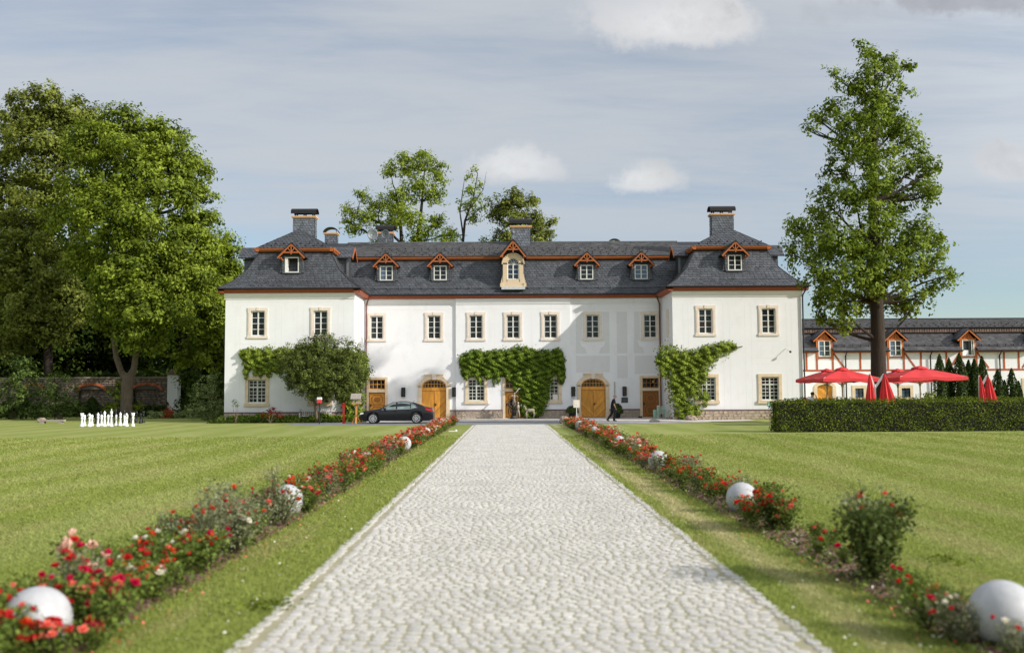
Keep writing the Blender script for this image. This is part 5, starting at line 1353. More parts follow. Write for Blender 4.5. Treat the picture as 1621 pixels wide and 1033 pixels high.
make_tree('tall_tree', tuple(at(1392, 664, 60)) [:2] + (0,), trk([(1391, 676, .80, 0), (1391, 650, .58, 0), (1391, 600, .46, 0), (1390, 540, .42, 0), (1388, 480, .38, 0), (1385, 400, .31, 0), (1381, 320, .25, 0), (1384, 240, .20, 0), (1388, 160, .12, 0), (1384, 90, .05, 0)], 60),
          bl([(t[0], t[1], t[2] * .90, t[3]) for t in rb], 60), 'tall slender leafy tree standing over the red parasols right of the house', 'tree', M_['barkdark'], G['oak'], per_m2=3.1, clump_r=.42, per_clump=36, leaf=.22, seed=5, limb_r=.12, twigs=5, fill=.45, flat=.9)

# left group
T1 = [(180, 205, 34), (225, 215, 40), (270, 240, 38), (145, 235, 40), (300, 272, 30), (315, 305, 22), (200, 265, 52, -2), (255, 290, 50, -1), (140, 300, 42, -1), (305, 340, 32), (110, 345, 34, 0), (175, 345, 50, -3), (235, 365, 52, -3), (290, 385, 42, -1),
      (130, 400, 30), (185, 420, 40, -3), (240, 435, 46, -3), (300, 440, 40, -1), (325, 395, 26, 1), (180, 475, 34, -3), (225, 490, 40, -3.5), (275, 495, 38, -2), (160, 445, 22, -2), (210, 530, 28, -2.5), (250, 540, 22, -1), (170, 510, 18, -1), (330, 350, 12, 0), (205, 185, 14, 0), (240, 195, 12, 0), (262, 205, 12, 0)]
make_tree('broad_tree', (at(200, 657, 86).x, 86, 0), trk([(200, 664, .62, 0), (200, 640, .48, 0), (201, 612, .46, 0), (203, 597, .48, 0), (204, 590, .30, 0)], 86), bl(T1, 86),
          'big broad fresh green tree with forked trunk behind the white chess figures', 'tree', M_['bark'], G['tree'], per_m2=1.5, clump_r=.78, per_clump=85, leaf=.30, seed=8, limb_r=.16, twigs=2,
          forks=[trk([(203, 600, .36, 0), (212, 584, .28, 0), (215, 560, .25, 0), (220, 520, .2, 0), (232, 440, .15, 0), (245, 340, .1, 0)], 86), trk([(201, 602, .34, 0), (192, 588, .27, 0), (184, 565, .24, 0), (178, 520, .2, 0), (172, 440, .16, 0), (185, 330, .1, 0)], 86)])
T0 = [(62, 175, 34), (30, 195, 26), (100, 182, 30), (135, 190, 22), (15, 240, 28), (65, 230, 44, -1), (115, 235, 36), (20, 300, 36, 0), (70, 300, 44, -2), (-25, 350, 50), (35, 360, 40, -3), (85, 370, 40, -3), (20, 420, 40, -3), (75, 440, 40, -3), (-30, 450, 50), (110, 480, 34, -2), (40, 490, 42, -3), (90, 520, 30, -2), (20, 545, 34), (80, 148, 12), (25, 160, 12), (125, 165, 10), (-40, 260, 40), (-60, 540, 50)]
make_tree('tall_dark_tree', (at(70, 640, 98).x, 98, 0), trk([(78, 664, .5, 0), (76, 560, .42, 0), (72, 440, .35, 0), (68, 300, .25, 0), (66, 190, .1, 0)], 98), bl(T0, 98),
          'tallest dark green tree at the far left edge, behind the stone wall', 'tree', M_['barkdark'], G['treeolive'], per_m2=1.35, clump_r=.82, per_clump=75, leaf=.34, seed=9, limb_r=.16)
T2 = [(345, 385, 26), (365, 400, 20), (330, 430, 34), (358, 435, 26), (372, 420, 10), (335, 480, 34, -2), (365, 480, 24), (315, 520, 30, -2), (350, 530, 34, -1), (330, 560, 26, -1), (300, 560, 26), (370, 560, 30, 3)]
make_tree('round_topped_tree', (at(338, 640, 92).x, 92, 0), trk([(338, 662, .3, 0), (340, 560, .25, 0), (344, 470, .2, 0), (348, 400, .08, 0)], 92), bl(T2, 92),
          'smaller green tree tight against the left corner of the white house', 'tree', M_['barkdark'], G['tree'], per_m2=1.5, clump_r=.72, per_clump=66, leaf=.30, seed=10, limb_r=.12)
# wood behind the wall
LABW = ['dark leafy tree behind the stone wall at the far left', 'dark leafy tree behind the stone wall above the log bench', 'dark tree with bare leaning trunk behind the wall left of the chess figures', 'dark leafy tree behind the middle brick arch', 'dark leafy tree behind the forked trunk', 'dark leafy tree behind the right-hand niche', 'dark leafy tree above the white gate pillar', 'dark leafy tree between the pillar and the house corner', 'tall dark tree closing the gap left of the house']
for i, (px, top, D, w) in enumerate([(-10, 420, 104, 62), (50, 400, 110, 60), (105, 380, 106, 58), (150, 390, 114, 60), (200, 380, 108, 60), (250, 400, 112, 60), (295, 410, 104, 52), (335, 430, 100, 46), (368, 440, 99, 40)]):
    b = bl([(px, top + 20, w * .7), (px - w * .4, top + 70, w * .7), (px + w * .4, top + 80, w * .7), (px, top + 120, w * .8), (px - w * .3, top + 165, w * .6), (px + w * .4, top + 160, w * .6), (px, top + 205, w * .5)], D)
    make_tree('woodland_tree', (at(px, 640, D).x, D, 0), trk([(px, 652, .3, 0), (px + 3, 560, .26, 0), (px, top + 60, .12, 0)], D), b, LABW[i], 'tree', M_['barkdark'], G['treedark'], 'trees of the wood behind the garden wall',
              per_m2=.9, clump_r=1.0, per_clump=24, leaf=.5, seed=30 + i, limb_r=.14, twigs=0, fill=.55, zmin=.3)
def wood_floor():
    rg = np.random.default_rng(77); k = 9000
    P = np.stack([rg.uniform(-66, -20.6, k), rg.uniform(94.5, 120, k), rg.uniform(0, 4.2, k) ** 1.0], 1); Nn = unit(rg.normal(size=P.shape) + np.array([0, -.5, .5]))
    P2 = np.stack([rg.uniform(-70, -21, 11000), rg.uniform(118, 124, 11000), rg.uniform(0, 17, 11000)], 1); P = np.concatenate([P, P2]); Nn = unit(rg.normal(size=P.shape) + np.array([0, -.5, .5]))
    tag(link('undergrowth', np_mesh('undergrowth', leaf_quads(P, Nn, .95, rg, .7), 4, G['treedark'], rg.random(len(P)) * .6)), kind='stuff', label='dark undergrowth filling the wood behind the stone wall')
wood_floor()
# trees rising behind the ridge
A1 = [(640, 262, 22), (668, 262, 24), (695, 280, 16), (615, 270, 14), (660, 300, 24), (625, 310, 20), (690, 310, 18), (600, 322, 18), (575, 310, 12), (555, 335, 14), (580, 345, 20), (645, 345, 26, -2), (615, 355, 16), (690, 350, 16), (675, 370, 16), (560, 360, 14), (655, 385, 20), (600, 380, 18), (708, 372, 12), (640, 246, 8), (670, 245, 8), (700, 262, 8), (550, 352, 9), (628, 335, 20)]
make_tree('airy_tree', (at(650, 640, 104).x, 104, 0), trk([(652, 660, .4, 0), (648, 480, .32, 0), (655, 395, .26, 0), (664, 360, .2, 0), (668, 320, .14, 0), (672, 270, .05, 0)], 104), bl(A1, 104),
          'airy light green tree with visible branches behind the roof, above the satellite dishes', 'tree', M_['barkdark'], G['airy'], per_m2=4.6, clump_r=.46, per_clump=17, leaf=.25, seed=14, limb_r=.12, twigs=6, fill=.5,
          forks=[trk([(648, 440, .26, 0), (636, 390, .2, 0), (634, 350, .16, 0), (626, 300, .08, 0)], 104), trk([(636, 386, .14, 0), (600, 352, .1, 0), (566, 338, .05, 0)], 104), trk([(662, 380, .10, 0), (690, 355, .07, 0), (702, 335, .03, 0)], 104)], minr=.035)
A2 = [(744, 280, 8), (740, 300, 10), (758, 292, 8), (752, 315, 12), (742, 330, 12), (760, 330, 9), (728, 325, 7), (748, 345, 12), (712, 368, 12), (722, 384, 14), (700, 384, 12), (765, 385, 12), (752, 268, 5)]
make_tree('thin_tree', (at(738, 640, 102).x, 102, 0), trk([(738, 660, .25, 0), (736, 470, .2, 0), (732, 390, .15, 0), (736, 350, .12, 0), (750, 310, .07, 0), (756, 275, .03, 0)], 102), bl(A2, 102),
          'thin sparse tree with bare twigs behind the roof, middle one of the three', 'tree', M_['barkdark'], G['airy'], per_m2=4.6, clump_r=.38, per_clump=14, leaf=.24, seed=15, limb_r=.08, twigs=5, fill=.5,
          forks=[trk([(733, 372, .09, 0), (728, 335, .07, 0), (735, 285, .025, 0)], 102), trk([(745, 330, .05, 0), (765, 300, .03, 0), (770, 272, .01, 0)], 102)], minr=.03)
A3 = [(810, 312, 16), (825, 325, 22), (795, 325, 18), (845, 318, 10), (785, 340, 14), (815, 350, 24), (845, 345, 14), (800, 375, 20), (855, 360, 18), (870, 355, 10), (835, 385, 26), (865, 378, 16), (790, 385, 16), (775, 322, 6), (876, 352, 6), (850, 400, 30), (800, 405, 26)]
make_tree('olive_tree_crown', (at(820, 640, 100).x, 100, 0), trk([(822, 660, .35, 0), (820, 480, .3, 0), (818, 390, .22, 0), (815, 330, .08, 0)], 100), bl(A3, 100),
          'olive green tree behind the roof, right behind the central chimney', 'tree', M_['barkdark'], G['treeolive'], per_m2=3.4, clump_r=.46, per_clump=24, leaf=.27, seed=16, limb_r=.1, twigs=5, fill=.45, minr=.03)

# round grey-green tree before the left wing
RT = [(500, 548, 18), (515, 562, 32), (470, 570, 30), (545, 560, 26), (490, 590, 40, -.6), (535, 595, 42, -.6), (455, 590, 16), (565, 590, 22), (500, 606, 30, -.5), (545, 608, 28), (468, 602, 16), (568, 604, 11), (560, 575, 20), (515, 540, 14), (485, 552, 18), (520, 600, 36, 1)]
make_tree('round_garden_tree', (at(501, 668, 68.9).x, 68.9, 0), trk([(501, 671, .15, 0), (501, 655, .11, 0), (499, 640, .11, 0), (497, 632, .08, 0)], 68.9), bl(RT, 68.9),
          'round grey-green garden tree on a short trunk in front of the left wing', 'tree', M_['bark'], G['olive'], per_m2=11, clump_r=.26, per_clump=36, leaf=.11, seed=17, limb_r=.07, twigs=6, fill=.4,
          forks=[trk([(500, 645, .08, 0), (510, 628, .06, 0), (520, 600, .04, 0)], 68.9), trk([(499, 640, .07, 0), (492, 620, .05, 0), (480, 590, .03, 0)], 68.9)], minr=.012)

# ------------------------------------------------------------------ climbers on the wall
def climber(name, label, cat, boxes, y, n_per_m2, leafm, leaf, seed, stems, group=None, depth=.28, hang=.0, ragged=.28):
    """boxes: overlapping ellipses (px, py, rx, ry) on the wall plane y"""
    rng = np.random.default_rng(seed); rnd = random.Random(seed); PP = []; TT = []; NN = []
    for (px, py, rx, ry, *dy) in boxes:
        yy = y + (dy[0] if dy else 0)
        c = at(px, py, yy); s = yy / F_PX; a, b = rx * s, ry * s; k = int(PI * a * b * n_per_m2)
        th = rng.uniform(0, 2 * PI, k); q = np.sqrt(rng.random(k)) * (1 + rng.normal(0, ragged * .5, k))
        X = c.x + np.cos(th) * q * a; Z = c.z + np.sin(th) * q * b; thick = depth * np.sqrt(np.clip(1.15 - q ** 2, .05, 1))
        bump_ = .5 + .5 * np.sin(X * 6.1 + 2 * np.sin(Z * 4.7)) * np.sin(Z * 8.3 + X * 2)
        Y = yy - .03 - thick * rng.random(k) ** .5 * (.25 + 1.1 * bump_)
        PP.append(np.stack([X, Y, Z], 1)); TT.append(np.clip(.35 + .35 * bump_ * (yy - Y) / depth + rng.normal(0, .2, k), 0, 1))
        NN.append(unit(np.stack([rng.normal(0, .5, k) + .15, -np.ones(k), rng.normal(.45, .5, k)], 1)))
    P = np.concatenate(PP); T = np.concatenate(TT); Nn = np.concatenate(NN); ok = P[:, 2] > .02; P, T, Nn = P[ok], T[ok], Nn[ok]
    c = at(*stems[0][0], y); root = thing(name, (c.x, y - .15, 0), label, cat, group)
    link('foliage', np_mesh('foliage', leaf_quads(P, Nn, leaf, rng, .8, droop=.9), 4, leafm, T), root, True)
    st = MB()
    for pts in stems: 
        w = [at(px, py, y) - Vector((0, .05, 0)) for px, py in pts]; 
        for a, b in zip(w, w[1:]): st.tube(bent(a, b, 4, .04, 0, rnd), [.035] * 5, 5)
    st.build('stem', M_['bark'], root, True); return root
climber('creeper', 'dark green creeper over the central door, hanging down right of the bronze statue', 'climbing plant',
        [(755, 570, 25, 16), (740, 585, 11, 12), (790, 572, 30, 18), (825, 572, 36, 22), (862, 568, 28, 14), (885, 575, 9, 18), (888, 596, 6, 12), (882, 560, 9, 9), (775, 590, 14, 9), (843, 600, 30, 26, -.1), (845, 628, 23, 24, -.1), (840, 650, 19, 11, -.1), (822, 598, 14, 12), (870, 585, 14, 12), (757, 592, 5, 10), (748, 588, 7, 8), (768, 586, 6, 9), (796, 588, 9, 8), (806, 594, 6, 10), (771, 592, 3, 8), (789, 597, 3, 10), (891, 590, 4, 14), (760, 601, 3, 7), (782, 598, 2.5, 12), (816, 605, 5, 14), (735, 573, 8, 9), (738, 595, 4, 6)],
        YR, 620, G['ivy'], .125, 41, [[(845, 662), (842, 620), (835, 585), (780, 572), (745, 572)], [(838, 600), (870, 570), (885, 566)]], depth=.42)
climber('creeper', 'bright green creeper on the left wing, running behind the round garden tree', 'climbing plant',
        [(400, 563, 17, 13), (425, 568, 20, 17), (450, 565, 22, 14), (480, 565, 30, 15), (540, 570, 34, 16), (570, 572, 14, 16), (578, 590, 7, 12), (395, 575, 10, 10), (390, 588, 5, 7), (391, 594, 2.5, 9), (404, 580, 6, 6), (426, 588, 5, 9), (413, 590, 3, 9), (440, 583, 9, 8), (385, 560, 6, 8), (418, 583, 12, 9), (555, 600, 22, 22), (560, 635, 18, 20), (565, 655, 16, 9), (405, 590, 4, 5)],
        YW, 620, G['vine'], .115, 42, [[(560, 662), (556, 620), (550, 575), (470, 566), (400, 560)]], depth=.36)
climber('creeper', 'light green vine at the inner corner of the right wing, beside the chair', 'climbing plant',
        [(1058, 565, 16, 18, .0), (1050, 580, 10, 14), (1075, 575, 22, 22), (1095, 590, 20, 20), (1080, 600, 24, 24), (1105, 570, 24, 16), (1130, 555, 22, 10), (1150, 548, 14, 8), (1076, 628, 16, 20), (1086, 652, 19, 12), (1098, 648, 12, 9), (1052, 592, 6, 7), (1046, 575, 6, 6), (1068, 605, 8, 14), (1042, 566, 6, 3), (1110, 595, 10, 12), (1122, 565, 12, 9), (1115, 630, 7, 12), (1162, 550, 5, 4), (1040, 572, 4, 5), (1100, 620, 9, 14), (1095, 655, 9, 6)],
        YW, 460, G['vine'], .12, 43, [[(1074, 663), (1072, 620), (1075, 580), (1120, 560), (1175, 548)], [(1075, 600), (1052, 570)]], depth=.45, ragged=.5)

# ------------------------------------------------------------------ hedge, columnar conifers, shrubs
def leaf_box(faces, n_m2, leaf, leafm, seed, root, name='foliage', rough=.11):
    """faces: (corner, edge u, edge v, outward normal)"""
    rng = np.random.default_rng(seed); PP = []; NN = []; TT = []
    for c, u, v, nrm in faces:
        c, u, v, nrm = map(np.array, (c, u, v, nrm)); A = np.linalg.norm(np.cross(u, v)); k = int(A * n_m2)
        a, b = rng.random(k), rng.random(k); P = c + a[:, None] * u + b[:, None] * v
        w = np.sin(P[:, 0] * 3.1 + 1.3 * np.sin(P[:, 2] * 4)) * np.sin(P[:, 1] * 2.7 + P[:, 2] * 5) * .5
        P = P + nrm * ((rng.random(k) - .6)[:, None] * rough * 2 + w[:, None] * rough)
        PP.append(P); NN.append(unit(nrm + rng.normal(size=(k, 3)) * .6 + np.array([0, 0, .25]))); TT.append(np.clip(.42 + .25 * w + rng.normal(0, .22, k), 0, 1))
    P = np.concatenate(PP); N = np.concatenate(NN); T = np.concatenate(TT)
    return link(name, np_mesh(name, leaf_quads(P, N, leaf, rng, .6), 4, leafm, T), root, True)
HZ = 1.48; hx0 = at(1229, 660, 48).x
def hedge(name, p0, p1, w, label, seed, n=420, leaf=.075, h=HZ):
    a, b = Vector((*p0, 0)), Vector((*p1, 0)); d = (b - a).normalized(); nr = Vector((d.y, -d.x, 0)); L = (b - a).length
    root = thing(name, tuple(a.lerp(b, .5)), label, 'hedge')
    core = MB(); q = [a + d * .12 - nr * (w - .1) , b - nr * (w - .1), b - nr * .1, a + d * .12 - nr * .1]; q = [a + d * .1 - nr * .1, b - nr * .1, b - nr * (w - .1), a + d * .1 - nr * (w - .1)]
    core.add([tuple(v) for v in q] + [(v.x, v.y, h - .1) for v in q], [(0, 1, 5, 4), (1, 2, 6, 5), (2, 3, 7, 6), (3, 0, 4, 7), (4, 5, 6, 7)]); core.build('twigs', M_['hedgecore'], root, True)
    up = Vector((0, 0, h))
    leaf_box([(a, d * L, up, nr), (a - nr * w, d * L, up, -nr), (a - nr * w, nr * w, up, -d), (a - nr * w + up, d * L, nr * w, Vector((0, 0, 1)))], n, leaf, G['hedge'], seed, root)
    return root
M_['hedgecore'] = pm('hedge_twigs', (.018, .020, .010), .95, .3, 8)
hedge('clipped_hedge', (hx0, 48.0), (hx0 + 14.5, 48.0), 1.1, 'long clipped green hedge along the lawn in front of the red parasols', 51)
hedge('clipped_hedge', (17.6, 62.4), (35, 62.4), 1.0, 'low clipped hedge at the back of the parasol terrace', 52, 160, .09, 1.50)
def conifer(name, px, top, D, w, label, seed, group=None, leafm='thuja', bottom=0.0, cat='conifer', n=2600, leaf=.16):
    rng = np.random.default_rng(seed); c = at(px, top, D); H = c.z; R = w * D / F_PX / 2
    root = thing(name, (c.x, D, 0), label, cat, group); MB().tube([(0, 0, 0), (0, 0, H * .9)], [.06, .02], 6).build('trunk', M_['barkdark'], root)
    t = rng.random(n) ** .8; th = rng.uniform(0, 2 * PI, n); rad = R * np.minimum(1, (1 - t) * 2.6) ** .75 * np.minimum(1, .6 + t * 4) * (.75 + .3 * rng.random(n)) * (1 + .12 * np.sin(th * 5 + t * 9))
    P = np.stack([np.cos(th) * rad, np.sin(th) * rad, bottom + t * (H - bottom)], 1); N = unit(np.stack([np.cos(th), np.sin(th), .3 + 0 * th], 1) + rng.normal(size=(n, 3)) * .5)
    link('foliage', np_mesh('foliage', leaf_quads(P, N, leaf, rng, .5, -.8), 4, G[leafm], np.clip(rng.normal(.45, .25, n), 0, 1)), root)
    MB().lathe([(R * .55, .05), (R * .6, H * .3), (R * .35, H * .6), (.02, H * .9)], (0, 0, 0), 8).build('dense_heart', M_['hedgecore'], root)
    return root
for i, (px, top, w, lab) in enumerate([(1487, 561, 17, 'dark columnar conifer, leftmost of the clump beside the barn dormers'), (1502, 567, 16, 'dark columnar conifer, second from the left in the clump'), (1518, 560, 20, 'bushy columnar conifer with loose lighter top, third in the clump'),
                                       (1533, 570, 15, 'columnar conifer in the clump left of the closed right-hand parasol, fourth from the left'), (1542, 568, 14, 'slim pointed conifer, fifth in the clump'), (1554, 564, 15, 'tall columnar conifer at the right end of the clump')]):
    conifer('columnar_conifer', px, top, 79 + (i % 2) * .8, w * 1.25, lab, 60 + i, 'columnar conifers before the half-timbered building')
for i, (px, top, w, lab) in enumerate([(1579, 585, 17, 'single columnar conifer just right of the closed right-hand parasol'), (1590, 602, 9, 'small narrow conifer between two bigger ones at the right'), (1601, 583, 15, 'columnar conifer under the small arched window at the right edge'), (1612, 603, 10, 'small conifer nearest the right edge of the photo')]):
    conifer('columnar_conifer', px, top, 81, w * 1.2, lab, 70 + i, 'columnar conifers before the half-timbered building', n=1600)

def shrub(name, blobs, D, label, cat, leafm, leaf, per_m2, clump_r, per_clump, seed, group=None, stems=5, flat=.7, zmin=.0, bark='bark'):
    rng = np.random.default_rng(seed); rnd = random.Random(seed); b = bl(blobs, D); b0 = b[0]
    root = thing(name, (b0[0], b0[1], 0), label, cat, group); P, N, T, C = crown_cloud(b, per_m2, clump_r, per_clump, leaf, rng, .45, flat, zmin)
    link('foliage', np_mesh('foliage', leaf_quads(P, N, leaf, rng), 4, G[leafm], T), root, True)
    st = MB()
    for bb in b:
        st.tube(bent((b0[0] + rnd.uniform(-.06, .06), b0[1], 0), bb[:3], 4, .1, 0, rnd), [.03, .025, .02, .012, .008], 5)
    st.build('stem', M_[bark], root, True); return root
# left garden border
shrub('spruce_bush', [(20, 600, 34), (40, 625, 34), (15, 645, 34), (55, 650, 22), (45, 585, 16), (30, 572, 14)], 84, 'dark spreading conifer at the left edge before the stone wall', 'conifer', 'spruce', .22, 3, .5, 18, 81, flat=.4)
shrub('loose_conifer', [(95, 640, 24), (88, 615, 18), (110, 645, 18), (78, 650, 18), (100, 600, 9), (84, 600, 8), (120, 612, 8), (75, 620, 12)], 80, 'loose mid green bush in front of the left brick arch', 'bush', 'spruce', .16, 6, .3, 18, 82, flat=.8)
shrub('leafy_bush', [(186, 625, 14), (180, 645, 14), (215, 640, 9), (190, 605, 9)], 89, 'bright big-leaved bush beside the forked trunk', 'bush', 'tree', .28, 4, .35, 10, 83)
conifer('topiary_cone', 146, 628, 88, 20, 'black-green clipped cone in front of the middle niche', 84, leafm='thuja', cat='topiary', n=1800)
shrub('dogwood_bush', [(330, 612, 20), (322, 640, 26), (340, 640, 24), (310, 650, 14), (345, 655, 14), (335, 595, 8)], 76, 'pale variegated bush left of the house corner', 'bush', 'dogwood', .14, 8, .26, 14, 85, flat=.35)
shrub('dark_bush', [(300, 600, 18), (310, 625, 24), (290, 640, 14), (350, 610, 20), (352, 640, 20)], 86, 'dark bush between the white pillar and the variegated bush', 'bush', 'treedark', .22, 3.5, .45, 18, 86)
shrub('red_azalea', [(266, 648, 6), (266, 655, 9)], 84, 'small scarlet-leaved shrub in the border before the white pillar', 'shrub', 'redplant', .12, 14, .16, 10, 87)
def border(name, label, x0, x1, y, h, seed, leafm, leaf=.3, n=900, deep=1.2):
    rng = np.random.default_rng(seed); X = rng.uniform(x0, x1, n); w = .55 + .45 * np.sin(X * 2.3) * np.sin(X * .9 + 1)
    P = np.stack([X, y + rng.uniform(0, deep, n), rng.random(n) * h * (.4 + .6 * w)], 1); N = unit(rng.normal(size=(n, 3)) * .6 + np.array([0, -.7, .5]))
    return tag(link(name, np_mesh(name, leaf_quads(P, N, leaf, rng, .35, -1.2), 4, G[leafm], np.clip(rng.normal(.5, .25, n), 0, 1))), label=label, kind='stuff')
border('hosta_border', 'low row of pale-edged leafy perennials before the stone wall', at(232, 650, 84).x, at(318, 650, 84).x, 84, .75, 91, 'hosta', .34, 900)
border('wall_weeds', 'low dark greenery along the foot of the stone wall', -50, -31, 91.3, 1.5, 92, 'treedark', .35, 3800, 1.6)
border('wing_border', 'dark green perennials along the foot of the left wing', -20.2, -9.8, 69.2, .62, 93, 'ivy', .24, 5200, 1.5)
border('wing_border_front', 'low green plants edging the lawn before the left wing', -20.6, -11.5, 68.4, .3, 94, 'treedark', .16, 3200, 1.0)
def potted(name, px, py, D, label, h, r, leafm, seed):
    c = at(px, py, D); root = thing(name, (c.x, D, .05 if D > 72.6 else .0), label, 'potted plant', 'potted conifers flanking the right gate')
    MB().lathe([(.20, 0), (.22, .02), (.28, .42), (.30, .44), (.26, .44), (.25, .40)], (0, 0, 0), 14).build('pot', M_['iron'], root, smooth=True)
    rng = np.random.default_rng(seed); n = 1500; d = unit(rng.normal(size=(n, 3))); d[:, 2] = np.abs(d[:, 2]) - .25
    P = np.array([0, 0, .55]) + d * np.array([r, r, h - .6]) * (rng.random((n, 1)) ** .4)
    link('foliage', np_mesh('foliage', leaf_quads(P, unit(d + rng.normal(size=(n, 3)) * .4), .12, rng, .35), 4, G[leafm], rng.random(n)), root)
    MB().tube([(0, 0, .3), (0, 0, h * .8)], [.03, .01], 6).build('stem', M_['bark'], root); return root
potted('potted_conifer', 906, 660, 74.6, 'dark potted conifer left of the right-hand arched gate', 1.15, .52, 'spruce', 96)
potted('potted_conifer', 977, 660, 74.6, 'dark potted conifer right of the arched gate, behind the walking man', 1.35, .48, 'spruce', 97)
shrub('standard_shrub', [(373, 640, 6), (371, 636, 4), (376, 644, 4)], 68.0, 'tiny round-headed standard tree at the left wing corner', 'shrub', 'olive', .07, 30, .1, 8, 98)
shrub('red_maple', [(428, 652, 9), (418, 657, 7), (440, 656, 8), (432, 646, 5)], 68.2, 'small red-leaved maple in front of the left wing', 'shrub', 'maple', .10, 16, .15, 10, 99, flat=.3)
shrub('leafy_bush', [(1466, 632, 14), (1460, 640, 12), (1474, 640, 10), (1466, 622, 6)], 60.5, 'light green bush behind the hedge left of the conifer clump', 'bush', 'tree', .12, 8, .22, 14, 100)

# ------------------------------------------------------------------ sphere lamps in the flower beds
def ball_mesh(r):
    mb = MB(); n, m = 40, 24; prof = [(max(.0005, r * math.sin(PI * i / m)), -r * math.cos(PI * i / m) + r - .035) for i in range(m + 1)]
    mb.lathe(prof, (0, 0, 0), n); return mb.mesh('globe', M_['ball'], True)
BALL = ball_mesh(.255)
BASE_ = MB().lathe([(.14, -.03), (.14, .015), (.11, .02)], (0, 0, 0), 16).mesh('base', M_['iron'])
LBALL = [(-3.60, 7.75), (-3.57, 16.3), (-3.57, 25.2), (-3.56, 34.4), (-3.57, 43.4), (-3.50, 52.4), (-3.55, 60.8)]
RBALL = [(3.80, 7.75), (3.78, 16.2), (3.78, 25.1), (3.78, 34.0), (3.78, 43.3), (3.80, 52.6)]
ORD = ['nearest', 'second nearest', 'third from the camera', 'fourth from the camera', 'fifth from the camera', 'sixth from the camera', 'farthest']
for side, lst in (('left', LBALL), ('right', RBALL)):
    for i, (x, y) in enumerate(lst):
        o = thing('sphere_lamp', (x, y, .02), f'white sphere lamp in the {side} rose bed, {ORD[i] if i < len(lst) - 1 else "farthest"} of its row', 'garden lamp', 'white sphere lamps in the flower beds')
        link('globe', BALL, o); link('base', BASE_, o)

# ------------------------------------------------------------------ roses
def bloom_mesh(r, mat, seed):
    rg = random.Random(seed); mb = MB()
    for ring, (n, rad, tilt, h) in enumerate([(5, r, .45, 0), (5, r * .78, .85, r * .18), (4, r * .5, 1.2, r * .34)]):
        for k in range(n):
            a = 2 * PI * k / n + ring * .6 + rg.uniform(-.2, .2); w = rad * .75
            c, s = math.cos(a), math.sin(a); t = tilt + rg.uniform(-.15, .15); o, z = rad * math.cos(t), h + rad * math.sin(t)
            mb.add([(0, 0, h * .6), (c * o * .6 - s * w * .6, s * o * .6 + c * w * .6, z * .7), (c * o, s * o, z + rg.uniform(0, .2) * r), (c * o * .6 + s * w * .6, s * o * .6 - c * w * .6, z * .7)], [(0, 1, 2, 3)])
    me = mb.mesh('bloom', mat); a = me.attributes.new('tone', 'FLOAT', 'POINT'); a.data.foreach_set('value', [rg.random() for _ in range(len(mb.v))]); return me
BLOOM = {k: [bloom_mesh(.042, m, 3 * i + j) for j in range(3)] for i, (k, m) in enumerate(B_.items())}
def rose_foliage(seed, r, h, n, leafm, leaf=.042, sparse=0.0):
    rng = np.random.default_rng(seed); k = 14; ang = rng.uniform(0, 2 * PI, k); sp = rng.uniform(.2, 1.0, k); tips = np.stack([np.cos(ang) * r * sp, np.sin(ang) * r * sp, h * rng.uniform(.6, 1.0, k)], 1)
    i = rng.integers(0, k, n); t = rng.random(n) ** .6; P = tips[i] * np.stack([t, t, t], 1); P[:, 2] = tips[i][:, 2] * t ** .9
    P += rng.normal(size=(n, 3)) * np.array([.055, .055, .04]) * (1 + r)
    P[:, 2] = np.abs(P[:, 2]) + .015; N = unit(rng.normal(size=(n, 3)) * .7 + np.array([0, 0, .8]))
    fol = np_mesh('foliage', leaf_quads(P, N, leaf, rng, .62), 4, G[leafm], np.clip(rng.normal(.5, .28, n), 0, 1))
    mb = MB(); rr = random.Random(seed)
    for tp in tips: mb.tube(bent((0, 0, 0), tp, 3, .08, 0, rr), [.007, .006, .005, .003], 4, False)
    return fol, mb.mesh('stems', M_['rosestem']), tips
M_['rosestem'] = pm('green_brown_stem', (.09, .085, .035), .8, .2, 8)
PROTO = [rose_foliage(200 + i, r, h, n, lm, lf) for i, (r, h, n, lm, lf) in enumerate([(.34, .42, 900, 'rose', .045), (.32, .50, 900, 'rose', .045), (.36, .34, 850, 'rose', .042), (.30, .56, 800, 'rosepale', .038), (.36, .46, 1050, 'rose', .05)])]
NAMEC = {'red': 'deep red', 'crimson': 'crimson', 'orange': 'orange-red', 'coral': 'coral pink', 'pink': 'pale pink', 'white': 'cream white', 'yellow': 'apricot'}
PLACE = ['before the nearest sphere lamp'] + [f'beyond the {q} sphere lamp' for q in ('nearest', 'second', 'third', 'fourth', 'fifth', 'sixth', 'seventh')]
RANK = ['first', 'second', 'third', 'fourth', 'fifth', 'sixth', 'seventh', 'eighth', 'ninth', 'tenth', 'eleventh', 'twelfth', 'thirteenth', 'fourteenth', 'fifteenth', 'sixteenth', 'seventeenth', 'eighteenth', 'nineteenth', 'twentieth'] + ['twenty-' + q for q in ('first', 'second', 'third', 'fourth', 'fifth', 'sixth', 'seventh', 'eighth', 'ninth')] + ['thirtieth'] + ['thirty-' + q for q in ('first', 'second', 'third', 'fourth', 'fifth', 'sixth', 'seventh', 'eighth', 'ninth')]
cnt = {}
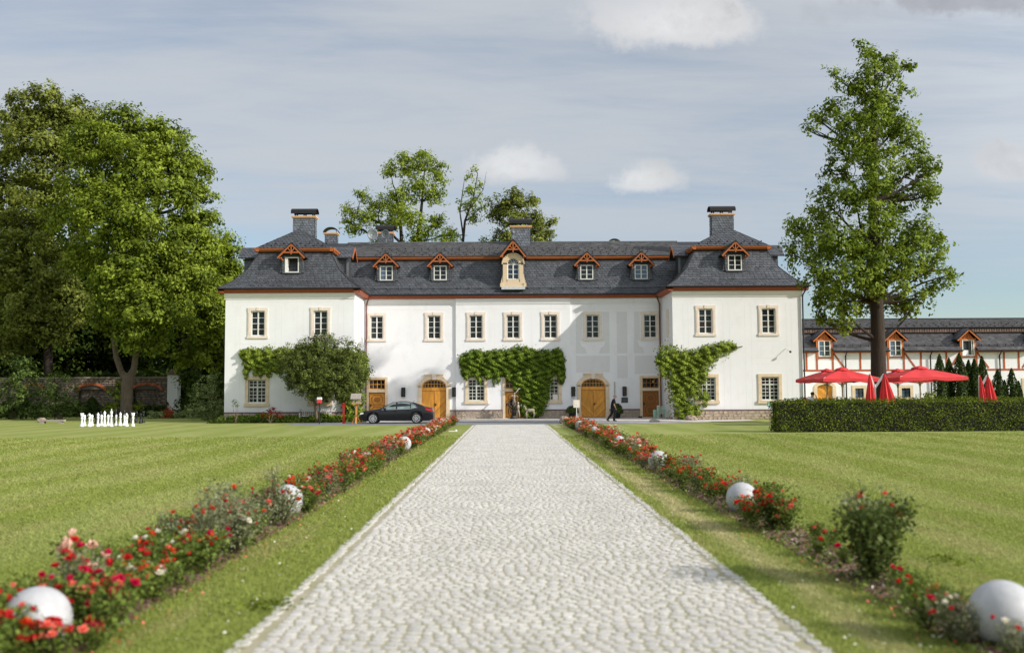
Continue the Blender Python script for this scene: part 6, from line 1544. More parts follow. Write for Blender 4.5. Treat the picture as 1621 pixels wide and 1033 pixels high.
def rose(x, y, side, cols, proto=None, scale=1.0, nb=12, seed=0, bscale=1.0, special=None, top=False):
    rg = random.Random(seed); pi = proto if proto is not None else rg.choice([0, 1, 2, 4, 0, 3]); fol, stm, tips = PROTO[pi]
    balls = [b[1] for b in (LBALL if side == 'left' else RBALL)]; sec = sum(1 for b in balls if b < y)
    key = (side, sec); cnt[key] = cnt.get(key, 0) + 1
    c0 = NAMEC[cols[0]]
    lab = special or f'{c0} rose bush, {RANK[cnt[key] - 1]} {PLACE[sec]}, {side} flower bed'
    o = thing('rose_bush', (x, y, .03), lab, 'rose bush', f'rose bushes of the {side} bed', rg.uniform(0, 6.28)); o.scale = (scale * rg.uniform(.92, 1.1), scale * rg.uniform(.92, 1.1), scale)
    link('foliage', fol, o); link('stems', stm, o)
    pos = []
    for k in range(nb):
        tp = tips[rg.randrange(len(tips))]; t = rg.uniform(.75, 1.08) if not top else rg.uniform(.98, 1.1)
        pos.append((tp[0] * t + rg.uniform(-.07, .07), tp[1] * t + rg.uniform(-.07, .07), tp[2] * (t if top else rg.uniform(.7, 1.12)) + .02))
    if y < 27:
        for p in pos:
            b = link('bloom', rg.choice(BLOOM[rg.choice(cols)]), o); b.location = p; b.rotation_euler = (rg.uniform(.0, 1.1), rg.uniform(-.4, .4), rg.uniform(0, 6)); s = rg.uniform(.8, 1.35) * bscale / scale; b.scale = (s, s, s)
            b.rotation_euler = Euler((rg.uniform(-.7, .7), rg.uniform(-.7, .7), rg.uniform(0, 6)))
    else:
        groups = {}
        for p in pos: groups.setdefault(rg.choice(cols), []).append(p)
        for c, ps in groups.items():
            mb = MB()
            for p in ps:
                src = rg.choice(BLOOM[c]); s = rg.uniform(1.1, 2.0) * bscale / scale; vs = [(v.co.x * s + p[0], v.co.y * s + p[1], v.co.z * s + p[2]) for v in src.vertices]
                mb.add(vs, [tuple(q.vertices) for q in src.polygons])
            me = mb.mesh('blooms', B_[c]); a = me.attributes.new('tone', 'FLOAT', 'POINT'); a.data.foreach_set('value', [rg.random() for _ in mb.v]); tag(link('bloom_cluster', me, o), kind='stuff')
    return o
rg = random.Random(99)
def lx(): return rg.uniform(-3.92, -3.30)
# left bed, dense
seed = 1000; y = 6.9
while y < 61.5:
    seed += 1
    if y < 9: cols = rg.choice([('red', 'crimson'), ('red', 'orange'), ('crimson', 'coral')])
    elif y < 12: cols = rg.choice([('red', 'crimson', 'orange'), ('orange', 'red', 'coral'), ('crimson', 'red'), ('orange', 'white')])
    elif y < 30: cols = rg.choice([('orange', 'coral'), ('crimson', 'coral', 'orange'), ('red', 'orange'), ('orange', 'orange', 'white'), ('coral', 'crimson')])
    else: cols = rg.choice([('coral', 'orange', 'coral'), ('crimson', 'coral', 'pink'), ('coral', 'red', 'yellow'), ('pink', 'coral', 'white'), ('coral', 'crimson', 'coral')])
    ball = any(abs(y - b[1]) < .42 for b in LBALL)
    X = lx()
    if ball: X = rg.choice([-3.98, -3.26])
    sc = rg.uniform(.75, 1.1); nb = rg.randint(11, 20) + (4 if y > 22 else 0)
    if 11.2 < y < 15.3: nb = 7
    rose(X, y, 'left', cols, 3 if (11.2 < y < 15.3 and seed % 2) else None, sc, nb, seed, 1.0 if y > 9 else 1.15)
    y += rg.uniform(.16, .27) if y < 14 else rg.uniform(.27, .48)
# tall sparse shoots and the pale pink hybrid at the front left
def tallspray(px, pyb, pyt, D, lab, seed, leafm='rosepale', n=700, r=.3, cols=('orange',), nb=5, side='left', big=1.0, leaf=.04):
    c = at(px, pyb, D); h = at(px, pyt, D).z; fol, stm, tips = rose_foliage(seed, r, h, n, leafm, leaf)
    o = thing('rose_bush', (c.x, D, .03), lab, 'rose bush', f'rose bushes of the {side} bed'); link('foliage', fol, o); link('stems', stm, o); q = random.Random(seed)
    for k in range(nb):
        tp = tips[q.randrange(len(tips))]; b = link('bloom', q.choice(BLOOM[q.choice(cols)]), o); b.location = (tp[0] + q.uniform(-.03, .03), tp[1] + q.uniform(-.03, .03), tp[2] * q.uniform(.8, 1.02)); b.scale = (big,) * 3; b.rotation_euler = Euler((q.uniform(-.8, .8), q.uniform(-.8, .8), 0))
    return o
tallspray(345, 880, 765, 11.9, 'tall pale grey-green rose bush with few red blooms in the left bed', 301, 'rosepale', 1100, .34, ('orange', 'red'), 6)
tallspray(322, 885, 785, 11.4, 'second tall pale rose bush just in front of the taller one, left bed', 302, 'rosepale', 800, .3, ('orange',), 5)
tallspray(432, 820, 738, 15.0, 'tall airy shoots of a rose behind the second sphere lamp of the left bed', 303, 'rosepale', 420, .2, ('coral',), 2)
tallspray(152, 925, 850, 9.3, 'rose bush with large pale pink blooms at the front of the left bed', 304, 'rose', 700, .32, ('pink',), 5, big=1.7)
tallspray(110, 935, 842, 9.0, 'rose shoot topped by a cluster of big pale pink blooms, front left', 305, 'rose', 260, .10, ('pink',), 6, big=1.5)
tallspray(545, 790, 722, 19.5, 'tall rose with coral blooms before the third sphere lamp of the left bed', 306, 'rose', 600, .3, ('coral', 'crimson'), 12)
for k, (x_, y_, cs, sc_) in enumerate([(-3.30, 7.42, ('red', 'coral'), .62), (-3.55, 7.28, ('crimson', 'red'), .70), (-3.80, 7.30, ('red', 'orange'), .75), (-3.12, 7.72, ('red', 'crimson'), .55), (-3.62, 8.25, ('red', 'orange'), .95), (-3.95, 7.5, ('red', 'crimson'), .8), (-3.45, 7.38, ('coral', 'red'), .6)]):
    rose(x_, y_, 'left', cs, 2 if k % 2 else 0, sc_, 11, 4000 + k, 1.1, special=f'{NAMEC[cs[0]]} rose bush hugging the nearest left sphere lamp, {["front right foot", "front foot", "front left foot", "right flank, overhanging the verge", "directly behind it", "far left flank", "lowest one in front"][k]}')
# right bed, sparser
y = 6.9
while y < 61.0:
    seed += 1
    if y < 9.3: cols, nb, sc = rg.choice([('red', 'orange'), ('white', 'red'), ('red', 'crimson')]), 4, .6
    elif y < 13.2: cols, nb, sc = rg.choice([('red', 'crimson'), ('white', 'coral')]), 2, .45
    elif y < 27: cols, nb, sc = rg.choice([('red', 'crimson'), ('orange', 'red'), ('coral', 'orange'), ('red', 'coral')]), rg.randint(6, 15), rg.uniform(.6, .95)
    else: cols, nb, sc = rg.choice([('coral', 'orange'), ('crimson', 'coral', 'coral'), ('coral', 'pink'), ('coral', 'white', 'orange')]), rg.randint(12, 22), rg.uniform(.8, 1.15)
    X = rg.uniform(3.55, 4.2)
    if any(abs(y - b[1]) < .42 for b in RBALL): X = rg.choice([3.42, 4.22])
    rose(X, y, 'right', cols, None, sc, nb, seed)
    y += rg.uniform(.45, .75) if y < 14 else rg.uniform(.38, .66)
tallspray(1383, 925, 800, 10.25, 'biggest dark green rose bush with sparse coral blooms, right bed', 311, 'rosedark', 4400, .54, ('orange', 'coral'), 6, 'right', leaf=.05)
tallspray(1385, 925, 768, 10.35, 'upright shoots with orange blooms above the biggest rose bush of the right bed', 312, 'rosepale', 1300, .34, ('orange', 'coral'), 9, 'right', leaf=.042)
tallspray(1225, 838, 782, 14.1, 'rounded dark rose bush with a head of red blooms beside the second right sphere lamp', 313, 'rosedark', 2600, .30, ('red', 'orange'), 46, 'right', big=1.25)
for k, (x_, y_, cs, sc_, pr) in enumerate([(3.48, 7.72, ('white', 'red'), .55, 3), (3.66, 7.36, ('red', 'white'), .45, 3), (4.05, 7.38, ('red', 'orange'), .55, 0), (3.38, 8.15, ('red', 'white'), .8, 1)]):
    rose(x_, y_, 'right', cs, pr, sc_, 5, 4100 + k, .8, special=f'sparse {NAMEC[cs[0]]} rose at the nearest right sphere lamp, {["left flank", "front left", "front right", "behind left"][k]}')
tallspray(1185, 832, 790, 14.8, 'low crimson rose touching the second right sphere lamp', 314, 'rose', 500, .22, ('crimson', 'red'), 24, 'right')
tallspray(1110, 785, 742, 19.5, 'leafy rose with orange-red blooms between the second and third right sphere lamps', 315, 'rose', 1100, .35, ('red', 'orange', 'coral'), 10, 'right')
tallspray(1003, 735, 690, 29.5, 'upright rose with red tips behind the third right sphere lamp', 316, 'rose', 900, .35, ('red', 'coral'), 8, 'right', big=1.4)
tallspray(1452, 905, 850, 10.2, 'low light green shoots behind the biggest rose bush, lawn side', 317, 'tree_', 500, .25, ('coral',), 1, 'right') if 'tree_' in G else None

# ------------------------------------------------------------------ car
def car():
    L = 4.86; yc = 66.2; x0 = at(567.5, 668, 65.3).x
    root = thing('parked_car', (x0 + L / 2, yc, .006), 'black sedan parked on the drive in front of the left doors', 'car')
    S = lambda x: x - L / 2                       # nose at the left (-x)
    def top(x):                                   # roof / bonnet / boot outline
        P = [(0, .55), (.04, .66), (.25, .78), (.7, .88), (1.15, .945), (1.45, 1.02), (1.9, 1.25), (2.25, 1.41), (2.7, 1.465), (3.1, 1.46), (3.5, 1.38), (3.95, 1.22), (4.35, 1.08), (4.7, 1.03), (4.80, .98), (4.86, .72)]
        for (a, b), (c, d) in zip(P, P[1:]):
            if x <= c: t = (x - a) / (c - a); return b + (d - b) * t
        return P[-1][1]
    def belt(x): return min(top(x), .80 + .16 * min(1, x / 4.3)) if x < 4.7 else top(x) - .05
    def wid(x): return .93 * (1 - .30 * max(0, (.7 - x) / .7) ** 2.2) * (1 - .16 * max(0, (x - 4.2) / .66) ** 2)
    WX = (.93, 3.77); WR = .335
    def sill(x):
        z = .20 if .3 < x < 4.4 else .24
        for w in WX:
            if abs(x - w) < .375: z = max(z, WR + math.sqrt(.375 ** 2 - (x - w) ** 2) - .01)
        return z
    xs = sorted(set([round(i * L / 70, 4) for i in range(71)] + [w + d for w in WX for d in (-.376, -.374, -.36, -.33, -.28, .28, .33, .36, .374, .376)]))
    rings = []
    for x in xs:
        W = wid(x); s, b, t = sill(x), belt(x), top(x); s = min(s, b - .04); g_ = max(0, t - b)
        in_ = min(.36, .55 * g_ + .02)
        half = [(W * .90, s), (W * .985, s + (b - s) * .35), (W, s + (b - s) * .62), (W * .985, s + (b - s) * .85), (W * .95, b), (W * .95 - in_ * .55, b + g_ * .6), (W * .93 - in_, b + g_ * .93), (W * .60 - in_ * .3, t), (0, t + .015)]
        ring = [(S(x), -y, z) for y, z in half] + [(S(x), y, z) for y, z in half[-2::-1]]; rings.append(ring)
    mb = MB(); n = len(rings[0]); vs = [v for r in rings for v in r]; fs = []
    for i in range(len(rings) - 1):
        for k in range(n - 1): fs.append((i * n + k, (i + 1) * n + k, (i + 1) * n + k + 1, i * n + k + 1))
        fs.append((i * n + n - 1, (i + 1) * n + n - 1, (i + 1) * n, i * n))
    fs.append(tuple(range(n))[::-1]); fs.append(tuple((len(rings) - 1) * n + k for k in range(n)))
    mb.add(vs, fs); body = mb.build('body', M_['carpaint'], root, smooth=True)
    m = body.modifiers.new('edge', 'EDGE_SPLIT'); m.split_angle = math.radians(38)
    # side glass follows the cabin flank
    def flank(x, z, out=.022):
        W = wid(x); b, t = belt(x), top(x); g_ = max(.01, t - b); in_ = min(.36, .55 * g_ + .02); f = min(1, max(0, (z - b) / g_))
        y = W * .95 - (in_ * .55 * f / .6 if f < .6 else in_ * .55 + (in_ * .45 + .02 * W) * (f - .6) / .33); return y + out
    def glass(lo, side, name='side_window'):
        mb = MB(); v = [(S(x), side * flank(x, z), z) for x, z in lo]; mb.add(v, [tuple(range(len(v)))] if side < 0 else [tuple(range(len(v)))[::-1]]); return mb.build(name, M_['carglass'], root)
    for s in (-1, 1):
        glass([(1.62, .93), (2.42, .95), (2.42, 1.36), (2.22, 1.34), (1.98, 1.22)], s); glass([(2.52, .95), (3.35, .98), (3.35, 1.34), (3.1, 1.385), (2.52, 1.385)], s); glass([(3.41, .985), (3.78, 1.06), (3.62, 1.20), (3.41, 1.29)], s)
        tr = MB(); path_ = [(1.50, .90), (1.62, .905), (2.5, .925), (3.4, .955), (3.86, 1.05), (3.66, 1.22), (3.36, 1.37), (3.1, 1.415), (2.5, 1.415), (2.2, 1.37), (1.94, 1.245), (1.56, .96)]
        tr.tube([(S(x), s * flank(x, z, .030), z) for x, z in path_], .014, 5); tr.build('window_trim', M_['chrome'], root)
        h = MB()
        for hx in (2.28, 3.15): h.bar((S(hx), s * (.93 + .015), .83), (S(hx + .2), s * (.93 + .012), .835), .03, .03)
        h.build('door_handle', M_['carpaint'], root)
        mr = MB(); mr.ico((S(1.72), s * 1.02, .98), .085, 3, .05, (1.2, .9, .9)); mr.bar((S(1.72), s * .90, .93), (S(1.72), s * 1.0, .95), .05); mr.build('wing_mirror', M_['carpaint'], root, smooth=True)
        hl = MB(); hl.prism([(S(.06), .60), (S(.62), .70), (S(.60), .76), (S(.12), .71)], s * wid(.3) * .90, s * (wid(.3) * .99)); hl.build('headlight', M_['lampglass'], root)
        tl = MB(); tl.prism([(S(4.32), .90), (S(4.80), .78), (S(4.83), .93), (S(4.40), 1.00)], s * wid(4.6) * .85, s * (wid(4.5) * .985)); tl.build('tail_light', M_['tail'], root)
        sk = MB(); sk.bar((S(1.42), s * .915, .26), (S(3.3), s * .915, .26), .04, .05); sk.build('sill_trim', M_['iron'], root)
        seam = MB()
        for xx in (1.35, 2.47, 3.42): seam.bar((S(xx), s * .934, .30), (S(xx + (.04 if xx < 3 else .12)), s * (flank(xx, .9)) , .90), .012, .012)
        seam.build('door_seam', M_['rubber'], root)
        bp = MB(); bp.bar((S(4.30), s * .86, .40), (S(4.84), s * .72, .42), .03, .03); bp.build('bumper_strip', M_['chrome'], root)
    for w in WX:
        for s in (-1, 1):
            q = MB(); yy = s * .80
            def wheel_ring(prof, mb):
                n = 28; vs = []; fs = []
                for r_, y_ in prof:
                    for k in range(n): a = 2 * PI * k / n; vs.append((S(w) + r_ * math.cos(a), yy + s * y_, WR + r_ * math.sin(a)))
                for i in range(len(prof) - 1):
                    for k in range(n): fs.append((i * n + k, i * n + (k + 1) % n, (i + 1) * n + (k + 1) % n, (i + 1) * n + k))
                mb.add(vs, fs)
            wheel_ring([(.22, -.10), (WR - .02, -.10), (WR, -.07), (WR, .07), (WR - .02, .10), (.245, .105), (.235, .06)], q); wh = q.build('wheel', M_['rubber'], root, smooth=True)
            q = MB(); wheel_ring([(.245, .10), (.225, .108), (.215, .06), (.21, .0), (.005, .0)], q)
            for k in range(10):
                a = 2 * PI * k / 10; c, si = math.cos(a), math.sin(a); q.bar((S(w) + .04 * c, yy + s * .075, WR + .04 * si), (S(w) + .225 * c, yy + s * .085, WR + .225 * si), .042, .03)
            q.lathe([(.05, 0), (.04, .01)], (S(w), yy + s * .08, WR), 10); q.build('rim', M_['alloy'], wh)
            dk = MB(); 
            n = 20; vs = [(S(w) + .21 * math.cos(2 * PI * k / n), yy + s * .03, WR + .21 * math.sin(2 * PI * k / n)) for k in range(n)]; dk.add(vs, [tuple(range(n))]); dk.build('brake_disc', M_['rubber'], wh)
    f = MB(); f.box(S(.25), S(4.6), -.78, .78, .18, .42); f.build('underbody', M_['rubber'], root)
    a = MB(); a.tube([(S(3.45), 0, 1.40), (S(3.62), 0, 1.50)], [.02, .008], 5); a.build('aerial', M_['rubber'], root)
    for (xa, xb, za, zb, nm) in ((1.50, 2.2, 1.0, 1.40, 'windscreen'), (3.55, 4.2, 1.40, 1.14, 'rear_window')):
        ws = MB(); ws.quad((S(xa), -.66, top(xa) + .022), (S(xa), .66, top(xa) + .022), (S(xb), .52, top(xb) + .024), (S(xb), -.52, top(xb) + .024)); ws.build(nm, M_['carglass'], root)
    st = MB()
    for xx in (2.35, 3.15):
        for yy in (-.38, .38): st.box(S(xx) - .06, S(xx) + .06, yy - .2, yy + .2, .5, 1.18); st.box(S(xx), S(xx) + .05, yy - .1, yy + .1, 1.15, 1.32)
    return root
car()

# ------------------------------------------------------------------ people
def skin_mesh(name, pts, edges, radii, mat, parent, root_i=0, sub=1):
    me = bpy.data.meshes.new(name); me.from_pydata(pts, edges, []); me.update(); o = link(name, me, parent)
    me.materials.append(mat)
    m = o.modifiers.new('skin', 'SKIN'); m.use_smooth_shade = True
    sv = me.skin_vertices[0].data
    for i, r in enumerate(radii): sv[i].radius = (r, r) if isinstance(r, (int, float)) else r
    sv[root_i].use_root = True
    if sub: s = o.modifiers.new('sub', 'SUBSURF'); s.levels = sub; s.render_levels = sub
    return o
def chain(lst):
    return [p for p, r in lst], [(i, i + 1) for i in range(len(lst) - 1)], [r for p, r in lst]
def hand(mb, wrist, d, side):
    w = Vector(wrist); d = Vector(d).normalized(); s = d.cross(Vector((0, 0, 1)));  s = s.normalized() if s.length > .1 else Vector((1, 0, 0)); f = s.cross(d).normalized()
    mb.tube([w, w + d * .04, w + d * .09], [.026, .036, .034], 8)
    for i, (o, l) in enumerate(((-.026, .062), (-.009, .075), (.009, .070), (.026, .055))):
        a = w + d * .085 + s * o; mb.tube([a, a + d * l * .5 + f * .006, a + d * l + f * .022], [.009, .008, .006], 5)
    a = w + d * .03 + s * side * .03; mb.tube([a, a + s * side * .025 + d * .025, a + s * side * .03 + d * .055], [.011, .010, .007], 5)
def man():
    c = at(971, 667, 68.2); root = thing('person', (c.x, 68.2, .004), 'grey-haired man in black T-shirt and dark trousers walking right, head bowed', 'person')
    # walks towards +x; local frame
    hipz, shz = .93, 1.44
    P = {'pel': (-.02, 0, hipz), 'ch': (.02, 0, 1.25), 'nk': (.06, 0, 1.50), 'hd0': (.10, 0, 1.585), 'hd': (.135, 0, 1.66), 'hd1': (.15, 0, 1.71)}
    pts = [P['pel'], (0, 0, 1.08), P['ch'], (.04, 0, 1.42), P['nk'], P['hd0'], P['hd'], P['hd1']]; rad = [(.15, .13), (.145, .12), (.16, .12), (.12, .10), .058, .085, .105, .075]; ed = [(i, i + 1) for i in range(7)]
    def add(lst, start):
        i0 = len(pts); prev = start
        for p, r in lst: pts.append(p); rad.append(r); ed.append((prev, len(pts) - 1)); prev = len(pts) - 1
    add([((-.02, -.10, .88), .095), ((.10, -.11, .52), .068), ((.05, -.11, .28), .055), ((.03, -.11, .09), .042)], 0)
    add([((-.03, .10, .88), .095), ((-.10, .11, .50), .068), ((-.30, .11, .26), .052), ((-.38, .11, .12), .040)], 0)
    add([((.03, -.20, 1.40), .062), ((.03, -.25, 1.13), .046), ((.14, -.24, .90), .034)], 3)
    add([((.03, .20, 1.40), .062), ((.0, .25, 1.13), .046), ((.10, .24, .89), .034)], 3)
    skin_mesh('body', pts, ed, rad, M_['skin'], root)
    h = MB(); hand(h, (.145, -.24, .885), (.35, 0, -1), 1); hand(h, (.105, .24, .875), (.3, 0, -1), -1); h.build('hands', M_['skin'], root, smooth=True)
    sh = MB(); n = 18
    def ringtube(rows, mb):
        vs = []; fs = []
        for (cx, cy, cz, rx, ry) in rows:
            for k in range(n): a = 2 * PI * k / n; vs.append((cx + rx * math.cos(a), cy + ry * math.sin(a), cz))
        for i in range(len(rows) - 1):
            for k in range(n): fs.append((i * n + k, i * n + (k + 1) % n, (i + 1) * n + (k + 1) % n, (i + 1) * n + k))
        mb.add(vs, fs)
    ringtube([(-.02, 0, .86, .165, .19), (-.01, 0, .98, .172, .19), (.01, 0, 1.12, .172, .185), (.02, 0, 1.27, .165, .205), (.03, 0, 1.38, .135, .215), (.04, 0, 1.44, .11, .19), (.05, 0, 1.49, .085, .11), (.06, 0, 1.52, .068, .075)], sh)
    for s in (-1, 1): sh.tube([(.035, s * .15, 1.42), (.03, s * .21, 1.38), (.03, s * .24, 1.26), (.03, s * .25, 1.20)], [.075, .080, .070, .068], 10)
    sh.build('t_shirt', M_['cloth_black'], root, smooth=True)
    tr = MB(); ringtube([(-.02, 0, .80, .155, .18), (-.02, 0, .90, .162, .185), (-.02, 0, .97, .155, .178)], tr)
    tr.tube([(-.02, -.095, .90), (.04, -.10, .70), (.10, -.11, .52), (.06, -.11, .30), (.03, -.11, .07)], [.115, .105, .085, .078, .072], 12)
    tr.tube([(-.03, .095, .90), (-.06, .10, .70), (-.10, .11, .50), (-.28, .11, .28), (-.37, .11, .13)], [.115, .105, .085, .075, .068], 12)
    tr.build('trousers', M_['cloth_dark'], root, smooth=True)
    fo = MB(); fo.tube([(-.04, -.11, .045), (.06, -.11, .05), (.17, -.11, .035), (.215, -.11, .03)], [.042, .048, .042, .025], 10); fo.tube([(-.46, .11, .13), (-.38, .11, .075), (-.29, .11, .035), (-.25, .11, .03)], [.035, .045, .042, .025], 10); fo.build('shoes', M_['iron'], root, smooth=True)
    hr = MB(); hr.ico((.115, 0, 1.70), .108, 5, .03, (1.02, .80, .82)); hr.build('hair', M_['hair_grey'], root, smooth=True)
    fc = MB(); fc.tube([(.225, 0, 1.665), (.262, 0, 1.64), (.235, 0, 1.632)], [.010, .016, .010], 6); 
    for s in (-1, 1): fc.ico((.11, s * .088, 1.65), .028, 3, .05, (.8, .35, 1.1), 6, 4)
    fc.build('nose_and_ears', M_['skin'], root, smooth=True)
    ey = MB()
    for s in (-1, 1): ey.ico((.222, s * .033, 1.675), .011, 3, 0, n=6, m=4)
    ey.build('eyes', M_['hair_dark'], root)
    MB().tube([(.232, -.022, 1.603), (.238, 0, 1.602), (.232, .022, 1.603)], .005, 4).build('mouth', M_['mouth'], root)
M_['mouth'] = pm('lips', (.30, .10, .08), .6, .05, 5)
man()
def seated():
    D = 58.5; c = at(1284, 650, D); ZD = .58; dk = MB().box(-1.3, 1.3, -1.2, 1.2, 0, ZD - .005).build('terrace_deck', M_['woodgrey'], loc=(c.x, D, 0)); tag(dk, kind='structure')
    root = thing('person', (c.x, D, ZD), 'seated guest in a white shirt with hand raised to the face, under the left parasol', 'person')
    z0 = at(1284, 624, D).z - 1.30          # head top sits about 1.3 above the ground
    pts = [(0, 0, .50), (0, 0, .72), (.02, 0, .92), (.06, 0, 1.05), (.10, 0, 1.13), (.13, 0, 1.20), (.14, 0, 1.26)]; rad = [(.16, .15), .14, (.15, .12), .06, .08, .10, .07]; ed = [(i, i + 1) for i in range(6)]
    def add(lst, start):
        prev = start
        for p, r in lst: pts.append(p); rad.append(r); ed.append((prev, len(pts) - 1)); prev = len(pts) - 1
    add([((.05, -.10, .50), .09), ((.42, -.12, .52), .07), ((.44, -.12, .10), .045)], 0); add([((.05, .10, .50), .09), ((.42, .12, .52), .07), ((.44, .12, .10), .045)], 0)
    add([((.03, -.2, .93), .06), ((.20, -.24, .74), .045), ((.30, -.12, 1.02), .034)], 2); add([((.03, .2, .93), .06), ((.12, .25, .70), .045), ((.34, .2, .72), .034)], 2)
    skin_mesh('body', pts, ed, rad, M_['skin'], root)
    h = MB(); hand(h, (.30, -.11, 1.03), (-.3, .4, 1), 1); hand(h, (.35, .2, .72), (1, 0, -.1), -1); h.build('hands', M_['skin'], root, smooth=True)
    s = MB(); s.lathe([(.19, .50), (.20, .62), (.19, .78), (.215, .90), (.17, .99), (.08, 1.04)], (.01, 0, 0), 14)
    s.tube([(.03, -.17, .95), (.06, -.24, .88), (.20, -.25, .74), (.27, -.16, .92)], [.075, .07, .062, .05], 10); s.tube([(.03, .17, .95), (.05, .25, .85), (.12, .26, .70), (.26, .22, .71)], [.075, .07, .062, .05], 10)
    s.build('shirt', M_['shirt'], root, smooth=True)
    t = MB()
    for q in (-1, 1): t.tube([(0, q * .10, .50), (.42, q * .12, .53), (.45, q * .12, .46), (.44, q * .12, .12)], [.12, .09, .08, .07], 10)
    t.build('trousers', M_['cloth_dark'], root, smooth=True)
    fo = MB()
    for q in (-1, 1): fo.tube([(.40, q * .12, .05), (.50, q * .12, .05), (.60, q * .12, .03)], [.045, .045, .025], 8)
    fo.build('shoes', M_['iron'], root, smooth=True)
    hr = MB(); hr.ico((.10, 0, 1.24), .115, 5, .04, (1, .85, .95)); hr.build('hair', M_['hair_dark'], root, smooth=True)
    fc = MB(); fc.tube([(.22, 0, 1.22), (.25, 0, 1.19)], [.01, .016], 6); fc.build('nose', M_['skin'], root)
    ch = thing('garden_chair', (c.x - .05, D, ZD), 'red garden chair under the seated guest in the white shirt', 'chair')
    MB().box(-.22, .24, -.22, .22, .40, .44).build('seat', M_['red'], ch); MB().box(-.28, -.24, -.22, .22, .44, .95).build('backrest', M_['red'], ch)
    for a in (-.24, .21):
        for b in (-.2, .2): MB().box(a - .015, a + .015, b - .015, b + .015, 0, .40).build('leg', M_['iron'], ch)
seated()

# ------------------------------------------------------------------ parasols
def parasol(px, pyE, pyT, D, half, label, seed, rz=0):
    e = at(px, pyE, D); t = at(px, pyT, D); root = thing('parasol', (e.x, D, 0), label, 'parasol', 'open red parasols on the terrace', rz)
    ze, zt = e.z, t.z; mb = MB(); n = 8; rows = []
    cor = []
    for k in range(16):
        a = 2 * PI * k / 16; q = half / max(abs(math.cos(a)), abs(math.sin(a))); cor.append((math.cos(a) * q, math.sin(a) * q))
    R_ = []
    for i, f in enumerate((.12, .35, .6, .8, 1.0)):
        ring = []
        for k, (x, y) in enumerate(cor):
            sag = -.05 * (k % 2) * f
            ring.append((x * f, y * f, zt - (zt - ze) * (f - .12) ** 1.15 / .88 ** 1.15 + sag - (.02 if k % 4 == 2 and f == 1 else 0)))
        R_.append(ring)
    R_.append([(x, y, z - .16 - .03 * (k % 2)) for k, (x, y, z) in enumerate(R_[-1])])
    vs = [v for r in R_ for v in r]; fs = [(i * 16 + k, i * 16 + (k + 1) % 16, (i + 1) * 16 + (k + 1) % 16, (i + 1) * 16 + k) for i in range(5) for k in range(16)]; fs.append(tuple(range(16)))
    mb.add(vs, fs); c = mb.build('canopy', M_['red'], root); m = c.modifiers.new('thick', 'SOLIDIFY'); m.thickness = .01
    vt = MB(); vt.lathe([(half * .26, zt + .0), (half * .22, zt + .10), (half * .06, zt + .18), (.03, zt + .20)], (0, 0, 0), 12); vt.build('vent_cap', M_['red'], root)
    MB().tube([(0, 0, 0), (0, 0, zt + .15)], .04, 10).build('pole', M_['beige'], root)
    for k in range(8):
        a = 2 * PI * k / 8; q = half / max(abs(math.cos(a)), abs(math.sin(a))); ex, ey = math.cos(a) * q, math.sin(a) * q
        r_ = MB(); r_.tube([(0, 0, zt - .02), (ex * .98, ey * .98, ze + .02)], .016, 5); r_.tube([(0, 0, ze - .42), (ex * .45, ey * .45, ze + (zt - ze) * .42)], .015, 5); r_.build('rib', M_['beige'], root)
    MB().lathe([(.07, ze - .5), (.07, ze - .36)], (0, 0, 0), 10).build('runner_hub', M_['beige'], root)
    MB().box(-.4, .4, -.4, .4, 0, .08).build('base', M_['mortar'], root)
    return root
parasol(1333, 599, 586, 57.5, 1.6, 'open red parasol, front one of the left pair under the tall tree', 1)
parasol(1309, 600, 588, 62.5, 1.45, 'open red parasol behind the front one, nearest the house', 2, .1)
parasol(1456, 597, 584, 58.5, 1.95, 'open red parasol, front one of the right pair beside the conifers', 3)
parasol(1421, 600, 588, 63.0, 1.5, 'open red parasol, rear one of the right pair', 4, .1)
def folded(x, D, ztop, label, arms, flip=1, w=.5):
    root = thing('folded_parasol', (x, D, 0), label, 'parasol', 'folded red parasols')
    MB().tube([(0, 0, 0), (0, 0, ztop - .55)], .06, 10).build('pole', M_['metalwhite'], root)
    for i, (dx, ww) in enumerate(arms):
        a = MB(); a.bar((0, 0, ztop - .75), (dx, -.05 * i, ztop), .07, .11); a.build('arm', M_['metalwhite'], root)
        c = MB(); rows = []; n = 20
        for z, q in ((ztop - .05, .04), (ztop - .30, .13), (ztop - .9, .28), (ztop - 1.6, .42), (ztop - 2.1, .50)):
            rows.append([((dx + (.0 if dx < 0 else .12 * (ztop - z) * .8) + q * ww * (1 + .22 * (-1) ** k) * math.cos(2 * PI * k / n)), -.1 + q * .8 * ww * (1 + .22 * (-1) ** k) * math.sin(2 * PI * k / n), z + .04 * (k % 3)) for k in range(n)])
        vs = [v for r in rows for v in r]; fs = [(i2 * n + k, i2 * n + (k + 1) % n, (i2 + 1) * n + (k + 1) % n, (i2 + 1) * n + k) for i2 in range(4) for k in range(n)] + [tuple(range(n))]
        c.add(vs, fs); c.build('canopy', M_['red'], root)
    MB().box(-.45, .45, -.45, .45, 0, .1).build('base', M_['mortar'], root)
p = at(1385, 620, 54); folded(p.x, 54, at(1385, 592, 54).z, 'pair of folded red parasols on one white pole in front of the tall trunk', [(-.28, .62), (.50, .95)])
p = at(1551, 620, 54); folded(p.x, 54, at(1551, 594, 54).z, 'folded red parasol on a white pole at the right, before the conifers', [(.0, .5), (.42, .75)])

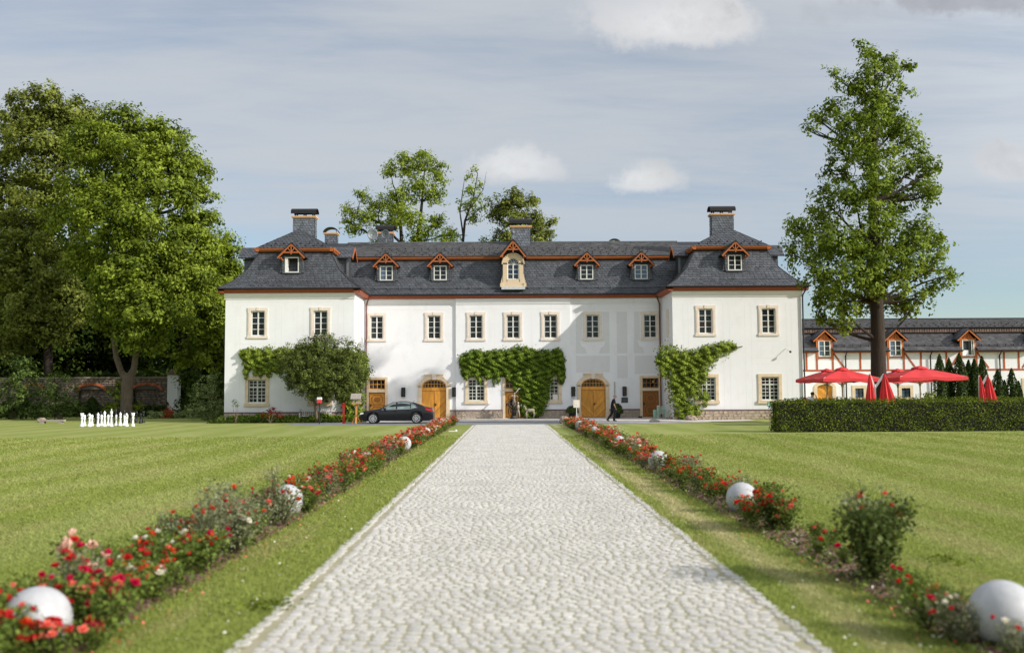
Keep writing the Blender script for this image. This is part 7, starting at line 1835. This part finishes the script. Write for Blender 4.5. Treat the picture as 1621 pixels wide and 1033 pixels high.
# ------------------------------------------------------------------ small things about the house
def chess(px, py, kind, D, col):
    c = at(px, py, D); return (c.x, D, kind, col)
H_KIND = {'pawn': .72, 'rook': .80, 'knight': .82, 'bishop': .88, 'queen': .99, 'king': 1.04}
def chess_mesh(kind, mat):
    h = H_KIND[kind]; mb = MB(); r = .13
    body = [(r, 0), (r, .05), (r * .86, .08), (r * .80, .12), (r * .52, .18), (r * .42, h * .42), (r * .42, h * .58), (r * .68, h * .62), (r * .68, h * .65), (r * .44, h * .67)]
    if kind == 'pawn': body += [(r * .40, h * .70), (r * .62, h * .80), (r * .60, h * .90), (r * .30, h)]
    elif kind == 'rook': body += [(r * .52, h * .80), (r * .76, h * .84), (r * .76, h), (r * .5, h), (r * .5, h * .92)]
    elif kind == 'knight': body += [(r * .45, h * .72)]
    elif kind == 'bishop': body += [(r * .40, h * .72), (r * .60, h * .80), (r * .50, h * .90), (r * .18, h * .95), (r * .2, h * .98), (r * .05, h)]
    else: body += [(r * .42, h * .74), (r * .70, h * .88), (r * .50, h * .90), (r * .30, h * .93), (r * .15, h * .96)]
    mb.lathe(body, (0, 0, 0), 16)
    if kind == 'king': mb.box(-.015, .015, -.015, .015, h * .95, h * 1.06); mb.box(-.045, .045, -.012, .012, h * .99, h * 1.02)
    if kind == 'queen': mb.lathe([(.02, h * .95), (.028, h * .98), (.01, h)], (0, 0, 0), 8)
    if kind == 'rook':
        for k in range(4): a = PI / 2 * k + .4; mb.box(math.cos(a) * r * .62 - .03, math.cos(a) * r * .62 + .03, math.sin(a) * r * .62 - .03, math.sin(a) * r * .62 + .03, h, h * 1.06)
    if kind == 'knight':
        mb.prism([(-.07, h * .68), (.09, h * .68), (.085, h * .84), (.03, h * .98), (-.02, h * 1.02), (-.05, h * .96), (-.15, h * .86), (-.14, h * .80), (-.04, h * .82)], -.045, .045)
    return mb.mesh(kind, mat, True)
CH = {(k, c): chess_mesh(k, M_[c]) for k in H_KIND for c in ('chesswhite', 'chessblack')}
DC = 63.0
white = [(129.5, 'rook', 0, 'at the left end of the white back row'), (141.5, 'knight', 0, 'beside the left white rook'), (155, 'bishop', 0, 'left of the queen'), (165.3, 'queen', 0, 'left of the king'), (176, 'king', 0, 'tallest of the white set'), (190.3, 'bishop', 1.2, 'right of the white king, set back'), (200.3, 'knight', 0, 'near the right end of the row'), (210.3, 'rook', 0, 'at the right end of the white row')]
for px, k, dd, t in white:
    c = at(px, 672, DC + dd); o = link('chess_' + k, CH[(k, 'chesswhite')]); o.location = (c.x, DC + dd, .003); tag(o, f'white garden chess {k} {t}', 'chess piece', 'large white garden chess figures'); o.rotation_euler = (0, 0, .2 if k != 'knight' else .0)
for i, (px, dd, t) in enumerate([(133.5, 1.3, 'just behind the left rook'), (145.5, 1.3, 'behind the left knight'), (160.5, 1.3, 'behind the queen'), (184, 1.3, 'between the white king and bishop'), (197, 1.3, 'by the right knight'), (171, 1.3, 'behind the gap beside the king')]):
    c = at(px, 672, DC + dd); o = link('chess_pawn', CH[('pawn', 'chesswhite')]); o.location = (c.x, DC + dd, .003); tag(o, f'small white garden chess pawn {t}', 'chess piece', 'large white garden chess figures')
for px, k, dd, t in [(152, 'pawn', 6.5, 'seen left of the white bishop'), (159.5, 'bishop', 8, 'behind the white queen, left'), (172, 'pawn', 6.5, 'between the white queen and king'), (183, 'king', 8, 'behind the white king'), (196, 'queen', 8, 'behind the right white knight'), (205.8, 'bishop', 8, 'between the right white knight and rook'), (216, 'knight', 8, 'right of the white rook'), (222.5, 'pawn', 6.5, 'one from the right end'), (226.8, 'rook', 8, 'at the far right end of the set')]:
    c = at(px, 668, DC + dd); o = link('chess_' + k, CH[(k, 'chessblack')]); o.location = (c.x, DC + dd, .003); tag(o, f'black garden chess {k} {t}', 'chess piece', 'large black garden chess figures')

def lantern(px, py, wall, label):
    c = at(px, py, wall - .12); root = thing('wall_lantern', (c.x, wall, c.z - .34), label, 'wall lamp', 'black framed wall lanterns')
    f = MB(); 
    for x in (-.15, .12): f.box(x, x + .03, -.22, -.19, 0, .68); f.box(x, x + .03, -.04, -.01, 0, .68)
    f.box(-.15, .15, -.22, -.01, 0, .03); f.box(-.15, .15, -.22, -.01, .65, .68); f.box(-.15, .15, -.012, .0, -.02, .70); f.box(-.05, -.035, -.225, -.21, 0, .68); f.box(.035, .05, -.225, -.21, 0, .68)
    f.box(-.15, .15, -.225, -.21, .22, .235); f.box(-.15, .15, -.225, -.21, .44, .455)
    f.build('frame', M_['iron'], root); MB().lathe([(.045, .1), (.05, .12), (.05, .55), (.04, .58)], (0, -.115, 0), 10).build('lamp_tube', M_['lampglass'], root)
    MB().box(-.12, .12, -.205, -.200, .03, .65).build('pane', M_['glass'], root)
lantern(638.3, 620.5, YM, 'wall lantern between the left panelled door and left arched gate'); lantern(718.8, 620.2, YM, 'wall lantern right of the left arched gate')
lantern(907.5, 619.3, YM, 'wall lantern left of the right arched gate'); lantern(988.8, 619, YM, 'wall lantern above the dark plaque')
c = at(988.8, 632.8, YM); pq = thing('plaque', (c.x, YM, c.z - .2), 'dark rectangular plaque on the wall under the right lantern', 'sign')
MB().box(-.25, .25, -.03, -.006, 0, .40).build('plate', M_['plaque'], pq)
q = MB()
for i in range(5): q.box(-.19, .19 - .05 * (i % 2), -.034, -.030, .06 + i * .065, .075 + i * .065)
q.build('raised_lines', M_['lead'], pq)
# iron ornament hanging on the wall
c0 = at(973, 603.5, YM - .1); c1 = at(973.5, 628, YM - .1); ho = thing('wall_ornament', (c0.x, YM - .05, c1.z), 'narrow twisted metal ornament hanging on the wall above the man', 'ornament')
q = MB(); n = 26
for i in range(n): z = (c0.z - c1.z) * i / n; q.box(-.03 + .02 * math.sin(i * 1.7), .03 + .02 * math.sin(i * 2.3), -.03, .02, z, z + .03)
q.tube([(0, 0, 0), (0, 0, c0.z - c1.z)], .01, 5); q.build('links', M_['bronzepale'], ho)
c = at(1251, 556.5, YW - .45); cm = thing('security_camera', (c.x, YW, c.z), 'black security camera on an arm at the right wing corner', 'camera')
MB().tube([(-.2, 0, .25), (-.1, -.3, .1), (0, -.42, .05)], .02, 6).build('bracket', M_['metalwhite'], cm); MB().ico((0, -.46, 0), .085, 3, .03).build('housing', M_['iron'], cm)

# emergency assembly sign
c = at(1218, 681, 53.2); sg_ = thing('assembly_point_sign', (c.x, 53.2, 0), 'small square green sign with white arrows on a thin post by the hedge', 'sign')
MB().tube([(0, 0, 0), (0, 0, 1.4)], .012, 6).build('post', M_['lead'], sg_); MB().box(-.10, .10, -.02, -.005, 1.17, 1.41).build('board', M_['signgreen'], sg_)
q = MB()
for sx in (-1, 1):
    for sz in (-1, 1): q.bar((sx * .075, -.022, 1.29 + sz * .09), (sx * .035, -.022, 1.29 + sz * .045), .006, .02)
q.lathe([(.012, 1.32), (.018, 1.335), (.01, 1.35)], (0, -.022, 0), 6); q.box(-.03, .03, -.025, -.021, 1.24, 1.30); q.build('symbol', M_['metalwhite'], sg_)
# sign on a post at the end of the right bed
c = at(913, 673, 60.5); s2_ = thing('post_sign', (c.x, 60.5, 0), 'small cream sign on a white post at the house end of the right bed', 'sign')
MB().box(-.02, .02, -.02, .02, 0, 1.1).build('post', M_['metalwhite'], s2_); MB().box(-.19, .19, -.04, -.02, 1.06, 1.52).build('board', M_['signwhite'], s2_)
q = MB(); q.box(-.13, .13, -.046, -.041, 1.42, 1.46); q.box(-.10, .10, -.046, -.041, 1.13, 1.36); q.build('printed_square', M_['metalwhite'], s2_)
q = MB(); q.box(-.04, .0, -.05, -.047, 1.20, 1.32); q.box(.02, .05, -.05, -.047, 1.18, 1.26); q.build('printed_mark', M_['sandstone'], s2_)
c = at(879, 629, YR); s3_ = thing('window_notice', (c.x, YR, c.z - .24), 'cream notice board in the lower right of the window beside the creeper', 'sign')
MB().box(-.2, .2, .05, .07, 0, .5).build('board', M_['signwhite'], s3_); MB().box(-.11, .11, .04, .048, .14, .32).build('printed_square', M_['metalwhite'], s3_)

# mailbox-like lamp post, red hydrant, bird feeder
c = at(505.5, 668, 65.6); o = thing('letterbox_post', (c.x, 65.6, 0), 'red and white box on a dark post before the round garden tree', 'post')
MB().tube([(0, 0, 0), (0, 0, 1.42)], .035, 8).build('post', M_['iron'], o); MB().box(-.14, .14, -.1, .1, 1.38, 1.60).build('box', M_['red'], o)
MB().prism([(-.16, 1.60), (.16, 1.60), (.13, 1.76), (-.13, 1.76)], -.12, .12).build('lid', M_['metalwhite'], o)
c = at(544, 668.5, 66); o = thing('red_hydrant', (c.x, 66, 0), 'slim bright red standpipe with side outlets, left of the bird feeder', 'hydrant')
MB().tube([(0, 0, 0), (0, 0, 1.26)], .075, 12).build('column', M_['redpaint'], o, smooth=True); MB().lathe([(.09, 1.26), (.10, 1.30), (.06, 1.36), (.02, 1.41)], (0, 0, 0), 12).build('cap', M_['redpaint'], o, smooth=True)
for s in (-1, 1): MB().tube([(s * .05, 0, 1.18), (s * .16, 0, 1.18)], .045, 8).build('outlet', M_['redpaint'], o)
MB().lathe([(.12, 0), (.12, .05)], (0, 0, 0), 12).build('flange', M_['redpaint'], o)
c = at(564, 669, 65.6); o = thing('bird_feeder', (c.x, 65.6, 0), 'wooden bird feeder house on a light timber tripod beside the black car', 'bird feeder')
MB().box(-.055, .055, -.055, .055, 0, 1.32).build('post', M_['woodpale'], o)
for k, (dx, dy) in enumerate(((-.30, 0), (.30, 0), (0, -.30), (0, .3))): MB().bar((dx, dy, .02), (dx * .12, dy * .12, .55), .07).build('leg', M_['woodpale'], o)
MB().box(-.28, .30, -.25, .25, 1.30, 1.36).build('floor', M_['woodpale'], o)
q = MB()
for a in (-.26, .24):
    for b in (-.21, .17): q.box(a, a + .04, b, b + .04, 1.36, 1.66)
q.box(-.26, -.2, -.2, .2, 1.36, 1.66); q.box(.0, .28, -.235, -.215, 1.36, 1.50); q.build('house', M_['woodgrey'], o)
q = MB(); q.prismx([(-.34, 1.60), (0, 1.95), (0, 1.99), (-.36, 1.63)], -.34, .34); q.prismx([(.34, 1.60), (0, 1.95), (0, 1.99), (.36, 1.63)], -.34, .34); q.build('roof', M_['woodgrey'], o)
# white slatted bench by the left wing
c = at(499, 658, 69.9); o = thing('garden_bench', (c.x, 69.9, 0), 'white slatted garden bench half hidden behind the round garden tree', 'bench')
for k in range(16): MB().box(-1.05 + k * .14 - .02, -1.05 + k * .14 + .02, .20, .23, .45, .95).build('back_slat', M_['white_wood'], o)
MB().box(-1.1, 1.1, .19, .24, .93, 1.0).build('top_rail', M_['white_wood'], o)
for k in range(4): MB().box(-1.1, 1.1, -.25 + k * .11, -.17 + k * .11, .42, .45).build('seat_slat', M_['white_wood'], o)
for x in (-1.08, 1.03):
    for y_ in (-.25, .2): MB().box(x, x + .05, y_, y_ + .05, 0, .92 if y_ > 0 else .62).build('leg', M_['white_wood'], o)
    MB().box(x - .01, x + .06, -.27, .22, .62, .66).build('armrest', M_['white_wood'], o)

# bronze statue group before the central door
def figurine(mb, x, y, z, h, lean=0, arm=1.0, seed=0):
    """small human figure: head, torso, arms, legs"""
    r = random.Random(seed); s = h
    mb.tube([(x + lean * .1, y, z + .52 * s), (x + lean * .2, y, z + .72 * s), (x + lean * .3, y, z + .84 * s)], [.075 * s, .10 * s, .045 * s], 8)
    mb.ico((x + lean * .35, y, z + .93 * s), .065 * s, seed, .05, (1, 1, 1.25), 8, 6)
    for q in (-1, 1):
        mb.tube([(x + lean * .1, y, z + .52 * s), (x + q * .07 * s, y + r.uniform(-.1, .1) * s, z + .27 * s), (x + q * .09 * s, y, z)], [.06 * s, .042 * s, .03 * s], 6)
        a = (x + lean * .25 + q * .11 * s, y, z + .79 * s); e = (a[0] + q * .10 * s, y - .04, a[2] + r.uniform(-.16, .08) * s * arm); hnd = (e[0] + q * r.uniform(0, .12) * s, y - .06, e[2] + r.uniform(-.12, .16) * s)
        mb.tube([a, e, hnd], [.032 * s, .026 * s, .018 * s], 6)
c = at(813, 663, 74.7); o = thing('bronze_statue', (c.x, 74.7, .05), 'tall dark bronze group of entwined figures in front of the central door', 'statue')
q = MB(); q.lathe([(.26, 0), (.28, .04), (.22, .22), (.24, .26)], (0, 0, 0), 12); q.build('pedestal', M_['bronze'], o)
q = MB(); r_ = random.Random(4)
q.tube([(0, 0, .2), (.03, 0, .7), (-.02, 0, 1.2), (.04, 0, 1.45)], [.17, .15, .12, .10], 9)
for k in range(16):
    a = r_.uniform(0, 6.28); z = .3 + k * .07; q.tube([(math.cos(a) * .1, math.sin(a) * .1, z), (math.cos(a) * .26, math.sin(a) * .2, z + r_.uniform(-.1, .2)), (math.cos(a + .6) * .33, math.sin(a + .6) * .24, z + r_.uniform(.05, .3))], [.05, .04, .022], 6)
    q.ico((math.cos(a) * .2, math.sin(a) * .18, z + .1), r_.uniform(.05, .09), k, .25, n=7, m=5)
figurine(q, -.30, -.1, .42, .85, -.15, 1, 5); q.build('dark_figures', M_['bronze'], o, smooth=True)
q = MB(); figurine(q, .04, -.12, 1.02, .92, .1, 1.2, 9); q.tube([(.05, -.12, 1.8), (.25, -.1, 2.02), (.38, -.05, 2.22), (.52, -.05, 2.25)], [.05, .04, .05, .02], 6); q.build('upper_figure', M_['bronzepale'], o, smooth=True)
q = MB(); figurine(q, .34, -.12, .12, 1.12, .0, .8, 12); q.build('right_figure', M_['bronzepale'], o, smooth=True)

# deer figure
c = at(839, 663, 74.6); o = thing('deer_statue', (c.x, 74.5, .05), 'small grey deer figure standing under the creeper', 'statue')
q = MB(); q.tube([(-.28, 0, .62), (-.05, 0, .60), (.20, 0, .63), (.34, 0, .60)], [.09, .13, .12, .08], 10); q.tube([(-.27, 0, .62), (-.36, 0, .80), (-.40, 0, .92)], [.08, .05, .045], 8); q.tube([(-.36, 0, .95), (-.45, 0, .92), (-.53, 0, .88)], [.05, .045, .022], 8)
for s in (-1, 1): q.tube([(-.38, s * .03, .98), (-.35, s * .08, 1.08)], [.018, .006], 5)
for x_, bend_ in ((-.24, -.02), (.26, .07)):
    for s in (-1, 1): q.tube([(x_, s * .06, .55), (x_ + bend_ + s * .03, s * .06, .30), (x_ - bend_ * .3 + s * .04, s * .06, 0)], [.055, .026, .018], 6)
q.build('body', M_['rockpale'] if 'rockpale' in M_ else M_['mortar'], o, smooth=True)

def rock(px, py, D, r, label, sc=(1, 1, .7), seed=1, mat='rock'):
    c = at(px, py, D); o = thing('boulder', (c.x, D, 0), label, 'rock'); MB().ico((0, 0, r * sc[2] * .6), r, seed, .14, sc, 12, 9).build('stone_block', M_[mat], o)
rock(893.5, 663, 63.5, .30, 'squat brown boulder at the house end of the right flower bed', (1.05, .8, 1.0), 3)
rock(1094, 662, 69.5, .40, 'flat-topped pale boulder at the foot of the light green vine', (1.1, .8, .55), 5)
rock(1036, 668, 65.6, .36, 'low grey flat rock lying on the forecourt before the right door', (1.0, .7, .32), 7, 'mortar')
rock(888, 660, 75.0, .18, 'small round stone beside the plinth under the creeper', (1, 1, .8), 9, 'mortar')
rock(1060, 662, 71.5, .22, 'small dark stone by the vine foot beside the chair', (1.1, .8, .6), 11)
c = at(56, 667, 68.5); o = thing('log_bench', (c.x, 71, 0), 'low rough log bench on the lawn at far left', 'bench')
MB().box(-.9, .9, -.2, .2, .14, .26).build('seat', M_['woodgrey'], o); MB().box(-.75, -.5, -.18, .18, 0, .14).build('support', M_['woodgrey'], o); MB().box(.5, .75, -.18, .18, 0, .14).build('support', M_['woodgrey'], o)
c = at(66, 661, 74); o = thing('boulder', (c.x, 74, 0), 'brown stone behind the log bench at far left', 'rock'); MB().ico((0, 0, .14), .28, 3, .15, (1.2, .8, .7)).build('stone_block', M_['rock'], o)
c = at(718, 682, 51.5); o = thing('ground_spotlight', (c.x, 51.5, 0), 'flat white spotlight slab lying on the verge at the end of the left bed', 'lamp')
MB().box(-.25, .2, -.08, .08, 0, .04).build('slab', M_['metalwhite'], o); MB().lathe([(.05, .04), (.06, .08), (.03, .1)], (.12, 0, 0), 10).build('lamp_head', M_['metalwhite'], o)
# right door corner
c = at(1037, 663, 74.0); o = thing('mint_bin', (c.x, 74.0, .05), 'mint green bin beside the right door', 'bin'); MB().lathe([(.13, 0), (.15, .60), (.16, .62), (.14, .62), (.12, .05)], (0, 0, 0), 14).build('bucket', M_['mint'], o)
c = at(1047, 663, 72.6); o = thing('garden_chair', (c.x, 72.6, .03), 'pale mint wooden armchair beside the right door', 'chair')
MB().box(-.28, .28, -.25, .25, .38, .42).build('seat', M_['mintpale'], o)
for a in (-.28, .24):
    for b in (-.25, .21): MB().box(a, a + .055, b, b + .055, 0, .62 if b < 0 else .95).build('leg', M_['mintpale'], o)
for s in (-.30, .25): MB().box(s, s + .08, -.28, .25, .61, .66).build('armrest', M_['mintpale'], o)
for k in range(4): MB().box(-.22 + k * .13, -.15 + k * .13, .20, .23, .45, .92).build('back_slat', M_['mintpale'], o)
c = at(1042, 646, 74.9); o = thing('ash_column', (c.x, 74.9, .05), 'slim black ashtray column with white top by the right door', 'ashtray'); MB().tube([(0, 0, 0), (0, 0, .85)], .06, 8).build('column', M_['iron'], o); MB().lathe([(.09, .85), (.09, .92)], (0, 0, 0), 10).build('top', M_['metalwhite'], o)
c = at(1014, 661, 74.9); o = thing('black_box', (c.x, 75.1, .05), 'small black box on the pavement left of the right door', 'box'); MB().box(-.15, .15, -.1, .1, 0, .10).build('body', M_['iron'], o); MB().box(-.16, .16, -.11, .11, .10, .12).build('lid', M_['iron'], o)

# satellite dishes and aerial on the roof
def dish(px, py, D, r, label, rz):
    c = at(px, py, D); o = thing('satellite_dish', (c.x, D, c.z), label, 'satellite dish', 'satellite dishes on the ridge', rz)
    n = 20; rows = [(r * f, .10 * f * f) for f in (.02, .3, .6, .85, 1.0)]; mb = MB(); vs = []; fs = []
    for rr_, dd in rows:
        for k in range(n): a = 2 * PI * k / n; vs.append((rr_ * math.cos(a) * .95, -dd, rr_ * math.sin(a)))
    fs = [(i * n + k, i * n + (k + 1) % n, (i + 1) * n + (k + 1) % n, (i + 1) * n + k) for i in range(4) for k in range(n)] + [tuple(range(n))]
    mb.add(vs, fs); q = mb.build('reflector', M_['dish'], o, smooth=True); m = q.modifiers.new('thick', 'SOLIDIFY'); m.thickness = .02
    MB().tube([(0, -.02, -r * .9), (0, -.42, -.1)], .012, 5).box(-.04, .04, -.46, -.38, -.14, -.05).build('feed_arm', M_['lead'], o); MB().tube([(0, .08, -r - .25), (0, .08, .1)], .03, 6).build('mast', M_['lead'], o)
M_['dish'] = pm('grey_dish_metal', (.20, .22, .23), .4, .08, 4, metal=.3)
dish(590, 371.5, 79.8, .45, 'larger round grey satellite dish, left of the two', .15); dish(610.5, 371, 79.8, .38, 'smaller grey satellite dish, right of the two', -.3)
c = at(581, 358, 80.6); o = thing('roof_aerial', (c.x, 80.6, 14.1), 'thin television aerial on the ridge left of the dishes', 'aerial')
q = MB(); q.tube([(.25, 0, 0), (.25, 0, c.z - 14.1 + .3)], .025, 6); q.build('mast', M_['lead'], o); q = MB(); q.bar((-.5, 0, c.z - 14.1), (.35, 0, c.z - 14.1), .03)
for k in range(7): q.bar((-.5 + k * .12, -.25, c.z - 14.1), (-.5 + k * .12, .25, c.z - 14.1), .012)
q.bar((.3, 0, c.z - 14.35), (.3, 0, c.z - 13.8), .02); q.build('elements', M_['lead'], o)
